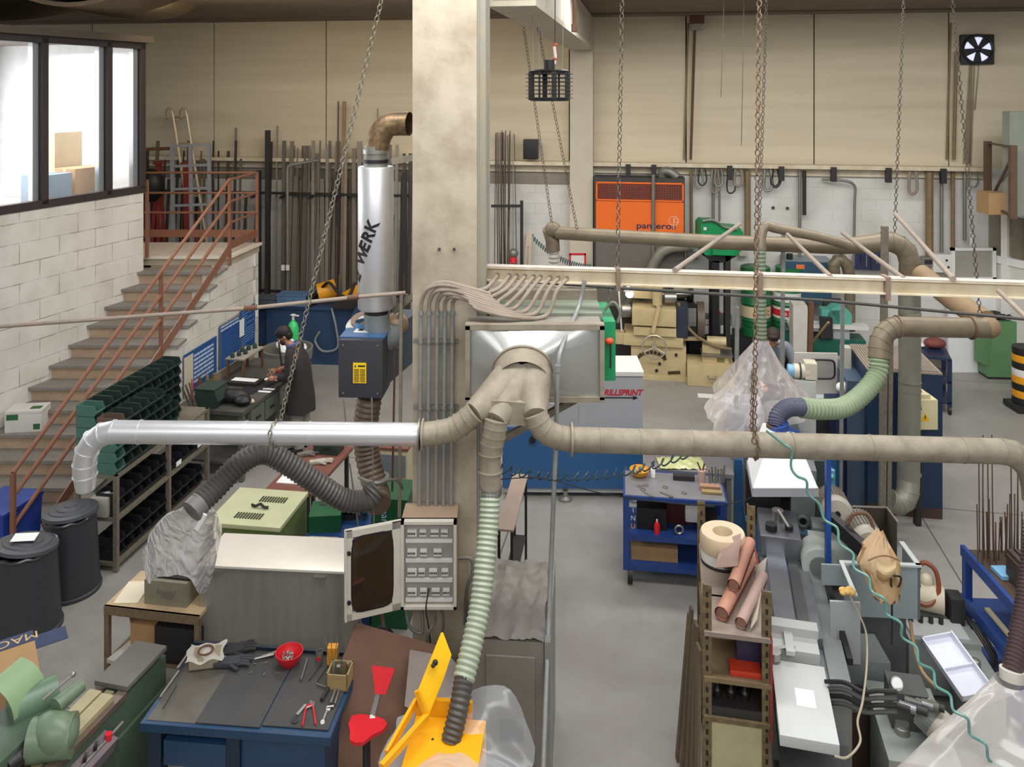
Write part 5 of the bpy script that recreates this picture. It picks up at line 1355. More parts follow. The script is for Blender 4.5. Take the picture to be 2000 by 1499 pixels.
drape('plastic_cover', 'clear crinkled plastic sheet over the yellow machine at the foot of the green hose', (D(880, 1450, 4.92), .075),
      [D(995, 1350, 5.15), D(1040, 1530, 4.8), D(960, 1560, 4.35), D(820, 1560, 4.3), D(740, 1530, 4.7), D(765, 1420, 5.1), D(840, 1372, 5.25)], PLAST, folds=9, amp=.03, bulge=.02, seed=4)
# grey cabinet right of the column
p0 = W(922, 1243, 1.2); p1 = W(1057, 1252, 1.2); rz = R(-5)
t = thing('steel_cabinet', 'dusty grey cabinet with crumpled foil on top right of the concrete column', 'cabinet', (p0.x, p0.y, 0), rz)
GC = mat('dusty_grey', '#7e7a72', rough=.6, metal=.1, dirt=.45, scale=3, dirtc='#59544c')
part(t, 'body', G().b(0, .50, 0, .95, 0, 1.18), GC)
part(t, 'door', G().b(.1, .44, -.015, 0, .25, 1.08), GC); part(t, 'door_window', G().b(.2, .36, -.02, -.014, .5, .65), mat('dull_window', '#5c5852', rough=.4))
part(t, 'side_rail', G().b(.505, .545, -.02, .97, .0, 1.20), mat('rail_zinc', '#8b8c88', rough=.4, metal=.4, dirt=.3))
random.seed(5)
part(t, 'foil_sheet', G().grid(lambda u, v: (u*.5+.01*math.sin(13*v), v*.95, 1.19+.012*math.sin(17*u+9*v)*math.sin(11*v-5*u)+random.uniform(0, .012)), 26, 34), mat('foil', '#85807a', rough=.5, metal=.3, dirt=.3, scale=18, dirtc='#5a554e'))
# small black table frame behind
t = thing('side_table', 'narrow black framed table with pink board behind the dusty grey cabinet', 'table', (D(985, 1000, 7.9).x, 7.9, 0), R(-8))
part(t, 'top', G().b(-.02, .14, -.35, .75, .93, .95), mat('pinkboard', '#a08d80', dirt=.2))
for (x, y) in ((0, -.33), (.12, -.33), (0, .73), (.12, .73)): part(t, 'leg', G().b(x-.012, x+.012, y-.012, y+.012, 0, .93), BLACK)
part(t, 'shelf', G().b(0, .12, -.33, .73, .3, .32), DARKM)
# shelf table on the left with metal box
p0 = W(203, 1184, .75); p1 = W(388, 1205, .75); rz = math.atan2(p1.y-p0.y, p1.x-p0.x); L_ = (p1-p0).length
t = thing('shelf_table', 'rusty slotted angle table with wooden top left of the stainless box', 'table', (p0.x, p0.y, 0), rz); ST = ROOT[t.name]
part(t, 'top', G().b(0, L_, 0, .5, .72, .75), mat('ply_top', '#bfa782', rough=.6, dirt=.35, scale=4))
RA = mat('rusty_angle', '#7a684f', rough=.7, dirt=.6, scale=25, dirtc='#4b3a28')
posts(t, [(.02, .02), (L_-.02, .02), (.02, .48), (L_-.02, .48)], 0, .72, .04, RA)
part(t, 'lower_shelf', G().b(.02, L_-.02, .03, .47, .28, .30), RA); part(t, 'front_rail', G().b(0, L_, -.003, .02, .68, .75), RA)
t = thing('metal_box', 'grey metal ammunition style box with handle under the plastic on the shelf table', 'box', ST @ Vector((.5, .22, .75)), rz)
MB_ = mat('box_drab', '#8f8873', rough=.6, dirt=.4)
part(t, 'body', G().b(-.19, .19, -.14, .14, 0, .2, bev=.005), MB_); part(t, 'handle', G().bar((-.07, -.152, .12), (.08, -.152, .115), .012).bar((-.07, -.152, .12), (-.07, -.14, .14), .008).bar((.08, -.152, .115), (.08, -.14, .14), .008), GALV)
part(t, 'label_plate', G().b(-.04, .08, -.143, -.14, .06, .09), STEEL); part(t, 'lid', G().b(-.195, .195, -.1, .145, .2, .215), BLACK)
g = G(ST); g.box((.13, .2, .755), (.2, .3, .008), rz=.2); solo('paper_sheet', 'cream paper lying at the left end of the shelf table', 'paper', g, mat('cream_paper', '#e0d4bc', rough=.7, dirt=.1))
t = thing('plastic_crate', 'black plastic crate on the lower shelf of the shelf table', 'crate', ST @ Vector((.62, .2, .30)), rz); part(t, 'body', G().b(-.2, .2, -.15, .15, 0, .3, bev=.01), BLACK); part(t, 'strap', G().bar((-.08, -.1, .31), (.02, .1, .31), .03, .008), STEEL)
t = thing('cardboard_box', 'torn cardboard box on the lower shelf left of the black crate', 'box', ST @ Vector((.27, .25, .30)), rz); part(t, 'body', G().b(-.12, .12, -.12, .12, 0, .24), CARD); part(t, 'flap', G().bar((-.12, -.12, .24), (-.12, .12, .3), .004, .12), CARD)
g = G(); g.box(W(255, 1270, .35)+Vector((0, 0, 0)), (.16, .34, .03), rz=R(-20)); g.box(W(255, 1270, .35)+Vector((0, .08, -.08)), (.18, .3, .12), rz=R(-20)); solo('white_slab', 'pale slab leaning on the lower shelf under the shelf table', 'slab', g, mat('slab_pale', '#bcb7ab', rough=.5, dirt=.2))
drape('plastic_cover', 'crumpled clear plastic bag taped to the dark hose end over the metal box', (D(385, 990, 5.66), .09),
      [D(430, 1060, 6.2), D(400, 1165, 6.3), D(372, 1135, 5.95), D(330, 1125, 6.1), D(290, 1140, 6.3), D(278, 1080, 6.5), D(300, 1035, 6.7), D(370, 1000, 6.9), D(425, 1000, 6.8)], film('clear_plastic_two', '#ebe8e7', .6, .4, 1, 9), folds=7, amp=.045, bulge=.07, seed=8)
g = G(); g.box(D(392, 1020, 5.6), (.03, .01, .14), rot=(R(10), R(30), 0)); solo('paper_tag', 'white tag hanging from the taped hose end', 'tag', g, PAPER)
# blue jerry can by the bench
t = thing('jerry_can', 'dark blue jerry can with white label left of the tool bench', 'canister', (W(312, 1330, .4).x, 5.85, 0), R(-8))
part(t, 'body', G().b(-.1, .12, -.1, .1, 0, .42, bev=.03), mat('can_blue', '#1b2a86', rough=.35)); part(t, 'label', G().b(-.06, .02, -.103, -.098, .1, .3), PAPER); part(t, 'cap', G().cyl((.06, 0, .42), (.06, 0, .45), .03, n=12), BLACK)
# brown table with papers between bench and compressor
p0 = W(517, 956, .8); p1 = W(592, 960, .8); rz = R(-11)
t = thing('side_table', 'reddish brown topped table behind the compressor with papers and gloves on it', 'table', (p0.x, p0.y, 0), rz); TT = ROOT[t.name]
part(t, 'top', G().b(0, .52, 0, 1.15, .76, .8), WOOD); posts(t, [(.04, .05), (.46, .05), (.04, 1.1), (.46, 1.1)], 0, .76, .04, DARKM)
g = G(TT); g.box((.2, .32, .806), (.3, .34, .01), rz=.05); solo('paper_sheet', 'large white sheet of paper on the near end of the brown table', 'paper', g, PAPER)
t = thing('tool_case', 'dark green case at the far end of the brown table', 'case', TT @ Vector((.3, .98, .8)), rz); part(t, 'body', G().b(-.16, .14, -.1, .1, 0, .12, bev=.008), DGRN); part(t, 'handle', G().bar((-.04, -.11, .08), (.06, -.11, .08), .012), BLACK)
glove('work_glove', 'white and grey work glove on the brown table before the green case', TT @ Vector((.33, .68, .8)), R(-75), mat('glove_white', '#b4aca0', rough=.8, dirt=.4, scale=15))
glove('work_glove', 'greyish work glove at the far left of the brown table beside the duct', TT @ Vector((.1, .85, .8)), R(-60), mat('glove_dirty', '#6e675f', rough=.8))
# green machine between table and column
t = thing('green_machine', 'dark green machine with white vertical lettering left of the column base', 'machine', (D(760, 1000, 7.6).x, 7.6, 0), R(-6))
GM = mat('machine_green', '#1d5c38', rough=.45, dirt=.35, scale=4)
part(t, 'body', G().b(-.17, .17, 0, .4, 0, 1.2), GM); M_ = facing((-.04, -.004, .98)) @ Matrix.Rotation(R(-90), 4, 'Z'); text(t, 'lettering', 'parpas', .1, SW_, M_)
part(t, 'dirt_patch', G().prism([(.02, .85), (.08, .93), (.17, .95), (.17, .6), (.06, .62), (.0, .75)], -.004, 0, ax='y'), mat('patch', '#8f8672', dirt=.3), 'bare patch of peeled paint')
t = thing('bench_grinder', 'dark green bench grinder near the riser pipe', 'grinder', Vector((D(675, 940, 8.1).x, 8.1, .78)))
g = G().cyl((-.16, 0, .12), (.16, 0, .12), .085, n=18); part(t, 'motor', g, GM)
for x in (-.2, .2): part(t, 'wheel_guard', G().cyl((x-.03, 0, .13), (x+.03, 0, .13), .11, n=18), mat('guard_grey', '#4a5550', rough=.5))
part(t, 'base', G().b(-.1, .1, -.08, .08, 0, .05), DARKM); part(t, 'eye_shield', G().box((.1, -.1, .26), (.12, .01, .1), rot=(.6, 0, 0)), STEEL)
t = thing('steel_table', 'blue steel bench behind the stainless box beside the green machine', 'table', (D(670, 1000, 7.75).x, 7.75, 0), R(-8))
BL3 = mat('blue_steel', '#234a80', rough=.45, dirt=.3); part(t, 'top', G().b(-.35, .3, -.1, .6, .72, .78), BL3)
for (x, y) in ((-.3, -.05), (.25, -.05), (-.3, .55), (.25, .55)): part(t, 'leg', G().b(x-.04, x+.04, y-.04, y+.04, 0, .72), BL3)
part(t, 'back_panel', G().b(-.3, .3, .1, .12, .05, .72), DARKM)
g = G(); g.box((D(640, 965, 8.0).x, 7.95, .86), (.3, .3, .16), rz=.1); solo('green_box', 'green metal box on the blue bench behind the dark hose', 'box', g, GM)
# pale cabinet strip seen behind the riser pipe
t = thing('drawer_cabinet', 'cream and grey drawer cabinet behind the riser pipe left of the column', 'cabinet', (D(765, 930, 9.2).x, 9.2, 0), R(-8)); part(t, 'body', G().b(-.18, .18, 0, .5, 0, .95), mat('cab_cream', '#c5b795', rough=.5, dirt=.2)); part(t, 'top', G().b(-.19, .19, -.01, .51, .95, .98), WOOD)
for k in range(3): part(t, 'drawer', G().b(-.16, .16, -.015, 0, .1+.28*k, .34+.28*k), (mat('cab_grey', '#6f767c', rough=.5) if k == 2 else MATS['cab_cream']))
# ---------------- lathe at the lower left ----------------
p0 = W(216, 1336, 1.0); LZ = R(-13)
t = thing('lathe', 'old green lathe with long bed at the lower left corner', 'lathe', (p0.x, p0.y, 0), LZ); 
LGR = mat('lathe_green', '#6e8269', rough=.4, dirt=.35, scale=6); LGD = mat('lathe_dark', '#4c5f4d', rough=.45, dirt=.4)
BED = mat('bed_steel', '#8d7d72', rough=.35, metal=.6, dirt=.4, scale=10)
part(t, 'bed', G().b(-.12, .12, -2.0, .42, .72, .93), LGD)
part(t, 'bed_way', G().b(-.12, -.06, -2.0, 0, .93, .965), BED); part(t, 'bed_way', G().b(.06, .13, -2.0, 0, .93, .965), BED); part(t, 'bed_way', G().b(-.03, .03, -2.0, 0, .93, .955), mat('way_light', '#a49a78', rough=.4, metal=.3, dirt=.3))
part(t, 'rubber_cover', G().b(-.13, .13, .0, .42, .965, 1.0, bev=.01), mat('cover_grey', '#6f6a64', rough=.6, dirt=.3)); part(t, 'cabinet', G().b(-.12, .14, -.1, .35, 0, .72), LGD)
part(t, 'cabinet', G().b(-.14, .16, -2.0, -1.2, 0, .72), LGD); part(t, 'feed_rod', G().cyl((.17, -1.2, .84), (.17, -.1, .84), .014, n=10), STEEL)
part(t, 'cross_slide', G().b(-.11, -.02, -.50, -.06, .965, .99).b(0.0, .09, -.55, -.08, .965, .995), mat('slide_cream', '#b1a47f', rough=.45, dirt=.25))
def lp(u, v, z): return ROOT['lathe'].inverted() @ W(u, v, z)
a_ = lp(105, 1420, 1.12)
part(t, 'tailstock', G().sph((a_.x, a_.y, 1.08), .15, (1, .8, .8), n=20).cyl((a_.x-.12, a_.y-.05, 1.05), (a_.x+.1, a_.y+.05, 1.05), .12, n=24), LGR)
part(t, 'quill', G().cyl((a_.x-.03, a_.y+.05, 1.2), (a_.x+.01, a_.y+.22, 1.22), .05, .04, n=16), LGR)
part(t, 'lock_lever', G().cyl((a_.x-.1, a_.y+.02, 1.25), (a_.x-.02, a_.y+.17, 1.31), .009, n=8).sph((a_.x-.02, a_.y+.18, 1.31), .018, n=8), STEEL)
g = G(); c_ = lp(60, 1350, 1.2)
for k in range(11):
    pass
g.grid(lambda u, v: (c_.x-.17+.2*math.sin(u*1.5), c_.y+.10-.26*v, c_.z+.12+.2*math.cos(u*1.5)-.2), 10, 3)
part(t, 'chuck_guard', g, mat('guard_green', '#86a078', rough=.4, dirt=.1), 'pale green curved guard')
part(t, 'headstock', G().b(-.42, -.08, -1.25, -.35, .8, 1.1, bev=.03), LGD); part(t, 'spindle', G().cyl((-.1, -.75, 1.02), (-.02, -.45, 1.04), .05, n=16), BLACK)
part(t, 'chuck', G().cyl((-.32, -.5, 1.12), (-.18, -.28, 1.12), .1, n=20), mat('lathe_green2', '#5f7a62', rough=.4, dirt=.2))
t = thing('control_box', 'tilted grey lathe control box with red button at the bottom left', 'control box', W(190, 1470, .8), R(-13))
part(t, 'housing', G().box((0, -.05, -.0), (.12, .3, .1), rot=(0, R(20), 0)), mat('ctl_grey', '#6f6369', rough=.5, dirt=.2))
part(t, 'stop_button', G().cyl((.03, .06, .04), (.035, .06, .08), .022, n=12), RED)
for k in range(4): part(t, 'switch', G().cyl((-.0+.02*(k % 2), .0-.045*k, .045), (.005+.02*(k % 2), .0-.045*k, .08), .012, n=10), (STEEL, BLACK)[k % 2])
# printed cardboard box at the far lower left
t = thing('cardboard_box', 'large brown cardboard box with navy printed band at the lower left edge', 'box', (W(0, 1330, .6).x-.0, W(0, 1330, .6).y+.1, .0), R(35))
bx = ROOT[t.name]
part(t, 'carton', G().b(-.5, .18, -.3, .22, 0, .72), CARD)
NB = mat('band_navy', '#2c3a5c', rough=.6, dirt=.15)
part(t, 'printed_band', G().b(.181, .184, -.3, .22, .50, .68).b(-.5, .18, .08, .222, .718, .724), NB, 'navy printed band')
g = G(); g.b(.18, .42, .16, .34, .60, .605); part(t, 'flap', g, NB, 'navy flap sticking out')
LT = mat('card_letter', '#c8ab7c', rough=.7, dirt=.1)
M_ = Matrix.Translation((-.12, .15, .726)) @ Matrix.Rotation(PI, 4, 'Z'); text(t, 'lettering', 'MACCHINE', .13, LT, M_)
M_ = Matrix.Translation((.187, -.04, .59)) @ Matrix.Rotation(PI/2, 4, 'Z') @ Matrix.Rotation(PI/2, 4, 'X'); text(t, 'lettering', 'SANICO', .12, LT, M_)
# ---------------- far right half: heater, drums, machines, enclosure ----------------
def box3(name, lab, cat, u, v, z, sx, sy, sz, m, rz=A, grp=None, bev=.004):
    p = W(u, v, z); g = G(Matrix.Translation(p) @ Matrix.Rotation(rz, 4, 'Z')); g.b(-sx/2, sx/2, -sy/2, sy/2, 0, sz, bev=bev)
    return solo(name, lab, cat, g, m, grp)
def fwz(u, v, off=0.0):
    p = fw(u, off); return Vector((p.x, p.y, H-(v-CY)*p.y/F))
# orange wall heater
c_ = fw(1249, .5)
t = thing('air_heater', 'large orange warm air heater standing against the far wall', 'heater', (c_.x, c_.y, 0), FWA)
OR = mat('heater_orange', '#ee6f22', rough=.4, dirt=.08); CH = mat('charcoal', '#3d3a38', rough=.5, dirt=.25)
hw = .80
zt_ = 3.28; zg0, zg1 = 2.95, 3.27
part(t, 'body', G().b(-hw-.04, hw+.02, 0, .45, .0, 3.38), CH)
part(t, 'front_panel', G().b(-hw, hw, -.02, 0, 2.33, 2.94), OR); part(t, 'lower_panel', G().b(-hw, hw, -.012, 0, 1.0, 2.3), mat('heater_lower', '#6e6760', rough=.5, dirt=.2))
part(t, 'base_grill', G().b(-.3, .35, -.03, -.012, 1.42, 1.68), BLACK)
g = G(); g.b(-hw, hw, -.03, 0, zg0, zg0+.03).b(-hw, hw, -.03, 0, zg1, zg1+.03).b(-hw, -hw+.03, -.03, 0, zg0, zg1+.03).b(hw-.03, hw, -.03, 0, zg0, zg1+.03); part(t, 'grill_frame', g, OR)
g = G()
for k in range(9): g.b(-hw+.03, hw-.03, -.02, -.01, zg0+.045+.031*k, zg0+.055+.031*k)
for k in range(34): x = -hw+.05+k*(2*hw-.1)/33; g.b(x-.003, x+.003, -.025, -.018, zg0+.03, zg1)
part(t, 'grill_bars', g, mat('grill_red', '#a8452a', rough=.5))
text(t, 'lettering', 'panteros', .155, mat('ink_blue', '#27254d', rough=.5, dirt=0), facing((.30, -.022, 2.50)), sx=1.3, bold=.003)
g = G(); g.tube([(.62+.085*math.cos(a_*PI/10), -.024, 2.60+.085*math.sin(a_*PI/10)) for a_ in range(-4, 16)], .008, n=6); g.bar((.62, -.024, 2.45), (.62, -.024, 2.66), .016)
g.tube([(.66+.035*math.cos(a_*PI/8), -.024, 2.61+.035*math.sin(a_*PI/8)) for a_ in range(-6, 11)], .006, n=6); part(t, 'emblem', g, mat('emblem_pink', '#f0b8a0', rough=.5, dirt=0), 'pale pink round emblem')
g = G(); g.tube(gore([(.42, .2, 3.3), (.42, .15, 3.48), (.55, .1, 3.5), (.68, .1, 3.4)], 6), .08, n=14); part(t, 'flue_bend', g, GALV)
p = fw(1276, .55); g = G(); g.cyl(Vector((p.x, p.y, 1.2)), Vector((p.x, p.y, 3.45)), .035, n=8); solo('vertical_pipe', 'grey vertical pipe passing in front of the orange heater', 'pipe', g, GALV)
# far wall services
PB = mat('pipe_brown', '#85704f', rough=.6, dirt=.4, scale=6)
def wpipe(u, v0, v1, r, lab, m=PB, off=.1, u2=None):
    g = G(); g.cyl(fwz(u, v0, off), fwz(u2 or u, v1, off), r, n=8); return solo('wall_pipe', lab, 'pipe', g, m)
wpipe(1357, 55, 312, .025, 'thin rusty conduit dropping from the wall lamp to the rail', RUST, u2=1349)
wpipe(1868, 100, 312, .03, 'thin tan pipe on the far wall left of the round fan', u2=1863)
for (u, v1, r, mm, lab) in ((1350, 470, .03, PB, 'brown pipe below the rail, first right of the orange heater'), (1393, 430, .03, GALV, 'grey pipe above the green compressor'), (1405, 432, .02, GALV, 'thin grey pipe ending at the green compressor top'),
                      (1460, 462, .06, PB, 'thick brown pipe pair behind the rusty chain'), (1562, 500, .03, GALV, 'dark thin pipe left of the hanging rod near the middle seam'), (1571, 420, .035, DARKM, 'short dark rod hanging below the rail'),
                      (1815, 500, .07, PB, 'broad ochre pipe on the lower far wall'), (1839, 500, .03, GALV, 'grey pipe right of the broad ochre pipe'), (1861, 500, .035, PB, 'brown pipe third from the enclosure'), (1884, 470, .03, GALV, 'grey pipe nearest the white enclosure')):
    wpipe(u, 334, v1, r, lab, mm, off=.14)
g = G(); g.tube(smooth([fwz(1605, 350, .15), fwz(1640, 352, .2), fwz(1668, 362, .2), fwz(1669, 400, .2), fwz(1667, 520, .2)], 5), .025, n=8); solo('bent_conduit', 'grey conduit bending down beside the sloping duct', 'conduit', g, GALV)
random.seed(9)
for k, u in enumerate((1365, 1372, 1397, 1404, 1428, 1442, 1500, 1515, 1783, 1902)):
    g = G(); d_ = random.uniform(18, 42); pts = [fwz(u-6, 330, .2), fwz(u-8, 330+d_, .22), fwz(u, 338+d_, .24), fwz(u+8, 328+d_, .22), fwz(u+5, 330, .2)]
    g.tube(smooth(pts, 5), random.choice((.015, .02, .028)), n=7); solo('hose_loop', 'looped hose hanging from the cream rail on the far wall', 'hose', g, (GALV, DARKM, CONDM)[k % 3], group='looped hoses hanging from the rail')
for k, u in enumerate((1132, 1227, 1277, 1425, 1526, 1628, 1735, 1842)):
    p = fw(u, .3); g = G(); g.box(p+Vector((0, 0, RZ-.12)), (.09, .12, .26), rz=FWA); solo('rail_bracket', 'small dark bracket under the cream rail of the far wall', 'bracket', g, DARKM, group='dark brackets under the rail')
p = fwz(1361, 45, .15)
t = thing('wall_lamp', 'small brown wall lamp box high on the far wall', 'lamp', p, FWA); part(t, 'housing', G().b(-.13, .13, -.12, .05, -.02, .14, bev=.02), RUST); part(t, 'lens', G().b(-.1, .1, -.13, -.02, -.14, -.02), GALV)
# round fan with stain
p = fwz(1906, 97, .02)
t = thing('wall_fan', 'round dark extractor fan with bright gaps high on the far wall', 'fan', p, FWA)
part(t, 'frame', G().b(-.28, .28, -.08, .02, -.27, .27, bev=.03), DARKM)
g = G(); g.tube([(.25*math.cos(2*PI*k/28), -.1, .25*math.sin(2*PI*k/28)) for k in range(28)], .025, n=6, closed=True); part(t, 'ring', g, BLACK)
part(t, 'day_opening', G().cyl((0, -.082, 0), (0, -.086, 0), .22, n=28), mat('day_gap', '#cdd0ff', emit=1.0, dirt=0), 'daylight showing between the blades')
g = G()
for k in range(5):
    a_ = 2*PI*k/5+.3; M2 = Matrix.Rotation(a_, 4, 'Y'); gg = [M2 @ Vector(q) for q in ((.02, -.1, -.03), (.22, -.1, -.085), (.225, -.1, .055), (.02, -.1, .03))]; both(g, gg, [q+Vector((0, .008, 0)) for q in gg])
g.sph((0, -.105, 0), .05, (1, .5, 1), n=10); part(t, 'blades', g, BLACK)
SM = mat('soot_stain', '#5c4632', rough=.9, dirt=0, alpha=.45)
g = G()
for (u, v0, v1, w_) in ((1903, 126, 325, .05), (1912, 126, 215, .035), (1896, 126, 320, .12)):
    a_ = fwz(u, v0, .03); b_ = fwz(u-8, v1, .03); dx = Vector((w_/2, 0, 0)); 
    g.face([a_-dx*.5, a_+dx*.6, b_+dx, b_-dx*1.2])
solo('soot_stain', 'brown soot streaks running down the wall below the round fan', 'stain', g, SM)
box3('speaker_box', 'black box standing on the cream rail right of the rod bundle', 'box', 1, 1, 0, .1, .1, .1, BLACK) if 0 else None
p = fwz(1037, 313, .3); g = G(Matrix.Translation(p) @ Matrix.Rotation(FWA, 4, 'Z')); g.b(-.14, .14, -.1, .1, .02, .40, bev=.02); solo('black_bin', 'black bin standing on the cream rail right of the rod bundle', 'bin', g, BLACK)
# hanging fan cage
pc = D(1073, 168, 8.2)
t = thing('hanging_fan', 'black caged air fan hanging from the roof beam on a wire', 'fan', pc)
g = G()
for k in range(7):
    z = -.12+k*.04; r = .235
    g.tube([(r*math.cos(2*PI*j/24), r*math.sin(2*PI*j/24), z) for j in range(24)], .0045, n=5, closed=True)
part(t, 'cage_rings', g, BLACK)
part(t, 'top_rim', G().lathe([(0, .13), (.19, .13), (.2, .15), (.17, .165), (0, .165)], n=24), BLACK); part(t, 'bottom_rim', G().lathe([(.12, -.15), (.19, -.15), (.2, -.12), (.12, -.12), (.12, -.15)], n=24), BLACK)
for k in range(8):
    a_ = 2*PI*k/8+.2; part(t, 'stay', G().bar((.19*math.cos(a_), .19*math.sin(a_), -.14), (.19*math.cos(a_), .19*math.sin(a_), .14), .02 if k % 2 else .05, .012), BLACK)
part(t, 'motor', G().cyl((0, 0, .16), (0, 0, .26), .055, n=16), BLACK)
part(t, 'hook', G().tube([(.05, 0, .22), (.06, 0, .3), (.05, 0, .38), (.055, 0, .42)], .016, n=8), mat('hook_pink', '#e6c9c2', rough=.4, dirt=.1), 'pale hook with red ends')
for z in (.27, .41): part(t, 'hook_end', G().sph((.055, 0, z), .022, n=8), mat('hook_red', '#b0483c', rough=.4, dirt=0))
part(t, 'wire', G().cyl((.055, 0, .42), (.06, .0, 1.38), .005, n=5), DARKM)
for dx in (-.16, -.1, .13): part(t, 'wire', G().cyl((dx, 0, .15), (dx*1.1, .0, 1.0), .003, n=4), GALV)
part(t, 'spreader', G().cyl((-.2, 0, 1.0), (.2, 0, 1.0), .006, n=5), GALV)
p = D(1122, 55, 8.2); g = G(); g.cyl(p, Vector((p.x, p.y, 6.4)), .02, n=8); g.box(p, (.06, .06, .08)); solo('rusty_hanger', 'rusty vertical hanger rod on the roof beam above the caged fan', 'rod', g, RUST)
# green compressor on a black column
c_ = W(1398, 655, 0); Yk = 14.3
def kp(u, v, dy=0): return D(u, v, Yk+dy)
t = thing('green_compressor', 'bright green compressor head on a black pedestal right of the orange heater', 'compressor', Vector((kp(1405, 0).x, Yk, 0)), 0)
KG = mat('bright_green', '#16894f', rough=.4, dirt=.12)
def ppoly(g, pts, d, Yo=0): both(g, [kp(u, v, Yo) for u, v in pts], [kp(u, v, Yo)+Vector((0, d, 0)) for u, v in pts])
g = G(); ppoly(g, [(1369, 438), (1376, 432), (1398, 433), (1412, 443), (1446, 446), (1452, 455), (1452, 486), (1438, 501), (1378, 499), (1369, 490)], .45); part(t, 'head', g, KG, world=True)
g = G(); ppoly(g, [(1392, 484), (1436, 484), (1436, 500), (1392, 498)], .08, -.09); part(t, 'side_motor', g, KG, world=True)
part(t, 'yellow_mark', G().box(kp(1410, 485, -.1), (.2, .02, .03)), YEL, world=True); part(t, 'sticker', G().box(kp(1377, 447, -.01), (.05, .02, .05)), WHITEP, world=True)
g = G(); ppoly(g, [(1374, 500), (1440, 500), (1418, 512), (1405, 514), (1390, 512)], .4); part(t, 'neck', g, BLACK, world=True)
part(t, 'pedestal', G().b(kp(1391, 0).x, kp(1405, 0).x, Yk, Yk+.25, 0, kp(0, 510).z), BLACK, world=True)
part(t, 'stand_post', G().b(kp(1417, 0).x, kp(1427, 0).x, Yk, Yk+.15, 0, kp(0, 500).z), DARKM, world=True); part(t, 'base_plate', G().b(kp(1385, 0).x, kp(1432, 0).x, Yk-.15, Yk+.35, 0, .15), BLACK, world=True)
g = G(); g.tube(smooth([kp(1372, 432, -.05), kp(1390, 430, -.05), kp(1405, 436, -.05), kp(1415, 444, -.05), kp(1440, 448, -.05)], 4), .02, n=6); part(t, 'trim_tube', g, GALV, world=True)
for k, (u, lab) in enumerate(((1377, 'grey jerry can with red cap left of the black pedestal'), (1413, 'grey jerry can with red cap right of the black pedestal'))):
    t = thing('jerry_can', lab, 'canister', Vector((D(u, 0, 14.85).x, 14.85, .58)), FWA)
    part(t, 'body', G().b(-.14, .14, -.1, .1, 0, .36, bev=.03), mat('can_grey', '#5d6261', rough=.5)); part(t, 'label', G().b(-.06, .13, -.103, -.1, .03, .18), PAPER); part(t, 'small_label', G().b(0, .12, -.103, -.1, .2, .29), mat('label_pink', '#d9c4bd', dirt=0)); part(t, 'cap', G().cyl((-.09, -.03, .36), (-.09, -.03, .41), .035, n=10), RED)
t = thing('spill_pallet', 'low dark steel spill pallet under jerry cans and drums', 'pallet', Vector((4.2, 14.8, 0)), FWA); part(t, 'body', G().b(-1.0, 1.05, -.25, .38, .2, .58), BLACK)
for x in (-.9, .1, .95): part(t, 'foot', G().b(x-.08, x+.08, -.22, .33, 0, .2), BLACK)
# drums
def drum(name, lab, u, v, m, bandm, par_z=.0, r=.29, h=.88, Yd=None):
    p = Vector((D(u, 0, Yd).x, Yd, par_z)); r = .26; t = thing(name, lab, 'drum', p)
    part(t, 'body', G().lathe([(0, 0), (r, 0), (r, h*.16), (r-.012, h*.17), (r-.012, h*.19), (r, h*.2), (r, h*.30), (r+.015, h*.32), (r, h*.345), (r, h*.63), (r+.015, h*.66), (r, h*.685), (r, h*.98), (r-.01, h), (r-.03, h), (r-.03, h*.98), (0, h*.98)], n=36), m)
    if bandm: part(t, 'painted_band', G().lathe([(r+.003, h*.38), (r+.003, h*.61)], n=36), bandm)
    return t
DG = mat('drum_green', '#1f6b3d', rough=.35, dirt=.15); CRB = mat('band_cream', '#d9c9a0', rough=.5, dirt=.1)
t = drum('oil_drum', 'green oil drum with cream band and red check print behind the rusty chain', 1476, 652, DG, CRB, .58, Yd=14.86)
g = G(); r = .266
for i in range(7):
    for j in range(4):
        if (i+j) % 2: continue
        a_ = R(-108+i*9); zc = .38+.035*j; sp_ = R(3.6)
        g.face([(r*math.cos(a_-sp_), r*math.sin(a_-sp_), zc), (r*math.cos(a_+sp_), r*math.sin(a_+sp_), zc), (r*math.cos(a_+sp_), r*math.sin(a_+sp_), zc+.033), (r*math.cos(a_-sp_), r*math.sin(a_-sp_), zc+.033)])
part(t, 'check_print', g, mat('check_red', '#c43a22', rough=.5, dirt=0), 'red check print')
t = drum('oil_drum', 'green oil drum with white band and red Castrol lettering strip'.replace('Castrol ', ''), 1538, 660, DG, WHITEP, .58, Yd=14.82)
part(t, 'red_strip', G().lathe([(.2665, .88*.43), (.2665, .88*.56)], n=36), mat('strip_red', '#c2202e', rough=.4, dirt=0), 'red strip')
part(t, 'white_label', G().lathe([(.2665, .88*.72), (.2665, .88*.9)], n=36), WHITEP, 'white upper label')
for i, ch in enumerate('Castrol'):
    a_ = R(-128+i*13.5); nrm = Vector((math.cos(a_), math.sin(a_), 0)); M_ = Matrix.Translation(nrm*.2685+Vector((0, 0, .88*.495))) @ Matrix.Rotation(a_+PI/2, 4, 'Z') @ Matrix.Rotation(PI/2, 4, 'X'); text(t, 'lettering', ch, .11, WHITEP, M_)
for i, ch in enumerate('Unil'): 
    a_ = R(-128+i*13.5); nrm = Vector((math.cos(a_), math.sin(a_), 0)); M_ = Matrix.Translation(nrm*.2685+Vector((0, 0, .88*.8))) @ Matrix.Rotation(a_+PI/2, 4, 'Z') @ Matrix.Rotation(PI/2, 4, 'X'); text(t, 'lettering', ch, .1, INK, M_)
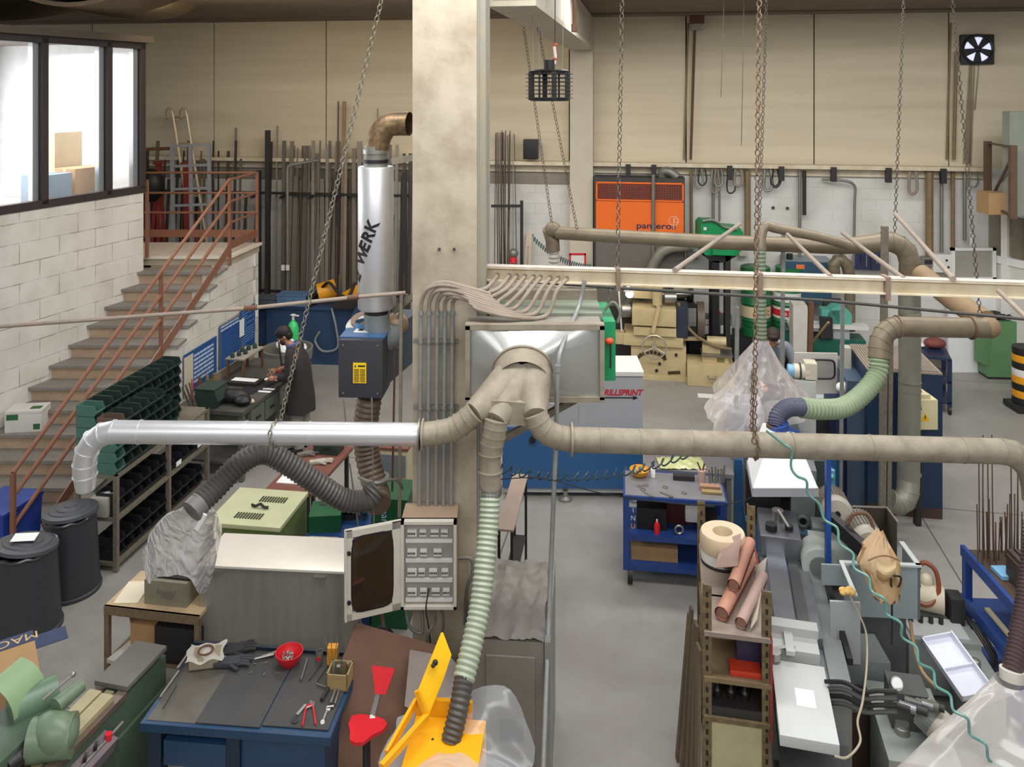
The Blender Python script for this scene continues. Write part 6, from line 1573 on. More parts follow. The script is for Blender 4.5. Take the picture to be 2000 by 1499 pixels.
for (u, v, lab, zt) in ((1470, 652, 'green oil drum stacked on the checked drum behind the beam', 1.02), (1538, 660, 'green oil drum stacked on the white banded drum', .99)):
    t = thing('oil_drum', lab, 'drum', (D(u+3, 0, 14.9).x, 14.84, 1.46)); part(t, 'body', G().lathe([(0, 0), (.26, 0), (.26, .2), (.275, .22), (.26, .24), (.26, .34), (.24, .35), (0, .34)], n=30), DG)
# cream cylindrical grinder
p = W(1286, 742, 0)
t = thing('grinding_machine', 'cream grinding machine with spoked handwheel and arched badge', 'machine', p, A)
CM2 = mat('machine_cream', '#c8b589', rough=.4, dirt=.35, scale=6, dirtc='#8a7550')
part(t, 'base', G().b(-.47, .47, 0, .75, 0, .58, bev=.02), CM2); part(t, 'plinth', G().b(-.5, .5, -.03, .78, 0, .07), CM2)
part(t, 'saddle', G().b(-.6, .42, -.05, .6, .58, .78, bev=.02), CM2); part(t, 'side_box', G().b(-.85, -.55, -.02, .2, .58, .78, bev=.02), CM2); part(t, 'side_shaft', G().cyl((.4, .1, .7), (.75, .1, .72), .04, n=12), CM2)
part(t, 'cross_slide', G().b(-.42, .3, -.1, .5, .78, .92), CM2); part(t, 'wheel_head', G().b(-.45, .3, -.12, .45, .95, 1.25, bev=.02), CM2); part(t, 'lever', G().bar((-.1, -.15, .85), (.0, -.14, 1.3), .09, .06), CM2)
g = G(); g.tube([(-.07+.2*math.cos(2*PI*k/28), -.2, .62+.2*math.sin(2*PI*k/28)) for k in range(28)], .014, n=8, closed=True)
for k in range(3): a_ = 2*PI*k/3+PI/2; g.cyl((-.07, -.2, .62), (-.07+.2*math.cos(a_), -.2, .62+.2*math.sin(a_)), .012, n=6)
g.cyl((-.07, -.22, .62), (-.07, -.02, .62), .04, n=12); part(t, 'handwheel', g, mat('wheel_steel', '#c4bfae', rough=.3, metal=.6, dirt=.1))
part(t, 'motor_block', G().b(-.52, -.05, .1, .5, 1.36, 1.55, bev=.02), CM2); part(t, 'oil_pot', G().lathe([(0, 1.3), (.08, 1.3), (.09, 1.55), (.1, 1.6), (0, 1.61)], (-.02, -.02, 0), n=16), CM2)
part(t, 'spindle', G().cyl((.05, .1, 1.45), (.55, .15, 1.47), .03, n=10).cyl((.1, .1, 1.4), (.3, .12, 1.4), .1, n=14), STEEL)
part(t, 'chrome_head', G().cyl((-.65, .05, 1.15), (-.5, .1, 1.15), .12, n=16), STEEL); part(t, 'dark_column', G().b(.3, .5, -.06, .3, .75, 1.3, bev=.03), mat('slate_dark', '#2f3643', rough=.4)); part(t, 'wheel_guard', G().lathe([(.0, 0), (.32, 0), (.32, .12), (0, .12)], (.66, .2, 1.0), (1, 0, 0), n=24), mat('guard_brown', '#5b4f42', rough=.5, dirt=.3))
g = G()
for k in range(9):
    a_ = R(150-k*15); g.box((-.12+.26*math.cos(a_), -.006, .27+.2*math.sin(a_)), (.05, .012, .055), rot=(0, R(-(60-k*15)), 0))
part(t, 'badge', g, mat('badge_dark', '#4a3325', rough=.5), 'dark raised badge lettering'); g = G()
for k in range(4): g.box((.19+.05*k, -.006, .13+.006*k), (.055, .012, .05))
part(t, 'badge', g, MATS['badge_dark'])
for (x, z) in ((.1, .42), (.3, .45), (.02, .28), (-.03, .16)): part(t, 'knob', G().cyl((x, -.03, z), (x, 0, z), .025, n=10), BLACK)
t = thing('work_lamp', 'lit white work lamp glowing beside the cream grinding machine', 'lamp', p+Vector((-.62, .1, 1.5)))
part(t, 'bulb', G().sph((.12, -.1, -.02), .07, n=12), mat('lamp_glow', '#fff6e6', emit=5, dirt=0)); part(t, 'arm', G().tube([(0, 0, -.7), (-.05, 0, 0), (.02, 0, .12), (.3, 0, .25), (.5, .1, .1)], .015, n=6), WHITEP); part(t, 'shade', G().lathe([(.03, .1), (.08, .02)], (.1, -.08, .0), n=14), WHITEP)
t = thing('pump_unit', 'cream coolant pump with motor on a box base beside the grinding machine', 'pump', W(1385, 757, 0), A)
part(t, 'tank', G().b(-.36, .42, -.0, .6, 0, .36, bev=.03), CM2); part(t, 'tank_handle', G().tube([(-.02, -.01, .2), (-.01, -.05, .16), (.1, -.05, .16), (.11, -.01, .2)], .012, n=6), STEEL)
part(t, 'upper_box', G().b(-.1, .34, .15, .45, .36, .49, bev=.015), CM2); part(t, 'window', G().b(.14, .26, .14, .15, .39, .45), mat('olive', '#6f6a3c')); part(t, 'top_plate', G().b(-.12, .4, .1, .5, .49, .51), STEEL)
part(t, 'motor', G().cyl((-.02, .3, .69), (.3, .3, .69), .085, n=18), CM2); part(t, 'pump_head', G().b(-.1, .2, .2, .4, .51, .64, bev=.02), CM2)
g = G(); g.tube(smooth([(-.5, .2, 1.35), (-.42, .2, 1.05), (-.2, .2, .8), (.1, .15, .66), (.38, .2, .6)], 5), .025, n=8); part(t, 'coolant_hose', g, PB)
g = G(Matrix.Translation(W(1380, 774, .003)) @ Matrix.Rotation(A, 4, 'Z')); g.b(-.14, .14, -.09, .09, 0, .004); solo('floor_paper', 'white sheet lying on the floor before the cream pump box', 'paper', g, PAPER)
# green hood behind the grinder
t = thing('fume_hood', 'grey green pyramid hood above the cream grinding machine', 'hood', D(1262, 605, 14.6)); P_ = [D(u, v, 14.85) for u, v in ((1208, 608), (1310, 608), (1275, 560), (1250, 560))]
g = G(); both(g, P_, [q+Vector((0, .25, 0)) for q in P_]); part(t, 'canopy', g, mat('hood_green', '#6c7466', rough=.5, dirt=.3, scale=8, stretch=(6, 1, .5)), world=True)
for a_, b_ in (((1248, 560), (1215, 606)), ((1276, 562), (1312, 606))): part(t, 'stay', G().bar(D(*a_, 14.5), D(*b_, 14.4), .04), GALV, world=True)
part(t, 'bent_duct', G().tube(gore([D(1262, 562, 14.95), D(1268, 540, 14.95), D(1280, 510, 14.9), D(1300, 487, 14.85), D(1345, 480, 14.7)], 10), .1, n=14), MATS['grey_zinc'], world=True)
t = thing('polishing_motor', 'olive double ended polishing motor on a dark stand behind the grinding machine', 'grinder', D(1327, 640, 14.9)); g = G(); g.sph(D(1327, 568, 14.9), .2, (1.2, .8, .75), n=16); part(t, 'motor', g, mat('olive_drab', '#7b785e', rough=.45, dirt=.3), world=True)
for u in (1308, 1347): part(t, 'wheel', G().cyl(D(u-4, 572, 14.9), D(u+4, 572, 14.9), .17, n=16), BLACK, world=True)
q = D(1328, 585, 14.9); part(t, 'stand', G().b(q.x-.09, q.x+.09, 14.8, 15.0, 0, q.z), DARKM, world=True); part(t, 'tray', G().b(q.x-.25, q.x+.25, 14.6, 15.0, q.z-.08, q.z-.03), DARKM, world=True)
# whiteboard etc left of heater
t = thing('notice_sign', 'small white board in a red frame by the far wall pillar', 'sign', fwz(1128, 525, .6)); q = fwz(1128, 511, .6); part(t, 'board', G().box(q, (.27, .02, .27)), WHITEP, world=True)
g = G()
for (dx, dz, sx, sz) in ((0, .14, .31, .03), (-.14, 0, .03, .3), (.14, 0, .03, .3)): g.box(q+Vector((dx, -.01, dz)), (sx, .03, sz))
part(t, 'frame', g, RED, world=True)
q = fw(1128, .6); part(t, 'post', G().b(q.x-.02, q.x+.02, q.y, q.y+.03, 0, fwz(1128, 525, .6).z), GALV, world=True)
t = thing('step_ladder', 'folded aluminium step ladder leaning on the far wall left of the pillar', 'ladder', fw(1030, .4))
for du in (-14, 6): part(t, 'side_rail', G().bar(fw(1026+du, .55), fwz(1034+du*.2, 452, .2), .05, .03), ALU, world=True)
for k in range(6): f_ = .12+.15*k; part(t, 'rung', G().bar(fw(1012, .55).lerp(fwz(1031, 452, .2), f_), fw(1032, .55).lerp(fwz(1035, 452, .2), f_), .05, .02), ALU, world=True)
g = G(); hl = []
for k in range(240):
    f_ = k/239; c_ = D(1040+f_*115, 462+60*math.sin(f_*PI/2)**.8, 14.2); hl.append(c_+Vector((.0, .05*math.cos(k*.7), .05*math.sin(k*.7))))
g.tube(hl, .008, n=4); solo('coil_hose', 'thin blue green coiled air hose sagging left of the orange heater', 'hose', g, mat('coil_teal', '#4c6a6a', rough=.4))
t = thing('fire_hydrant', 'small grey pump with red collar under the cream beam', 'pump', fw(1003, .7)); q = fwz(1003, 500, .7); part(t, 'body', G().cyl(fw(1003, .7), q, .05, n=10).sph(q+Vector((0, 0, .05)), .09, n=10), GALV, world=True); part(t, 'collar', G().cyl(q-Vector((0, 0, .12)), q-Vector((0, 0, .02)), .08, .06, n=12), RED, world=True)
# DRILLSPRINT machine
p = W(1000, 972, 0); q = W(1256, 975, 0)
t = thing('drill_machine', 'grey and blue drilling machine with red lettering and arrow behind the main duct', 'machine', (q.x, q.y, 0), R(-1))
GRM = mat('machine_grey', '#a9abaf', rough=.45, dirt=.1); BLM = mat('machine_mid_blue', '#2f5f92', rough=.4, dirt=.15, scale=3)
part(t, 'lower_body', G().b(-1.72, 0, 0, .6, .12, .86), BLM); part(t, 'base_rail', G().b(-1.7, -.05, .02, .58, .06, .12), GRM); part(t, 'upper_body', G().b(-.78, 0, .02, .6, .86, 1.5), GRM); part(t, 'low_hood', G().b(-1.7, -.78, .03, .6, .86, 1.15), GRM)
part(t, 'cover', G().b(-.44, .01, .0, .62, 1.5, 1.55), WHITEP)
RI = mat('ink_red', '#c41e34', rough=.5, dirt=0)
text(t, 'lettering', 'DRILLSPRINT', .1, RI, facing((-.28, .015, 1.29)), shear=.3, sx=.92, bold=.003); part(t, 'arrow', G().b(-.55, -.1, .012, .018, 1.225, 1.235).prism([(-.12, 1.205), (-.06, 1.23), (-.12, 1.255)], .012, .018, ax='y'), INK)
for x in (-1.6, -.95, -.1): part(t, 'foot', G().lathe([(0, .0), (.08, .0), (.08, .03), (.03, .05), (.03, .12)], (x, -.04, 0), n=14), STEEL)
part(t, 'knob', G().cyl((-1.35, -.04, .72), (-1.35, 0, .72), .04, n=12), BLACK)
# far right: blue cabinet, teal mill, pegboard, boxes
t = thing('blue_cabinet', 'dark teal blue control cabinet with orange label on a stand by the far wall', 'cabinet', Vector((D(1578, 0, 14.6).x, 14.6, 0)), A)
z0_, z1_ = D(0, 540, 14.6).z, D(0, 512, 14.6).z; CBL = mat('cabinet_teal', '#2f4f66', rough=.45, dirt=.2)
part(t, 'body', G().b(-.4, .4, 0, .5, 1.2, z1_), CBL); part(t, 'lid', G().b(-.41, .41, -.01, .51, z1_, z1_+.02), mat('lid_slate', '#7e8990', rough=.4)); part(t, 'label', G().b(-.2, -.06, -.01, 0, z1_-.13, z1_-.05), mat('label_orange', '#e07040', dirt=0)); part(t, 'stand', G().b(-.38, -.3, .2, .45, 0, 1.2), GALV); part(t, 'beacon', G().cyl((-.3, .1, z1_), (-.3, .1, z1_+.12), .06, n=10), BLACK)
g = G(); e2 = gore([D(1632, 548, 14.3), D(1628, 520, 14.3), D(1640, 506, 14.3), D(1655, 520, 14.3), D(1660, 548, 14.3)], 7); g.tube(e2, .1, n=14)
for a_, b_ in zip(e2, e2[1:]): ring(g, b_, b_-a_, .108, .015, 14)
g.cyl(e2[-1], Vector((e2[-1].x, 14.3, .8)), .09, n=12); solo('bent_duct', 'silver bent duct stub right of the dark teal cabinet', 'duct', g, BRD)
t = thing('tool_board', 'dark navy pegboard with hanging tools on the lower far wall', 'board', fwz(1702, 525, .2), FWA); q = fwz(1702, 508, .2); part(t, 'board', G().box(q, (.58, .03, .36), rz=FWA), mat('peg_navy', '#2a2f55', rough=.5), world=True)
for k in range(5): part(t, 'hung_tool', G().bar(fwz(1682+10*k, 497, .25), fwz(1682+10*k, 515+6*(k % 3), .25), .02, .012), STEEL if k % 2 else DARKM, world=True)
t = thing('switch_box', 'white wall switch box with dials left of the white window frame', 'switch box', fwz(1838, 530, .2), FWA); part(t, 'box', G().b(-.17, .17, -.12, .05, 0, .32, bev=.01), WHITEP)
for (x, z) in ((-.08, .2), (.05, .22), (.08, .1)): part(t, 'dial', G().cyl((x, -.13, z), (x, -.12, z), .02, n=8), BLACK)
t = thing('switch_box', 'small grey wall socket box with dark window by the ochre pipe', 'switch box', fwz(1811, 520, .2), FWA); part(t, 'box', G().b(-.11, .11, -.08, .05, 0, .17), GALV); part(t, 'window', G().b(-.07, .07, -.085, -.08, .05, .13), DARKM)
t = thing('milling_machine', 'teal and grey tool grinder with white table behind the bend of the hose duct', 'machine', W(1632, 748, 0), A)
TL = mat('teal_paint', '#5fae9f', rough=.4, dirt=.2); TG = mat('teal_dark', '#17604f', rough=.45, dirt=.25)
part(t, 'base', G().b(-.45, .45, 0, .6, 0, .45, bev=.01), mat('base_white', '#b9b6ab', rough=.5, dirt=.3)); part(t, 'lower_body', G().b(-.35, .5, .05, .5, .45, .72), TG); part(t, 'pedestal', G().b(-.02, .25, .1, .4, .72, .9), GRM)
part(t, 'table', G().b(-.75, .55, .05, .3, .9, .96), WHITEP); part(t, 'head', G().cyl((.1, .15, 1.07), (.1, .5, 1.07), .2, n=20).b(-.2, .1, .15, .4, .96, 1.2), TL); part(t, 'slide', G().b(-.25, -.05, -.02, .1, .75, 1.1), DARKM); part(t, 'column', G().b(-.1, .2, .45, .6, .45, 1.3), DARKM); part(t, 'side_case', G().b(-.85, -.5, .1, .45, .45, .85), TG); part(t, 'lever', G().bar((-.4, 0, 1.05), (-.8, .05, .85), .03), STEEL)
g = G(); g.tube([W(1545, 720, .02), D(1618, 630, 13.3)], .02, n=7); solo('broom_handle', 'orange wooden stick slanting left of the teal machine', 'stick', g, CARD)
t = thing('white_machine', 'white sloping machine column left of the teal grinder', 'frame', W(1574, 770, 0), A); g = G(); g.prism([(-.2, .0), (.18, .0), (.02, 1.45), (-.2, 1.45)], 0, .4, ax='y'); part(t, 'column', g, mat('frame_white', '#cbc7bc', rough=.5, dirt=.25)); part(t, 'foot', G().b(-.2, .7, .0, .5, 0, .45), mat('frame_white2', '#b5b2a8', rough=.5, dirt=.3))
for (u, v0, v1, Y_, lab, m, w_) in ((1584, 590, 770, 12.6, 'dark upright post in front of the white machine column', RUST, .07),       (1530, 455, 800, 9.6, 'grey vertical tube at the right of the plastic covered machine', CONDG, .04), (1440, 600, 830, 9.4, 'grey vertical tube at the left of the plastic covered machine', CONDG, .04), (1646, 590, 760, 9.6, 'thin grey vertical tube in front of the teal machine', CONDG, .035)):
    g = G(); b_ = D(u-5, v1, Y_); g.bar(Vector((b_.x, b_.y, 0)) if Y_ > 9 else b_, D(u, v0, Y_), w_); solo('upright_tube', lab, 'tube', g, m)
# perforated upright and pole by the tall duct
for (u, v0, v1, Y_, w_, lab) in ((1728, 442, 925, 8.9, .07, 'perforated steel upright just left of the tall round duct'), (1740, 650, 870, 8.9, .045, 'plain grey pole beside the perforated upright')):
    g = G(); a_ = D(u, v0, Y_); b_ = D(u-6, v1, Y_); g.bar(Vector((b_.x, b_.y, 0)), a_, w_, .04); solo('steel_upright', lab, 'post', g, ANGLE)
# big navy machine
t = thing('navy_machine', 'tall navy machine cabinet with ribbed grey top behind the vertical duct', 'machine', W(1695, 1003, 0), A)
NM = mat('navy_machine', '#1a3250', rough=.4, dirt=.25, scale=2)
part(t, 'body', G().b(0, .82, 0, .95, .12, 1.68), NM); part(t, 'plinth', G().b(0, .82, .0, .95, 0, .12), mat('stained', '#4b3a33', rough=.7, dirt=.5)); part(t, 'side_unit', G().b(-.2, 0, .15, .95, 0, 1.5), mat('slate_blue', '#46566b', rough=.45, dirt=.2))
g = G(); 
for k in range(26): g.b(.02+.03*k, .04+.03*k, .02, .95, 1.70, 1.715)
part(t, 'ribbed_top', g.b(0, .82, 0, .97, 1.68, 1.70), mat('rib_grey', '#a79b8d', rough=.45, metal=.3, dirt=.2)); part(t, 'seam', G().b(0, .82, -.004, 0, .88, .89).b(0, .82, -.004, 0, 1.35, 1.36), BLACK)
part(t, 'side_post', G().b(-.16, -.05, .6, .75, 0, 1.76, bev=.01), mat('post_pale', '#b5b4a4', rough=.5))
q = D(1793, 840, 9.3); q2 = D(1832, 782, 9.3)
t = thing('warning_box', 'cream electric box with yellow lightning warning sign right of the tall duct', 'electric box', (q.x, 9.42, q.z)); CE = mat('box_cream', '#d6cba0', rough=.5, dirt=.1)
part(t, 'box', G().b(0, q2.x-q.x, -.12, .12, 0, q2.z-q.z, bev=.005), CE); part(t, 'top_hood', G().b(.0, .15, -.1, .1, q2.z-q.z, q2.z-q.z+.05), CE)
part(t, 'warning_sign', G().prism([(.03, .1), (.13, .1), (.08, .19)], -.124, -.12, ax='y'), mat('warn_yellow', '#e8b010', dirt=0), 'yellow triangle'); part(t, 'bolt_mark', G().prism([(.075, .16), (.088, .165), (.082, .14), (.09, .142), (.074, .11), (.079, .133), (.07, .13)], -.126, -.1235, ax='y'), INK)
part(t, 'lock', G().cyl((.025, -.13, .24), (.025, -.12, .24), .014, n=10), BLACK); part(t, 'post', G().b(.02, .08, -.04, .04, -q.z, 0), DARKM)
# dark tool cart beyond
t = thing('tool_cart', 'navy wheeled cart with white cloth and red bag on top near the green cabinet', 'cart', W(1822, 795, 0), R(-20))
NV = mat('cart_navy', '#1d2c4a', rough=.4, dirt=.15)
for (x, y) in ((-.2, -.25), (.2, -.25), (-.2, .35), (.2, .35)): part(t, 'leg', G().b(x-.03, x+.03, y-.03, y+.03, .12, .85), NV)
for z in (.18, .5, .85): part(t, 'shelf', G().b(-.22, .22, -.28, .38, z-.02, z+.02), NV)
for (x, y) in ((-.2, -.25), (.2, -.25), (.2, .35)): part(t, 'wheel', G().cyl((x-.02, y, .065), (x+.02, y, .065), .065, n=14), BLACK)
p = ROOT[t.name] @ Vector((.0, .2, .87)); g = G(); g.sph(p+Vector((.06, .0, .08)), .16, (1.1, .8, .55), n=12); solo('red_bag', 'dark red bag on the navy wheeled cart', 'bag', g, mat('bag_red', '#7c3f38', rough=.7)); g = G(); g.sph(p+Vector((-.17, .08, .03)), .1, (1.3, 1, .4), n=10); solo('white_cloth', 'white cloth on the navy wheeled cart', 'cloth', g, PAPER)
# green cabinet and striped drum
t = thing('green_cabinet', 'sage green floor cabinet with metal chips heaped on top at the right', 'cabinet', W(1962, 742, 0), R(-4)); SG = mat('sage_green', '#5f8a5c', rough=.45, dirt=.15)
part(t, 'body', G().b(-.28, .22, 0, .42, .04, 1.0), SG); part(t, 'plinth', G().b(-.27, .21, .01, .41, 0, .04), DARKM); part(t, 'open_door', G().box((-.34, .1, .6), (.02, .3, .7), rz=.3), SG)
random.seed(2); g = G()
for k in range(60): g.tube([(random.uniform(-.25, .2), random.uniform(.05, .4), 1.0+random.uniform(0, .1)) for _ in range(3)], .008, n=4)
part(t, 'swarf', g, DARKM, 'heap of dark metal chips').__setitem__('kind', 'stuff')
t = thing('striped_drum', 'black and yellow striped drum on a dolly at the right edge', 'drum', W(2005, 800, 0))
for k in range(8): part(t, 'stripe', G().lathe([(.0, .1+.11*k), (.2, .1+.11*k), (.205, .155+.11*k), (.2, .21+.11*k), (0, .21+.11*k)], n=24), (BLACK, YEL, BLACK, YEL, WHITEP, BLACK, YEL, BLACK)[k])
part(t, 'dolly', G().b(-.25, .2, -.2, .2, .02, .1), DARKM)
# white framed enclosure at the right
Fz = D(1905, 400, 14.9); ex0 = Vector((Fz.x, 14.9, 0)); ex1 = ex0+Vector((.85, -2.3, 0)); ex2 = ex1+(ex1-ex0)*.6; zt_ = Fz.z
dE = (ex1-ex0).normalized(); LE = (ex2-ex0).length; EA = math.atan2(dE.y, dE.x); EM = Matrix.Translation(ex0) @ Matrix.Rotation(EA, 4, 'Z')
WF = mat('white_frame', '#e6e5e0', rough=.4, dirt=.06)
g = G(EM); g.b(0, LE, -.05, .05, zt_-.1, zt_).b(0, LE, -.05, .05, 1.95, 2.08).b(0, LE, -.03, .03, 0, .1)
for x in (0.05, .62, 1.5, 2.4, 3.5): g.b(x-.06, x+.06, -.06, .06, 0, zt_)
struct('window_3', g, WF)
g = G(EM); g.b(0, LE, -.01, .0, 2.1, zt_-.06); o = struct('window_3_pane', g, mat('pane_dim', '#8a8068', rough=.1, dirt=.2, alpha=.35)); 
g = G(EM); g.b(0, LE, -.015, .01, .1, 2.05); struct('wall_enclosure', g, mat('enc_grey', '#d6d4cc', rough=.5, dirt=.1))
g = G(EM); g.b(-.2, LE, -.1, 3, zt_, zt_+.06); struct('ceiling_enclosure', g, mat('enc_roof', '#5a4a3c', rough=.8, dirt=.3))
g = G(EM); g.b(.7, LE, .3, .35, 1.2, 2.85); struct('enclosure_glow_panel', g, mat('enc_glow', '#c98a4d', rough=.6, dirt=.2))  # panel added behind the pane; its orange colour stands in for the glow
g = G(); a_ = D(1853, 695, 14.5); b_ = D(1932, 695, 14.5); g.b(a_.x, b_.x+.2, 14.5, 14.56, 0, 1.55); struct('door_1', g, mat('door_white', '#eeeeef', rough=.4, dirt=.05))
g = G(); x0, x1 = D(1857, 0, 14.45).x, D(1944, 0, 14.45).x; z0_, z1_ = D(0, 547, 14.45).z, D(0, 484, 14.45).z
g.b(x0, x1, 14.42, 14.48, z0_, z0_+.05).b(x0, x1, 14.42, 14.48, z1_-.05, z1_).b(x0, x0+.06, 14.42, 14.48, z0_, z1_).b(x1-.06, x1, 14.42, 14.48, z0_, z1_); struct('window_4', g, WF)
g = G(); g.b(x0, x1, 14.445, 14.455, z0_, z1_); struct('window_4_pane', g, mat('pane_pale', '#b7b3a8', rough=.1, alpha=.5, dirt=.1))
g = G(); g.b(D(1972, 0, 13.2).x, 12, 13.2, 13.4, zt_+.06, D(0, 218, 13.2).z); struct('wall_right', g, mat('right_grey_green', '#93998c', rough=.7, dirt=.2))
t = thing('pallet_rack', 'brown steel rack frame standing on the enclosure roof at the right edge', 'rack', (D(1950, 0, 13.6).x, 13.6, zt_+.06))
for (u, v0, Y_) in ((1929, 276, 13.9), (1978, 284, 12.9)):
    q = D(u, v0, Y_); part(t, 'upright', G().b(q.x-.05, q.x+.05, Y_-.04, Y_+.04, zt_+.06, q.z), mat('rack_brown', '#67503f', rough=.6, dirt=.4), world=True)
ra, rb = D(1929, 0, 13.9), D(1978, 0, 12.9)
for (za, zb) in ((4.1, 4.1), (3.1, 3.9), (3.1, 3.0)):
    part(t, 'brace', G().bar(Vector((ra.x, 13.85, za)), Vector((rb.x, 12.95, zb)), .04, .03), MATS['rack_brown'], world=True)
for k, (u, v, s, lab) in enumerate(((1952, 385, .35, 'brown cardboard box on the rack above the white enclosure'), (1990, 392, .3, 'small dark box on the rack at the right edge'))):
    p = D(u, v, 13.3+.2*k); g = G(); g.b(p.x-s/2, p.x+s/2, 13.3+.2*k, 13.3+.2*k+s, zt_+.06, zt_+.06+s); solo('cardboard_box', lab, 'box', g, CARD if k == 0 else DARKM)
g = G(); g.lathe([(0, 0), (.03, 0), (.03, .25), (0, .25)], fwz(1898, 480, .3)); solo('white_canister', 'small white canister on the wall beside the white window', 'canister', g, WHITEP)
# ---------------- right middle and foreground ----------------
# blue tool cart
p = W(1219, 968, .9)
t = thing('tool_cart', 'blue three tier tool cart with grey top in the middle aisle', 'cart', (p.x, p.y, 0), R(-8)); CT = ROOT[t.name]
CB_ = mat('cart_blue', '#22407f', rough=.4, dirt=.2); GT = mat('grey_top', '#8e8c90', rough=.4, metal=.3, dirt=.3)
part(t, 'top', G().b(-.01, 1.02, -.01, .58, .86, .9, bev=.004), CB_); part(t, 'top_sheet', G().b(.01, 1.0, .01, .54, .9, .903), GT)
for (x, y) in ((.02, .02), (.98, .02), (.02, .55), (.98, .55)): part(t, 'leg', G().b(x-.03, x+.03, y-.03, y+.03, .15, .86), CB_)
for z in (.5, .2): part(t, 'shelf', G().b(0, 1.0, .0, .57, z-.05, z), CB_)
for (x, y) in ((.06, .04), (.95, .04), (.06, .53), (.95, .53)): part(t, 'wheel', G().cyl((x-.025, y, .08), (x+.025, y, .08), .08, n=18), BLACK)
for k, (u, h_) in enumerate((('U', 0), ('N', 1), ('I', 2))): text(t, 'lettering', u, .07, SW_ if k else YEL, facing((.09, -.012, .60+.08*k)) @ Matrix.Rotation(0, 4, 'Z'))
def ct(x, y, z=.903): return CT @ Vector((x, y, z))
def cbox(nm, lab, cat, x, y, z, sx, sy, sz, m, grp=None, r=0, bev=.004):
    g = G(Matrix.Translation(ct(x, y, z)) @ Matrix.Rotation(R(-8)+r, 4, 'Z')); g.b(-sx/2, sx/2, -sy/2, sy/2, 0, sz, bev=bev); return solo(nm, lab, cat, g, m, grp)
t = thing('bowl', 'yellow plastic bowl with parts on the back corner of the blue cart', 'bowl', ct(.16, .44)); part(t, 'body', G().lathe([(0, .004), (.05, 0), (.085, .03), (.105, .075), (.1, .078), (.08, .035), (.045, .01), (0, .01)], n=26), mat('bowl_yellow', '#e8a21e', rough=.4)); part(t, 'contents', G().cyl((0, 0, .02), (.01, 0, .09), .02, n=10).sph((-.04, .01, .04), .025, n=8), GALV)
t = thing('spray_can', 'small white bottle with black cap beside the yellow bowl', 'bottle', ct(.3, .44)); part(t, 'body', G().lathe([(0, 0), (.025, 0), (.025, .09), (.01, .11), (0, .11)], n=14), PAPER); part(t, 'cap', G().cyl((0, 0, .11), (0, 0, .15), .016, n=10), BLACK)
for (x, y, lab) in ((.16, .2, 'steel washer at the left of the cart top'), (.19, .14, 'steel washer in front of the others at the left of the cart top'), (.42, .22, 'steel ring in the middle of the cart top'), (.6, .12, 'small steel ring at the centre front of the cart top'), (.22, .23, 'steel washer nearest the yellow bowl')):
    g = G(); c_ = ct(x, y, .91); g.tube([c_+Vector((.022*math.cos(k*PI/8), .022*math.sin(k*PI/8), 0)) for k in range(16)], .006, n=6, closed=True); solo('steel_washer', lab, 'washer', g, STEEL)
for (x, y, a_, lab) in ((.23, .05, -1, 'adjustable wrench at the front left of the cart top'), (.42, .06, -.8, 'steel wrench at the front centre of the cart top')):
    t = thing('wrench', lab, 'wrench', ct(x, y), a_); part(t, 'shaft', G().b(-.07, .05, -.01, .01, 0, .01), STEEL); part(t, 'head', G().cyl((.06, 0, 0), (.06, 0, .014), .022, n=10), STEEL)
cbox('steel_block', 'long dark steel block at the back of the cart top', 'block', .62, .42, .903, .22, .07, .05, DARKM)
cbox('wood_block', 'pinkish wooden block at the right end of the cart top', 'block', .87, .24, .903, .2, .07, .045, mat('wood_pink', '#a77f68', dirt=.2)); cbox('wood_block', 'yellowish board under tool points at the right front of the cart top', 'block', .88, .16, .903, .2, .06, .025, WD)
t = thing('tool_holder', 'pink cup shaped tool holder with dark tools at the cart back', 'holder', ct(.8, .4), R(-8)); part(t, 'body', G().lathe([(0, 0), (.035, 0), (.045, .12), (0, .12)], n=14), mat('cup_pink', '#c9a99a', rough=.5)); part(t, 'tools', G().bar((0, 0, .1), (-.04, 0, .2), .015).bar((.01, 0, .1), (.03, 0, .19), .015), RUST)
for k in range(6):
    g = G(); c_ = ct(.885+.028*k, .38+.03*(k % 2)); g.cyl(c_, c_+Vector((.004*k-.01, 0, .14+.02*(k % 3))), .011, n=8); solo('reamer', 'steel reamer standing upright at the back right of the cart', 'tool', g, STEEL, group='reamers standing on the cart')
cbox('storage_box', 'black box on the middle shelf of the blue cart', 'box', .28, .28, .5, .3, .3, .22, BLACK); cbox('storage_box', 'dark red box on the middle shelf of the blue cart', 'box', .55, .38, .5, .3, .2, .25, mat('box_maroon', '#4b1a1c', rough=.5))
cbox('paper_roll', 'white plastic block on the middle shelf of the blue cart', 'box', .7, .3, .55, .16, .14, .18, PAPER, bev=.03); t = thing('spray_can', 'small red can standing on the middle shelf of the blue cart', 'can', ct(.33, .08, .5)); part(t, 'body', G().lathe([(0, 0), (.03, 0), (.03, .09), (.012, .12), (0, .12)], n=14), RED); part(t, 'cap', G().cyl((0, 0, .12), (0, 0, .14), .01, n=8), WHITEP)
cbox('tool_case', 'black tool case at the right of the middle cart shelf', 'case', .85, .3, .5, .2, .3, .12, BLACK); g = G(); c_ = ct(.55, .08, .55); g.tube([c_+Vector((.04*math.cos(k*PI/8), 0, .04*math.sin(k*PI/8))) for k in range(16)], .012, n=6, closed=True); solo('steel_ring', 'upright steel ring on the middle shelf of the blue cart', 'ring', g, STEEL)
for k, (x, lab) in enumerate(((.17, 'brown wooden box at the left of the bottom cart shelf'), (.4, 'wider brown box in the middle of the bottom cart shelf'))): cbox('wooden_crate', lab, 'box', x, .2, .2, .2+.08*k, .2, .14, CARD)
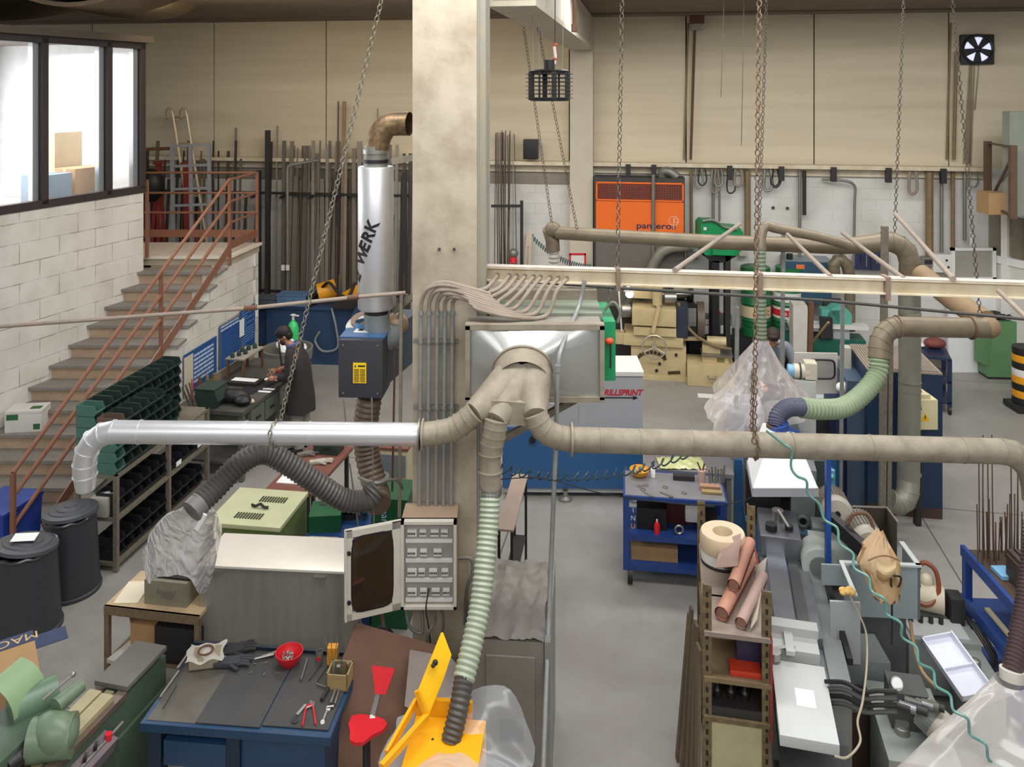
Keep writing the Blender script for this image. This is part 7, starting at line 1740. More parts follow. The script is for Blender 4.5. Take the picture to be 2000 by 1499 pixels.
# plastic covered bench behind the cart
p = W(1258, 920, .86); t = thing('steel_table', 'grey steel table with gloves in plastic right behind the blue cart', 'table', (p.x, p.y, 0), A); part(t, 'top', G().b(0, .95, .02, .62, .84, .88), GT)
for (x, y) in ((.04, .06), (.9, .06), (.04, .55), (.9, .55)): part(t, 'leg', G().b(x-.025, x+.025, y-.025, y+.025, 0, .84), GALV)
part(t, 'lower_panel', G().b(.02, .93, .5, .54, .05, .84), GRM)
random.seed(6); c_ = W(1330, 905, .89); g = G(); g.grid(lambda u, v: (c_.x-.25+.5*u, c_.y-.14+.28*v, .885+.05*abs(math.sin(9*u+4*v))*math.sin(PI*u)*math.sin(PI*v)+random.uniform(0, .015)), 22, 14); solo('glove_pack', 'pale yellow gloves in crinkled plastic on the grey table', 'gloves', g, mat('pack_yellow', '#c8cb92', rough=.2, dirt=.2, scale=20))
# coiled black air hose
def coil(a_, b_, Y_, n_, r, wr, sag, lab, m, cat='hose'):
    P0, P1 = D(*a_, Y_), D(*b_, Y_); hl = []; N_ = n_*14
    for k in range(N_+1):
        f = k/N_; c_ = P0.lerp(P1, f)+Vector((0, 0, -sag*4*f*(1-f))); th = 2*PI*n_*f; hl.append(c_+Vector((r*.7*math.cos(th), r*math.sin(th), r*math.cos(th)*.9)))
    g = G(); g.tube(hl, wr, n=5); return solo('coil_hose', lab, cat, g, m)
coil((975, 915), (1365, 878), 5.95, 21, .032, .006, .12, 'dark coiled air hose sagging across the blue machine front', mat('coil_dark', '#33454a', rough=.4))
g = G(); g.tube(smooth([D(955, 938, 5.9), D(1060, 935, 5.9), D(1180, 965, 5.95), D(1330, 985, 6.3), D(1420, 985, 6.6), D(1470, 972, 6.9)], 6), .004, n=5); solo('thin_cable', 'thin dark cable sagging from the green hose top to the machine', 'cable', g, BLACK)
# slotted angle shelf with leather rolls
SH0 = Vector((1.24, 5.42, 0)); SHZ = R(-11); SHM = Matrix.Translation(SH0) @ Matrix.Rotation(SHZ, 4, 'Z')
t = thing('storage_shelf', 'narrow rusty slotted angle shelf with pink leather rolls on top', 'shelf', SH0, SHZ)
RAM = mat('angle_ochre', '#786849', rough=.65, metal=.15, dirt=.85, scale=22, dirtc='#4a3826'); BDM = mat('board_cream', '#b3aa84', rough=.6, dirt=.3)
for (x, y, z1) in ((.05, .02, 1.72), (.43, .02, 1.72), (.05, 1.08, 1.75), (.43, 1.08, 1.75)):
    lg = part(t, 'post', G().b(x-.03, x+.03, y-.005, y+.005, 0, z1).b(x-.03, x-.02, y, y+.04, 0, z1), RAM)
    g = G()
    for k in range(int(z1/.07)): g.b(x-.008, x+.008, y-.0065, y-.005, .03+.07*k, .065+.07*k)
    part(lg, 'slot', g, mat('slot_black', '#241c12', rough=.8, dirt=0))
TPB = mat('top_board', '#8f7f74', rough=.55, dirt=.35, scale=4)
for z, m in ((1.42, TPB), (1.12, mat('board_old', '#7c694c', rough=.75, dirt=.5, scale=6)), (.86, RAM)): part(t, 'shelf_board', G().b(.03, .46, 0, 1.1, z-.03, z), m)
part(t, 'lower_panel', G().b(.07, .42, .02, .03, .0, .84), BDM); part(t, 'side_panel', G().b(.45, .465, .0, 1.1, .75, 1.42), mat('side_red', '#8c2f2a', rough=.5, dirt=.4)); part(t, 'inner_board', G().b(.06, .24, .4, .42, 1.12, 1.42), CARD)
def sp(x, y, z=1.42): return SHM @ Vector((x, y, z))
def sbox(nm, lab, cat, x, y, z, sx, sy, sz, m, r=0, grp=None, bev=.003):
    g = G(Matrix.Translation(sp(x, y, z)) @ Matrix.Rotation(SHZ+r, 4, 'Z')); g.b(-sx/2, sx/2, -sy/2, sy/2, 0, sz, bev=bev); return solo(nm, lab, cat, g, m, grp)
sbox('storage_box', 'dark blue and red box on the upper shelf below the leather rolls', 'box', .33, .3, 1.12, .16, .3, .24, mat('box_bluered', '#2d2a44', rough=.5)); sbox('red_tray', 'small orange red tray in front of the dark blue box', 'tray', .3, .1, 1.12, .2, .12, .04, mat('tray_or', '#c33a22', rough=.4)); sbox('grey_tray', 'shallow grey tray of machine parts on the middle shelf board', 'tray', .24, .2, .86, .34, .36, .06, DARKM)
random.seed(4)
for k in range(9):
    g = G(); c_ = sp(.12+.03*k, .12+.1*(k % 3), .92); g.lathe([(0, 0), (.028, 0), (.03, .05+.02*(k % 3)), (.014, .07+.02*(k % 3)), (.012, .12), (0, .12)], c_, n=10); solo('machine_part', 'dark turned machine part standing in the grey tray', 'part', g, mat('part_dark', '#2e2a27', rough=.4, metal=.4), group='machine parts in the grey tray')
for k in range(5):
    g = G(); a_ = sp(-.02-.03*k, -.0+.17*k, 0); g.bar(a_, sp(.0-.012*k, .1+.18*k, 1.25-.06*k+.1*(k % 2)), .1-.01*k, .02, up=(1, 0, 0)); solo('wood_plank', 'old brown plank leaning along the aisle side of the rusty shelf', 'plank', g, mat('old_plank', '#6b5c48', rough=.8, dirt=.5, scale=7), group='planks leaning on the rusty shelf')
t = thing('tape_reel', 'wide cream reel with hollow core and black printed label on the shelf top', 'reel', sp(.2, .86, 1.42)); 
part(t, 'reel', G().lathe([(.07, .10), (.165, .10), (.17, .12), (.17, .2), (.16, .225), (.075, .225), (.07, .2), (.07, .10)], n=40), mat('reel_cream', '#cdb79a', rough=.5, dirt=.15)); part(t, 'drum', G().lathe([(0, 0), (.16, 0), (.162, .11), (0, .11)], n=40), WHITEP); part(t, 'dark_base', G().lathe([(.163, .0), (.163, .025)], n=40), DARKM)
g = G()
for rr in (.03, .045): g.tube([(.1635*math.sin(rr/.16*math.cos(k*PI/10)), -.1635*math.cos(rr/.16*math.cos(k*PI/10)), .068+rr*.8*math.sin(k*PI/10)) for k in range(20)], .0035, n=4, closed=True)
g.box((0, -.163, .068), (.02, .006, .02)); part(t, 'label_print', g, INK)
LE_ = mat('leather_pink', '#b07d68', rough=.55, dirt=.2, scale=6, dirtc='#9c6a55'); LE2 = mat('leather_grey', '#a58a80', rough=.6, dirt=.25)
def roll(a_, b_, r, lab, m, zz=1.42):
    A_, B_ = sp(*a_), sp(*b_); A_.z = zz+r; B_.z = zz+r+.01; t = thing('leather_roll', lab, 'roll', A_); g = G(); d_ = (B_-A_).normalized(); s_ = d_.cross(Vector((0, 0, 1))).normalized(); n_ = d_.cross(s_); V = []
    for q in (A_, B_):
        V.append([g._v(q+(r*(1-.012*k))*(math.cos(k*.42)*s_+math.sin(k*.42)*n_)) for k in range(24)])
    for k in range(23): g.bm.faces.new((V[0][k], V[0][k+1], V[1][k+1], V[1][k]))
    part(t, 'sheet', g, m, world=True); g = G(); g.cyl(A_+d_*.01, B_-d_*.01, r*.7, n=14); part(t, 'inner_turns', g, mat('leather_in', '#8d6555', rough=.7), world=True)
roll((.15, .12), (.40, .80), .055, 'long pink leather roll lying across the shelf, aisle side', LE_); roll((.27, .06), (.47, .62), .045, 'slimmer grey pink leather roll beside the long one', LE2); roll((.24, .30), (.40, .86), .05, 'pink leather roll lying on top of the other rolls', LE_, 1.52)
g = G(); P_ = [sp(.33, .05, 1.43), sp(.38, .12, 1.46), sp(.52, .82, 1.5), sp(.44, .8, 1.43)]; both(g, P_, [q+Vector((0, 0, .008)) for q in P_]); solo('leather_sheet', 'pale folded leather sheet sticking out right of the rolls', 'sheet', g, mat('leather_pale', '#b5ada0', rough=.6)); g = G(); P_ = [sp(.12, .5, 1.56), sp(.28, .45, 1.62), sp(.33, .78, 1.68), sp(.2, .8, 1.6)]; both(g, P_, [q+Vector((0, 0, .006)) for q in P_]); solo('leather_sheet', 'grey leather sheet draped in front of the cream reel', 'sheet', g, LE2)
# surface grinder
GR0 = Vector((1.66, 5.08, 0)); GRZ = R(-13.5); GM_ = Matrix.Translation(GR0) @ Matrix.Rotation(GRZ, 4, 'Z')
t = thing('surface_grinder', 'long grey surface grinder with white table end under the white hood', 'machine', GR0, GRZ)
SG1 = mat('grinder_grey', '#7c8282', rough=.45, dirt=.25, scale=3); SG2 = mat('grinder_white', '#b8bbb9', rough=.4, dirt=.12, scale=3); SGD = mat('grinder_dark', '#4a4d4c', rough=.5, dirt=.35); SGS = mat('slate_steel', '#84868c', rough=.35, metal=.6, dirt=.3)
part(t, 'table_end', G().b(0, .35, 0, .70, .93, 1.0, bev=.008), SG2); part(t, 'nameplate', G().b(.13, .25, .28, .44, 1.0, 1.002), PAPER, 'white label')
part(t, 'end_fixture', G().b(-.02, .33, .76, 1.0, .96, 1.04).b(-.02, .34, .92, 1.02, 1.04, 1.1).b(.1, .16, .7, .95, 1.04, 1.07), SG2); part(t, 'clamp_lever', G().bar((-.02, .7, 1.05), (.16, .78, 1.06), .03, .02).cyl((.02, .68, 1.02), (.02, .68, 1.07), .045, n=14), STEEL)
part(t, 'table_rail', G().b(.0, .38, 1.0, 2.35, .92, 1.0), SGS); part(t, 'magnetic_chuck', G().b(.05, .2, 1.05, 2.1, 1.0, 1.05), mat('chuck_bright', '#b9bcc6', rough=.2, metal=.8, dirt=.2, scale=14)); part(t, 'guide_way', G().b(.22, .3, 1.05, 2.2, 1.0, 1.02), SGD)
part(t, 'saddle', G().b(.06, .5, .6, 2.6, .55, .92), SG1); part(t, 'bed', G().b(.03, .48, .1, 2.9, 0, .55), SGD); part(t, 'front_guard', G().b(.38, .52, .62, 1.1, .35, .95, bev=.01), SG1)
part(t, 'work_head', G().b(.0, .34, 2.0, 2.5, 1.0, 1.18, bev=.02), SGS); part(t, 'dial', G().cyl((.1, 2.12, 1.18), (.1, 2.12, 1.23), .05, n=18), DARKM); part(t, 'dial', G().cyl((.25, 2.15, 1.18), (.25, 2.15, 1.22), .035, n=16), DARKM)
part(t, 'crank', G().cyl((.17, 2.32, 1.18), (.17, 2.32, 1.26), .055, .05, n=18).bar((.17, 2.3, 1.27), (.24, 2.08, 1.24), .02, .012), STEEL)
g = G(); g.prism([(-.05, .9), (.62, .9), (.62, 1.55), (-.05, 1.5)], 2.75, 3.0, ax='y'); part(t, 'column', g, SGD); part(t, 'black_guard', G().b(-.1, .22, 2.55, 2.95, 1.05, 1.5, bev=.03), BLACK)
g = G(); g.prism([(.18, 1.56), (.52, 1.56), (.5, 1.1), (.4, 1.0), (.3, 1.08), (.3, 1.3), (.2, 1.35)], 2.5, 2.72, ax='y'); part(t, 'wheel_head', g, SG1); part(t, 'head_port', G().cyl((.41, 2.48, 1.46), (.41, 2.5, 1.46), .055, n=18).cyl((.4, 2.48, 1.1), (.4, 2.5, 1.1), .028, n=14), BLACK); part(t, 'port_ring', G().tube([(.4+.045*math.cos(k*PI/9), 2.48, 1.1+.045*math.sin(k*PI/9)) for k in range(18)], .014, n=6, closed=True), SG1)
part(t, 'spindle_housing', G().b(.40, .85, 1.92, 2.2, .95, 1.18, bev=.03).cyl((.47, 1.86, 1.05), (.47, 2.1, 1.05), .145, n=26), mat('housing_light', '#b2b8b2', rough=.45, dirt=.2)); part(t, 'mesh_vent', G().cyl((.47, 1.85, 1.05), (.47, 1.86, 1.05), .085, n=22), mat('mesh_grey', '#6f7671', rough=.6, dirt=.3, scale=60)); part(t, 'motor_cap', G().b(.45, .62, 2.2, 2.4, 1.0, 1.2, bev=.02), SG1)
part(t, 'lower_arm', G().b(.42, .5, 1.0, 2.2, .7, .9), SG1); part(t, 'dark_arm', G().bar((.5, 2.2, .98), (.55, .9, .93), .04, .05), BLACK); part(t, 'base_box', G().b(.0, .45, .02, .5, .05, .45), SGD)
# splash guard
t = thing('splash_guard', 'open grey sheet metal splash guard right of the grinder with paper bag', 'guard', (2.60, 6.46, 0), R(-4)); SPG = mat('guard_sheet', '#8c9799', rough=.4, dirt=.2, scale=3)
x1 = .60
part(t, 'front_sheet', G().b(0.02, x1, 0, .02, .85, 1.26), SPG); part(t, 'left_sheet', G().b(-.16, .05, -.02, 0, 1.1, 1.26), SPG); part(t, 'right_sheet', G().b(x1-.02, x1, 0, .3, .85, 1.26), SPG)
part(t, 'top_edge', G().b(0, x1+.01, -.01, .03, 1.26, 1.275).b(x1-.03, x1+.01, 0, .34, 1.26, 1.275), SG2); part(t, 'low_cabinet', G().b(.0, .5, .02, .5, 0, .85), SGD); g = G(); g.bar((.0, .02, 1.27), (.0, -.32, 1.2), .03, .02); part(t, 'edge_strip', g, SG2)
part(t, 'near_panel', G().b(-.20, .02, -.36, -.34, .72, 1.18), mat('panel_light', '#aab0b1', rough=.45, dirt=.12)); part(t, 'panel_body', G().b(-.18, .25, -.33, .0, .35, .72), SG1); part(t, 'panel_tag', G().b(-.12, -.06, -.365, -.36, .78, .84), SG2)
g = G(); p = D(1655, 1157, 6.13); random.seed(12)
for k in range(7): a_ = 2*PI*k/7; g.sph(p+Vector((.035*math.cos(a_), .02*math.sin(a_), .012*(k % 2))), .028, (1.1, .9, .7), n=8)
solo('sponge_knot', 'ragged yellow sponge knot on the top of the light grey panel', 'sponge', g, mat('sponge_yellow', '#d9b36a', rough=.9, dirt=.2)); g = G(); g.tube(smooth([D(1660, 1165, 6.1), D(1680, 1205, 6.0), D(1692, 1240, 5.8), D(1693, 1300, 5.5), D(1685, 1370, 5.2), D(1675, 1410, 5.1), D(1680, 1450, 5.0), D(1655, 1480, 4.9), D(1630, 1478, 4.9)], 6), .007, n=6); solo('knotted_string', 'knotted string falling from the yellow sponge past the pipes', 'string', g, mat('string_tan', '#a09880', rough=.8)) 
# back panel, belt guard, motors
t = thing('steel_screen', 'dark brown steel screen standing behind the two motors', 'screen', W(1690, 1180, 0), R(-8)); q0, q1, q2 = D(1665, 990, 7.3), D(1732, 992, 7.5), D(1752, 1018, 7.0); g = G()
for a_, b_ in ((q0, q1), (q1, q2)): P_ = [Vector((a_.x, a_.y, .0)), Vector((b_.x, b_.y, .0)), b_, a_]; both(g, P_, [v_+Vector((.0, .012, 0)) for v_ in P_])
part(t, 'sheet', g, mat('screen_brown', '#584f46', rough=.5, dirt=.3), world=True); part(t, 'rim', G().tube([q0, q1, q2], .01, n=6), mat('rim_pale', '#958c80', rough=.5), world=True)
def motor(lab, a_, b_, r, m):
    t = thing('electric_motor', lab, 'motor', (a_+b_)/2); d_ = (b_-a_).normalized(); g = G().cyl(a_, b_, r*.93, n=30); s_ = d_.orthogonal().normalized(); n_ = d_.cross(s_)
    for k in range(30): q = (math.cos(2*PI*k/30)*s_+math.sin(2*PI*k/30)*n_); g.bar(a_+d_*.01+q*r*.96, b_-d_*.03+q*r*.96, .004, r*.14, up=tuple(q))
    part(t, 'finned_body', g, m, world=True); g = G().lathe([(r*1.02, -.03), (r*1.05, .02), (r*.85, .045), (r*.3, .05), (0, .05)], b_, d_, 28); part(t, 'end_bell', g, mat('bell_cream', '#b5aea0', rough=.4, dirt=.2), world=True); part(t, 'shaft', G().cyl(b_, b_+d_*.07, r*.18, n=12), BLACK, world=True)
MB2 = mat('motor_brown', '#847b70', rough=.45, dirt=.35)
motor('round finned electric motor behind the blue post under the long duct', D(1622, 975, 7.25), D(1634, 1000, 6.95), .125, MB2); motor('second finned electric motor mounted lower beside the belt guard', D(1672, 1020, 6.95), D(1694, 1058, 6.7), .13, MB2)
g = G(); g.bar(D(1618, 1012, 6.8), D(1712, 1098, 6.45), .07, .11); solo('belt_guard', 'black slanted belt guard running between the two motors', 'guard', g, BLACK)
g = G(); g.tube(smooth([D(1655, 1025, 6.7), D(1668, 1005, 6.7), D(1695, 1008, 6.7), D(1712, 1050, 6.65)], 6), .014, n=8); solo('motor_cable', 'brown cable arching over the lower finned motor', 'cable', g, RUST)
t = thing('stand_post', 'bright blue steel post in front of the round motor', 'post', Vector((D(1617, 0, 6.75).x, 6.75, 0))); part(t, 'post', G().b(-.02, .02, -.02, .02, 0, D(0, 880, 6.75).z), mat('post_blue', '#24509c', rough=.4, dirt=.15)); part(t, 'foot', G().b(-.06, .06, -.06, .06, 0, .02), BLACK)
# paper bag
t = thing('paper_bag', 'wrinkled brown paper bag wrapped over the splash guard edge', 'bag', D(1722, 1165, 6.0)); PBg = mat('bag_kraft', '#a68a66', rough=.45, dirt=.35, scale=9, dirtc='#7c6142'); random.seed(21)
prof = [(1718, 1042, 6.35, .03, .05), (1712, 1070, 6.25, .10, .07), (1718, 1100, 6.1, .15, .09), (1728, 1130, 5.95, .125, .09), (1728, 1155, 5.85, .10, .07), (1732, 1170, 5.82, .08, .05)]
g = G(); V = []
for (u, v, Y_, rx, ry) in prof:
    c_ = D(u, v, Y_); V.append([g._v(c_+Vector((rx*math.cos(2*PI*k/22)*(1+.14*math.sin(3*k+v*.1)), ry*math.sin(2*PI*k/22), .02*math.sin(k*2.1+v)))) for k in range(22)])
for a_, b_ in zip(V, V[1:]):
    for k in range(22): g.bm.faces.new((a_[k], a_[(k+1) % 22], b_[(k+1) % 22], b_[k]))
g.bm.faces.new(V[0]); g.bm.faces.new(V[-1][::-1]); part(t, 'paper', g, PBg, world=True); part(t, 'folded_mouth', G().grid(lambda u, v: tuple(D(1712+38*u, 1092+40*v+12*math.sin(3*u), 5.98-.09*math.sin(PI*v)-.03*math.sin(PI*u))), 8, 8), mat('bag_light', '#cbb083', rough=.4, dirt=.2), world=True); part(t, 'tie', G().tube([D(1695+62*k/8, 1096-10*math.sin(PI*k/8), 5.98) for k in range(9)], .006, n=6), mat('tie_brown', '#8f7448'), world=True)
g = G(); g.tube(smooth([D(1745, 1125, 5.85), D(1760, 1130, 5.85), D(1750, 1160, 5.85), D(1742, 1165, 5.85), D(1740, 1130, 5.85), D(1742, 1180, 5.85), D(1742, 1260, 5.8)], 6), .007, n=6); solo('cable_loop', 'black cord looped at the lower right corner of the paper bag', 'cord', g, BLACK)
# white hood
t = thing('fume_hood', 'bright white pyramid hood with metal rim above the surface grinder', 'hood', D(1530, 968, 6.9)); WH = mat('hood_white', '#fdfdfd', rough=.4, dirt=.03)
zb = D(0, 955, 6.75).z; zt_ = D(0, 836, 7.15).z; fx0, fx1 = D(1470, 0, 6.75).x, D(1598, 0, 6.75).x; yb = 7.25; tx0, tx1 = D(1500, 0, 7.1).x, D(1548, 0, 7.1).x
B_ = [Vector((fx0, 6.75, zb)), Vector((fx1, 6.75, zb)), Vector((fx1+.0, yb, zb)), Vector((fx0+.10, yb, zb))]; T_ = [Vector((tx0, 7.02, zt_)), Vector((tx1, 7.02, zt_)), Vector((tx1, 7.25, zt_)), Vector((tx0, 7.25, zt_))]
g = G(); b_ = [g._v(p) for p in B_]; a_ = [g._v(p) for p in T_]
for k in range(4): g.bm.faces.new((b_[k], b_[(k+1) % 4], a_[(k+1) % 4], a_[k]))
g.bm.faces.new(a_); part(t, 'canopy', g, WH, world=True); g = G()
for k in range(4): g.bar(B_[k]-Vector((0, 0, .03)), B_[(k+1) % 4]-Vector((0, 0, .03)), .012, .07)
part(t, 'rim', g, mat('hood_rim', '#b6bac2', rough=.3, metal=.5, dirt=.1), world=True); part(t, 'collar', G().cyl(((tx0+tx1)/2-.0, 7.13, zt_), ((tx0+tx1)/2-.01, 7.13, zt_+.04), .09, n=20), CB_, 'blue collar', world=True); part(t, 'hanger', G().bar(((tx0+tx1)/2, 7.1, zt_+.05), D(1605, 868, 7.0), .03, .03), CB_, world=True)
# plastic covered machine with pale blue base
t = thing('covered_machine', 'pale blue and grey machine under a plastic tent held by the ribbed hose', 'machine', (3.0, 9.5, 0), A); LBL = mat('pale_blue', '#6fa3bd', rough=.4, dirt=.15)
part(t, 'base', G().b(-.42, .62, -.35, .4, 0, .8, bev=.01), LBL); part(t, 'body', G().b(-.5, -.1, -.3, .3, .8, 1.35, bev=.02), GRM); part(t, 'head', G().cyl((.1, -.15, 1.1), (.1, .3, 1.1), .2, n=22), SG1); part(t, 'dark_panel', G().b(-.32, -.12, -.32, -.3, .95, 1.2), SGD); part(t, 'table', G().b(-.1, .6, -.3, .25, .8, .9), SG1); part(t, 'front_brace', G().bar((-.1, -.4, .05), (.05, -.36, .8), .06), CB_)
part(t, 'side_bin', G().b(-.36, -.18, -.75, -.45, .35, .95, bev=.01), mat('sky_blue', '#7fb2dc', rough=.35)); part(t, 'side_frame', G().bar((-.42, -.6, 0), (-.42, -.6, .95), .08, .05), BLM); part(t, 'bin_stand', G().b(-.34, -.2, -.72, -.48, 0, .35), BLM)
drape('plastic_cover', 'large milky plastic tent spreading below the ribbed grey green hose', (D(1488, 664, 9.1), .07), [D(1388, 815, 8.8), D(1415, 850, 8.65), D(1500, 845, 8.6), D(1572, 820, 8.8), D(1588, 800, 9.3), D(1565, 765, 9.9), D(1470, 745, 10.1), D(1392, 750, 9.7)], film('milky_plastic', '#e2d8d5', .3, .5, .8, 5), folds=8, amp=.06, bulge=-.04, seed=3, nv=18)
t = thing('machine_stand', 'light grey machine column with cream motor on top behind the plastic tent', 'machine', Vector((D(1570, 0, 9.75).x, 9.75, 0)), A); part(t, 'column', G().b(-.13, .14, 0, .3, 0, 1.53, bev=.01), mat('column_light', '#b9bbb6', rough=.45, dirt=.1)); part(t, 'motor', G().cyl((-.1, .1, 1.62), (.08, .1, 1.62), .085, n=20).b(.02, .16, .02, .2, 1.54, 1.74, bev=.02), mat('motor_cream', '#cfc8b4', rough=.4, dirt=.15)); part(t, 'blue_cap', G().cyl((-.17, .1, 1.62), (-.1, .1, 1.62), .075, n=18), mat('cap_blue', '#7fb0d6', rough=.4)); part(t, 'bands', G().cyl((-.04, .1, 1.62), (-.02, .1, 1.62), .092, n=18), DARKM); part(t, 'side_blue', G().b(.14, .4, .0, .3, 0, .7), BLM)
t = thing('guard_door', 'grey machine door with rounded window standing open behind the hose', 'machine', Vector((D(1594, 0, 10.4).x, 10.4, 0)), R(-3)); z0_, z1_ = D(0, 770, 10.4).z, D(0, 690, 10.4).z; hw = .27; dz = z1_-z0_
part(t, 'door', G().b(-hw, hw, 0, .03, z0_, z1_, bev=.004), mat('door_warm', '#c4bfb6', rough=.45, dirt=.12)); part(t, 'seal', G().tube([(.06+.17*math.copysign(abs(math.cos(a_*PI/12))**.4, math.cos(a_*PI/12)), -.006, z1_-.2+.12*math.copysign(abs(math.sin(a_*PI/12))**.4, math.sin(a_*PI/12))) for a_ in range(24)], .012, n=6, closed=True), BLACK); part(t, 'window', G().b(-.09, .21, -.005, .035, z1_-.31, z1_-.09), mat('window_grey', '#a8a39c', rough=.1)); part(t, 'base', G().b(-hw, hw, -.1, .15, .0, z0_-.05), SGD); part(t, 'ledge', G().b(-hw, hw+.08, -.15, .1, z0_-.08, z0_), SG2)
c_ = D(1650, 762, 10.0); g = G(); g.sph(c_+Vector((0, 0, .03)), .1, (1.1, .8, .7), n=12); g.sph(c_+Vector((.06, -.03, -.04)), .08, n=10); g.sph(c_+Vector((-.06, -.03, .04)), .06, n=10); solo('white_rags', 'white rags heaped left of the navy machine', 'cloth', g, PAPER); t = thing('rag_stand', 'navy stand under the white rags', 'stand', Vector((c_.x, c_.y, 0))); part(t, 'top', G().b(-.2, .2, -.15, .15, c_.z-.16, c_.z-.1), NV); part(t, 'legs', G().b(-.15, .15, -.1, .1, 0, c_.z-.16), NV)
t = thing('valve_rack', 'light blue steel fittings rack right of the white hood', 'rack', Vector((D(1590, 0, 8.2).x, 8.2, 0)), A); part(t, 'frame', G().b(-.15, .2, 0, .05, 0, 1.2), LBL)
for k in range(10): part(t, 'fitting', G().sph((-.12+.035*k, -.03, 1.15-.12*(k % 4)), .03, n=8), (STEEL, LBL, TL)[k % 3])
# teal coiled hose running down over everything at the right
P_ = [(1497, 842, 5.62), (1530, 868, 5.62), (1546, 880, 5.62), (1545, 912, 5.62), (1556, 930, 5.6), (1575, 940, 5.6), (1578, 965, 5.6), (1600, 985, 5.58), (1610, 1015, 5.55), (1635, 1032, 5.5), (1640, 1062, 5.45), (1666, 1082, 5.4), (1668, 1110, 5.35), (1696, 1128, 5.3), (1702, 1155, 5.25), (1728, 1172, 5.2), (1732, 1200, 5.2), (1760, 1218, 5.1), (1762, 1245, 5.1), (1790, 1265, 5.05), (1795, 1295, 5.0), (1822, 1310, 5.0), (1828, 1340, 4.95), (1855, 1358, 4.9), (1862, 1388, 4.85), (1890, 1405, 4.8), (1895, 1435, 4.8), (1925, 1455, 4.7), (1932, 1485, 4.7), (1965, 1500, 4.7)]
g = G(); g.tube(smooth([D(*q) for q in P_], 6), .0085, n=8); solo('coil_hose', 'teal coiled air hose winding from the long duct to the lower right corner', 'hose', g, mat('hose_teal', '#5d8f86', rough=.25, dirt=.1))
# hydraulics
t = thing('hydraulic_unit', 'grey hydraulic tank with valve blocks gauge and filler cap at lower right', 'hydraulic unit', W(1735, 1480, .3), R(-12)); t.location.z = 0; ROOT[t.name] = Matrix.Translation(t.location) @ Matrix.Rotation(R(-12), 4, 'Z')
TK = mat('tank_grey', '#8f9590', rough=.4, dirt=.3, scale=4)
def hz(u, v, z): return W(u, v, z)
q0, q1 = hz(1728, 1400, .62), hz(1790, 1470, .62)
part(t, 'tank', G().box(((q0.x+q1.x)/2+.12, (q0.y+q1.y)/2+.1, .31), (.45, .75, .62), rz=R(-12)), TK, world=True)
part(t, 'filler_cap', G().lathe([(0, 0), (.05, 0), (.05, .045), (.045, .05), (.045, .07), (0, .07)], hz(1762, 1432, .62), n=22), STEEL, world=True)
part(t, 'valve_block', G().box(hz(1770, 1370, .75), (.24, .22, .24), rz=R(-12)), SGD, world=True); random.seed(14)
for k in range(7): c_ = hz(1745+11*k, 1375-4*(k % 3)+6*(k % 2), .9); part(t, 'solenoid', G().cyl(c_, c_+Vector((.09, -.05, .0)), .025+.004*(k % 2), n=10), (DARKM, SGS, mat('olive_block', '#5a5c50', rough=.4))[k % 3], world=True)
c_ = hz(1748, 1335, .95); part(t, 'gauge', G().cyl(c_, c_+Vector((0, -.03, .02)), .042, n=20), STEEL, world=True); part(t, 'gauge_face', G().cyl(c_+Vector((0, -.031, .02)), c_+Vector((0, -.033, .021)), .035, n=20), PAPER, world=True)
motor('grey finned hydraulic motor half under the plastic at lower right', hz(1800, 1385, .8), hz(1835, 1420, .75), .1, TK)
for k in range(4):
    g = G(); g.tube(smooth([D(1612, 1332+14*k, 5.5), D(1650, 1334+14*k, 5.4), D(1685, 1352+13*k, 5.3), D(1715, 1350+14*k, 5.25), D(1752, 1352+13*k, 5.2)], 6), .014, n=8); solo('hydraulic_hose', 'dark hydraulic hose of the bundle running from grinder to tank', 'hose', g, (BLACK, SGD)[k % 2], group='hydraulic hoses below the grinder')
g = G(); c_ = W(1655, 1425, .3); g.cyl(Vector((c_.x, c_.y, .0)), Vector((c_.x, c_.y, .55)), .17, n=26); solo('dark_drum', 'dark brown round drum below the grinder table edge', 'drum', g, mat('drum_brown', '#3b2e26', rough=.6, dirt=.3))
t = thing('coolant_tank', 'flat grey coolant tank with cream pump and brown hose loop', 'tank', W(1835, 1235, .5), R(-8)); t.location.z = 0; ROOT[t.name] = Matrix.Translation(t.location) @ Matrix.Rotation(R(-8), 4, 'Z')
part(t, 'tank', G().b(-.28, .28, -.12, .5, .05, .5, bev=.01), TK); part(t, 'lid', G().b(-.25, .2, -.1, .15, .5, .52), SG2); part(t, 'pump_motor', G().cyl((-.1, .3, .62), (.12, .24, .62), .11, n=22).sph((0, .32, .74), .07, n=12), mat('pump_cream', '#d2c8ae', rough=.45, dirt=.2)); part(t, 'terminal', G().b(.13, .24, .1, .25, .5, .72, bev=.01), DARKM)
g = G(); g.tube(smooth([(-.26, .3, .85), (-.18, .22, .68), (-.05, .16, .62), (.06, .2, .7), (.06, .26, .86), (-.03, .3, .9), (-.09, .28, .78), (-.05, .24, .66)], 6), .02, n=8); part(t, 'brown_hose', g, mat('hose_rust', '#8a4a2c', rough=.4))
g = G()
for k in range(3): g.tube(smooth([(.2, .15, .62), (.3+.02*k, .1, .5), (.36+.02*k, -.08, .4), (.3, -.22, .38), (.1, -.26, .42)], 6), .013, n=7)
part(t, 'black_hoses', g, BLACK)
for k in range(4): part(t, 'fitting', G().cyl((-.2+.08*k, .08, .5), (-.2+.08*k, .08, .58), .02, n=8), DARKM)
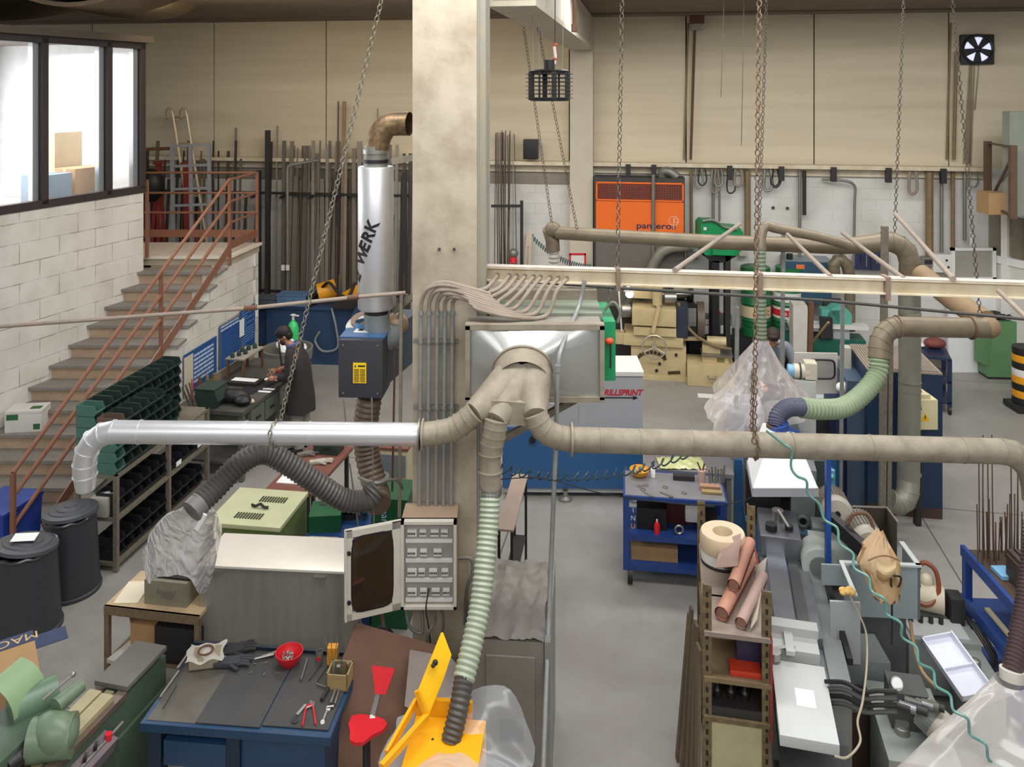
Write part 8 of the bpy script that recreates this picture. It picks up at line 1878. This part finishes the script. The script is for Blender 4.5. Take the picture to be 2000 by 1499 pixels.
g = G(Matrix.Translation(W(1868, 1305, .55)) @ Euler((R(14), R(-6), R(6))).to_matrix().to_4x4()); g.b(-.13, .13, -.25, .25, 0, .01).b(-.13, -.12, -.25, .25, 0, .05).b(.12, .13, -.25, .25, 0, .06).b(-.13, .13, -.25, -.24, 0, .05).b(-.13, .13, -.02, -.01, 0, .04).b(-.13, .13, .24, .25, 0, .05)
solo('parts_tray', 'long white compartment tray lying over the tank at lower right', 'tray', g, mat('tray_white', '#e4e6f2', rough=.35, dirt=.05))
t = thing('tank_cover', 'grey cover plate with chrome filler cap beside the blue rack', 'tank', W(1905, 1310, .45), R(-8)); t.location.z = 0; ROOT[t.name] = Matrix.Translation(t.location) @ Matrix.Rotation(R(-8), 4, 'Z'); part(t, 'tank', G().b(-.1, .14, -.2, .3, 0, .45), TK); part(t, 'filler_cap', G().lathe([(0, .45), (.04, .45), (.04, .5), (.036, .53), (0, .54)], n=18), STEEL)
g = G(); g.tube(smooth([D(1778, 1215, 5.9), D(1785, 1260, 5.7), D(1800, 1310, 5.5), D(1830, 1345, 5.4)], 6), .012, n=7); solo('tan_hose', 'tan hose curving down beside the flat coolant tank', 'hose', g, PB)
g = G(); p = W(1560, 1480, 0); g.box((2.3, 5.1, .008), (1.3, 1.1, .012), rz=.1); solo('floor_board', 'ochre cardboard sheet on the floor in front of the grinder', 'cardboard', g, mat('ochre_card', '#c39a4e', rough=.8, dirt=.3, scale=4))
g = G(); c_ = Vector((1.62, 4.75, .5)); g.sph(c_, .1, (1.2, .8, .6), n=10); g.sph(c_+Vector((.1, 0, -.03)), .07, n=8); solo('blue_rag', 'blue and white rag at the bottom edge beside the rusty shelf', 'rag', g, mat('rag_blue', '#35618f', rough=.8, dirt=.5, scale=25, dirtc='#d5dbe0')); g = G(); g.box((1.66, 4.78, .22), (.3, .3, .44)); solo('dark_crate', 'dark crate holding the blue rag at the bottom edge', 'crate', g, DARKM)
# blue rack with rods
t = thing('rod_rack', 'bright blue steel rack with sloping shelves full of dark rods at the right edge', 'rack', Vector((3.9, 6.25, 0)), R(-3)); RB = mat('rack_blue', '#26478c', rough=.35, dirt=.15)
for (x, y) in ((0, .85), (0, 0), (.75, .85)): part(t, 'post', G().b(x-.03, x+.03, y-.03, y+.03, 0, 1.0), RB)
for z in (1.0, .58, .16): part(t, 'shelf', G().b(-.02, .8, -.02, .88, z-.05, z), RB if z < .9 else mat('rack_wood', '#4f3e30', rough=.7)); part(t, 'edge_beam', G().b(-.035, .0, -.03, .9, z-.06, z+.03), RB)
t2 = thing('rod_block', 'dark block of bundled square rods on the blue rack', 'block', Vector((4.25, 6.4, 1.0)), R(-3)); part(t2, 'block', G().b(-.22, .3, -.3, .3, 0, .2), mat('rod_dark', '#47382e', rough=.6, dirt=.4)); 
for k in range(8): part(t2, 'rod', G().b(-.2+.06*k, -.16+.06*k, -.32, .32, .2, .23), MATS['rod_dark'])
random.seed(31)
for k in range(34):
    u = 1912+k*2.9+random.uniform(-2, 2); yy = random.uniform(6.85, 7.1); vt = random.choice((850, 965, 975, 1000, 1010, 1020, 985, 880, 860, 1015)); p = D(u, 1000, yy); top_ = D(u+random.uniform(-3, 3), vt, yy)
    g = G(); g.cyl((p.x, p.y, 1.0), top_, .0055, n=5); solo('welding_rod', 'thin dark rod standing upright in the blue rack', 'rod', g, mat('rod_rust', '#5a4438', rough=.7, dirt=.3), group='thin rods standing in the blue rack')
g = G(); g.box((4.05, 6.75, 1.02), (.12, .16, .03)); solo('blue_cloth', 'light blue folded cloth between rods on the blue rack', 'cloth', g, mat('cloth_sky', '#7db6dd', rough=.8)); g = G(); g.bar((3.98, 6.2, .62), (4.0, 6.9, .63), .04, .02); solo('pale_strip', 'pale strip lying on the middle shelf of the blue rack', 'strip', g, mat('strip_cream', '#cfc7a8', rough=.6))
# plastic cover at the lower right
drape('plastic_cover', 'big milky plastic sheet fanning out at the lower right below the brown hose', (D(1972, 1330, 5.12), .085), [D(1725, 1530, 4.8), D(1800, 1700, 4.3), D(2060, 1720, 4.2), D(2200, 1500, 4.9), D(2120, 1380, 5.4), D(2010, 1350, 5.45), D(1905, 1395, 5.25)], film('milky_plastic_two', '#d2ccc7', .3, .45, .8, 3), folds=9, amp=.04, bulge=.01, seed=9, nv=16)
# ---------------- the two people ----------------
def skinned(par, name, nodes, edges, m, extra=None, label=None, sub=2):
    """one continuous surface grown along a joint chain; nodes: list of (position, radius)"""
    me = bpy.data.meshes.new(name+'_sk'); me.from_pydata([tuple(n[0]) for n in nodes], edges, [])
    o = bpy.data.objects.new(name+'_sk', me); COL.objects.link(o)
    md = o.modifiers.new('s', 'SKIN'); md.use_smooth_shade = True
    lay = me.skin_vertices[0].data
    for i, n in enumerate(nodes):
        r = n[1]; lay[i].radius = (r, r) if not isinstance(r, tuple) else r
        lay[i].use_root = (i == 0)
    o.modifiers.new('d', 'SUBSURF').levels = sub; o.modifiers['d'].render_levels = sub
    dg = bpy.context.evaluated_depsgraph_get(); dg.update(); ev = bpy.data.meshes.new_from_object(o.evaluated_get(dg))
    bpy.data.objects.remove(o)
    g = G(); g.bm.from_mesh(ev)
    if extra: extra(g)
    return part(par, name, g, m, label, world=True)
SKIN_ = mat('skin', '#b27a5e', rough=.5, dirt=.05); HAIR = mat('hair_dark', '#1d1715', rough=.6, dirt=.1)
def hand(g, wrist, dirv, side, curl=.5, s=1.0):
    """palm, four bent fingers of unequal length and a thumb leaving the side of the palm"""
    d = Vector(dirv).normalized(); up = Vector((0, 0, 1)); x = d.cross(up).normalized()*side; n = x.cross(d).normalized()*side
    if n.z > 0: n = -n
    pc = wrist+d*.045*s
    g.tube([wrist, wrist+d*.03*s, wrist+d*.07*s, wrist+d*.085*s], .03, n=10, rf=lambda i, l: (.024, .036, .038, .03)[i]*s)
    for k, L_ in enumerate((.068, .078, .072, .055)):
        b_ = wrist+d*.078*s+x*(.028-.019*k)*s; a1 = b_+d*L_*.45*s+n*curl*.012*s; a2 = a1+(d*(1-curl*.6)+n*curl).normalized()*L_*.32*s; a3 = a2+(d*(1-curl)+n*curl*1.4).normalized()*L_*.25*s
        g.tube([b_, a1, a2, a3], .008, n=7, rf=lambda i, l: (.0095, .009, .008, .006)[i]*s)
    b_ = wrist+d*.025*s+x*.03*s; g.tube([b_, b_+(d*.6+x*.8)*.035*s, b_+(d*1.1+x*.8)*.052*s+n*.012*s], .01, n=7, rf=lambda i, l: (.013, .011, .008)[i]*s)
def head(g, c, face, tilt, s=1.0):
    f = Vector(face).normalized(); up = Vector((0, 0, 1)); up = (up*math.cos(tilt)+f*math.sin(tilt)).normalized(); f = (f-up*f.dot(up)).normalized(); x = f.cross(up)
    M_ = Matrix((x, f, up)).transposed().to_4x4(); M_.translation = c; q = G(M_); q.bm.free(); q.bm = g.bm
    q.sph((0, -.01, .03), .093*s, (.84, 1.04, 1.12), n=20); q.sph((0, .03, -.045), .066*s, (.84, .95, 1.05), n=16)
    q.tube([(0, .085*s, .03*s), (0, .108*s, .0), (0, .115*s, -.018*s), (0, .09*s, -.024*s)], .01, n=6, rf=lambda i, l: (.008, .011, .014, .008)[i]*s)
    for sx in (-1, 1): q.sph((sx*.08*s, -.01, .0), .024*s, (.35, .7, 1.2), n=8); q.sph((sx*.032*s, .078*s, .028*s), .013*s, (1, .6, .7), n=8)
    q.tube([(-.024*s, .086*s, -.052*s), (0, .094*s, -.05*s), (.024*s, .086*s, -.052*s)], .006*s, n=6)
    return M_
def hair(t, M_, m, s=1.0, nm='hair', lab=None):
    g = G(M_); V = []
    g.sph((0, -.022, .055), .1*s, (.9, 1.08, 1.0), n=18); g.sph((0, -.05, .0), .085*s, (.92, .8, 1.0), n=14); g.sph((0, .045, .11), .05*s, (1.2, .8, .5), n=12)
    part(t, nm, g, m, lab, world=True)
def V3(u, v, Y_): return D(u, v, Y_)
# ---- man at the bench: turned to the left, head bowed over his hands
Yp = 11.35
t = thing('person', 'person in long dark work coat and grey trousers standing at the workbench with bowed head', 'person', Vector((-2.92, Yp, 0)))
pel = Vector((-2.93, Yp, .93)); ch = Vector((-2.98, Yp, 1.30)); nk_ = Vector((-3.05, Yp, 1.46)); hd = Vector((-3.15, Yp, 1.585))
fx = Vector((-1, -.12, 0))
sL = Vector((-3.02, Yp-.18, 1.39)); sR = Vector((-3.0, Yp+.18, 1.39)); eL = Vector((-3.03, Yp-.25, 1.13)); eR = Vector((-3.06, Yp+.22, 1.13)); wL = Vector((-3.24, Yp-.17, 1.06)); wR = Vector((-3.27, Yp+.05, 1.1))
kL = Vector((-2.96, Yp-.1, .5)); kR = Vector((-2.92, Yp+.12, .5)); aL = Vector((-2.92, Yp-.11, .09)); aR = Vector((-2.86, Yp+.13, .09))
nodes = [(pel, .13), (ch, .15), (nk_, .055), (hd-Vector((.0, 0, .06)), .05), (sL, .06), (eL, .042), (wL, .026), (sR, .06), (eR, .042), (wR, .026), (pel+Vector((0, -.09, -.06)), .09), (kL, .06), (aL, .04), (pel+Vector((0, .09, -.06)), .09), (kR, .06), (aR, .04)]
edges = [(0, 1), (1, 2), (2, 3), (1, 4), (4, 5), (5, 6), (1, 7), (7, 8), (8, 9), (0, 10), (10, 11), (11, 12), (0, 13), (13, 14), (14, 15)]
HM = [None]
def ex(g):
    HM[0] = head(g, hd, fx, R(38)); hand(g, wL, (wL-eL).normalized()*1+Vector((-.3, .3, .1)), 1, .6); hand(g, wR, Vector((-.9, -.5, -.1)), -1, .6)
skinned(t, 'body', nodes, edges, SKIN_, ex)
hair(t, HM[0], HAIR)
g = G(HM[0]); g.sph((0, .055, -.045), .07, (.95, .75, .75), n=12); part(t, 'face_mask', g, mat('mask_maroon', '#3a1c2a', rough=.7), world=True)
COAT = mat('coat_dark', '#2c2627', rough=.8, dirt=.15)
g = G(); V = []
for (c_, rx, ry) in ((Vector((-2.93, Yp, .58)), .21, .25), (Vector((-2.925, Yp, .75)), .195, .235), (Vector((-2.93, Yp, .95)), .17, .21), (Vector((-2.95, Yp, 1.15)), .165, .21), (Vector((-2.985, Yp, 1.3)), .16, .225), (Vector((-3.01, Yp, 1.4)), .12, .19), (Vector((-3.04, Yp, 1.46)), .07, .09)):
    V.append([g._v(c_+Vector((rx*math.cos(2*PI*k/28)*(1+.04*math.sin(5*k)), ry*math.sin(2*PI*k/28), .01*math.sin(k*1.3)))) for k in range(28)])
for a_, b_ in zip(V, V[1:]):
    for k in range(28): g.bm.faces.new((a_[k], a_[(k+1) % 28], b_[(k+1) % 28], b_[k]))
for (s_, e_, w_) in ((sL, eL, wL), (sR, eR, wR)): g.tube(smooth([Vector((-3.0, (s_.y+Yp)/2, 1.39)), s_, e_, e_.lerp(w_, .62)], 5), .06, n=14, rf=lambda i, l: .078-.0012*i)
part(t, 'coat', g, COAT, world=True)
part(t, 'collar', G().tube([nk_+Vector((.075*math.cos(k*PI/8)+.01, .085*math.sin(k*PI/8), .02+.03*math.cos(k*PI/8))) for k in range(16)], .018, n=8, closed=True), mat('collar_blue', '#4a63a8', rough=.7), 'blue shirt collar', world=True)
TR = mat('trousers_grey', '#8a857f', rough=.85, dirt=.15); g = G()
for (h_, k_, a_) in ((pel+Vector((0, -.09, -.06)), kL, aL), (pel+Vector((0, .09, -.06)), kR, aR)): g.tube(smooth([h_, k_, a_], 5), .09, n=14, rf=lambda i, l: .105-.0035*i)
part(t, 'trousers', g, TR, world=True)
for a_ in (aL, aR): part(t, 'shoe', G().sph(a_+Vector((-.06, 0, -.045)), .06, (2.0, .85, .75), n=12), BLACK, world=True)
for (z, dy) in ((1.28, -.235), (1.2, -.235)): part(t, 'coat_stripe', G().bar(Vector((-3.08, Yp+dy, z+.02)), Vector((-3.0, Yp+dy-.02, z)), .012, .02), WHITEP, world=True)
g = G(); g.cyl(Vector((-3.3, Yp-.12, 1.08)), Vector((-3.38, Yp+.05, 1.12)), .012, n=8); g.box(Vector((-3.35, Yp, 1.1)), (.08, .05, .03)); solo('hand_part', 'small bright metal part held between the hands of the person in the coat', 'part', g, STEEL)
# ---- second person behind the plastic tent: bent forward, grey sweater
Yq = 11.4
t = thing('person', 'person in grey sweater leaning forward behind the plastic tent beside the drums', 'person', Vector((3.62, Yq+.1, 0)))
pel = Vector((3.66, Yq+.22, .95)); ch = Vector((3.62, Yq+.02, 1.33)); nk_ = Vector((3.59, Yq-.10, 1.50)); hd = Vector((3.57, Yq-.19, 1.60))
sL = Vector((3.42, Yq-.02, 1.44)); sR = Vector((3.82, Yq-.02, 1.42)); eL = Vector((3.34, Yq-.1, 1.16)); eR = Vector((3.93, Yq-.12, 1.15)); wL = Vector((3.38, Yq-.32, 1.02)); wR = Vector((3.92, Yq-.34, 1.0))
kL = Vector((3.58, Yq+.16, .5)); kR = Vector((3.77, Yq+.18, .5)); aL = Vector((3.56, Yq+.22, .09)); aR = Vector((3.8, Yq+.24, .09))
nodes = [(pel, .13), (ch, .15), (nk_, .055), (hd-Vector((0, 0, .06)), .05), (sL, .06), (eL, .042), (wL, .026), (sR, .06), (eR, .042), (wR, .026), (pel+Vector((-.09, 0, -.06)), .09), (kL, .06), (aL, .04), (pel+Vector((.09, 0, -.06)), .09), (kR, .06), (aR, .04)]
def ex(g):
    HM[0] = head(g, hd, Vector((-.25, -1, 0)), R(40)); hand(g, wL, Vector((.1, -1, -.2)), 1, .6); hand(g, wR, Vector((-.1, -1, -.2)), -1, .6)
skinned(t, 'body', nodes, edges, SKIN_, ex); hair(t, HM[0], mat('hair_brown', '#3a2c24', rough=.7, dirt=.1))
SWT = mat('sweater_grey', '#8d9199', rough=.85, dirt=.15, scale=12); g = G(); V = []
for (c_, rx, ry) in ((pel+Vector((0, 0, -.08)), .18, .13), (pel, .18, .13), (pel.lerp(ch, .5), .18, .13), (ch, .21, .14), (ch+Vector((0, -.05, .1)), .19, .11), (nk_+Vector((0, .0, -.01)), .08, .07)):
    V.append([g._v(c_+Vector((rx*math.cos(2*PI*k/26), ry*math.sin(2*PI*k/26), .008*math.sin(k*1.7)))) for k in range(26)])
for a_, b_ in zip(V, V[1:]):
    for k in range(26): g.bm.faces.new((a_[k], a_[(k+1) % 26], b_[(k+1) % 26], b_[k]))
for (s_, e_, w_) in ((sL, eL, wL), (sR, eR, wR)): g.tube(smooth([Vector(((s_.x+3.62)/2, s_.y, 1.43)), s_, e_, e_.lerp(w_, .8)], 5), .06, n=14, rf=lambda i, l: .076-.0012*i)
part(t, 'sweater', g, SWT, world=True); part(t, 'hood_collar', G().sph(nk_+Vector((.06, .03, .02)), .06, (1.2, .8, .7), n=12), mat('collar_pale', '#b9bcc2', rough=.8), world=True)
g = G()
for (h_, k_, a_) in ((pel+Vector((-.09, 0, -.06)), kL, aL), (pel+Vector((.09, 0, -.06)), kR, aR)): g.tube(smooth([h_, k_, a_], 5), .09, n=14, rf=lambda i, l: .105-.0035*i)
part(t, 'trousers', g, mat('trousers_navy', '#2f3a4e', rough=.85), world=True)
for a_ in (aL, aR): part(t, 'shoe', G().sph(a_+Vector((0, -.06, -.045)), .06, (.85, 2.0, .75), n=12), BLACK, world=True)
# ---------------- small services and clutter ----------------
p = D(910, 1060, 6.5)
t = thing('junction_box', 'cream junction box on the column side right of the fuse cabinet', 'box', p); part(t, 'box', G().b(-.05, .05, -.04, .04, -.09, .09, bev=.006), LG); part(t, 'lid', G().b(-.04, .04, -.046, -.04, -.08, .08), CE)
g = G(); g.cyl(D(917, 905, 6.5), D(914, 1040, 6.48), .012, n=8); solo('drop_pipe', 'rusty short pipe falling into the cream junction box', 'pipe', g, RUST)
for (y, z, lab) in ((1.15, .60, 'white label tag on the near part of the middle rack shelf'), (1.62, .62, 'small white tag further along the middle rack shelf')):
    g = G(Matrix.Translation(RM @ Vector((.005, y, z))) @ Matrix.Rotation(RKZ, 4, 'Z')); g.b(0, .006, -.05, .05, 0, .05); solo('label_tag', lab, 'tag', g, PAPER)
# cut parts and papers on the bench behind the hood and the floor
random.seed(77)
for k in range(6):
    p = tb(.52+.1*(k % 3)+random.uniform(-.02, .02), .5+.08*(k//3)+random.uniform(-.02, .02)); g = G(); a_ = random.uniform(0, 3); d_ = Vector((math.cos(a_), math.sin(a_), 0))*.012; g.bar(p+Vector((0, 0, .006))-d_, p+Vector((0, 0, .006))+d_, .006, .004); solo('metal_offcut', 'tiny bright metal offcut lying on the black rubber mat', 'offcut', g, STEEL, group='offcuts on the rubber mat')
for (u, v, s, lab) in ((1520, 962, .05, 'grey knob'),): pass
# cables along the left of the column foot
for k, (pts, lab) in enumerate((([D(700, 1215, 6.3), D(725, 1235, 6.25), D(752, 1225, 6.2), D(775, 1250, 6.25)], 'bundle cable curling below the fuse cabinet door'), ([D(745, 1195, 6.35), D(752, 1240, 6.3), D(762, 1290, 6.3), Vector((D(768, 1290, 6.3).x, 6.3, 0))], 'thin rusty pipe standing behind the brown cardboard sheet'), ([D(792, 1180, 6.3), D(800, 1225, 6.25), D(825, 1235, 6.25), D(822, 1180, 6.3)], 'grey cable loop under the left corner of the fuse cabinet'))):
    g = G(); g.tube(smooth(pts, 5), .013, n=7); solo('power_cable', lab, 'cable', g, (DARKM, RUST, GALV)[k])
# panel joints of the hall wall: two conduits beside the upper seams
for (u, lab) in ((1344, 'thin brown strip beside the wall seam right of the lamp pipe'), (1857, 'thin brown strip beside the seam left of the tan pipe')):
    g = G(); g.cyl(fwz(u, 45, .05), fwz(u-8, 312, .05), .018, n=6); solo('seam_strip', lab, 'strip', g, PB)
# service boxes on the lower far wall
for (u, v, w_, h_, m, lab) in ((1345, 485, .14, .2, LG, 'small cream switch box between heater and green compressor'), (1352, 505, .2, .12, GALV, 'grey socket strip under the cream switch box'), (1452, 500, .16, .16, LG, 'pale socket box right of the green compressor')):
    p = fwz(u, v, .1); g = G(Matrix.Translation(p) @ Matrix.Rotation(FWA, 4, 'Z')); g.b(-w_/2, w_/2, -.05, .05, 0, h_, bev=.01); solo('socket_box', lab, 'socket', g, m)
for (u, v) in ((1510, 406), (1538, 407)):
    g = G(); g.cyl(fwz(u, v, .0), fwz(u, v, .03), .03, n=8); solo('wall_plug', 'small dark plug in the lower far wall above the branch duct', 'plug', g, DARKM, group='dark plugs in the far wall')
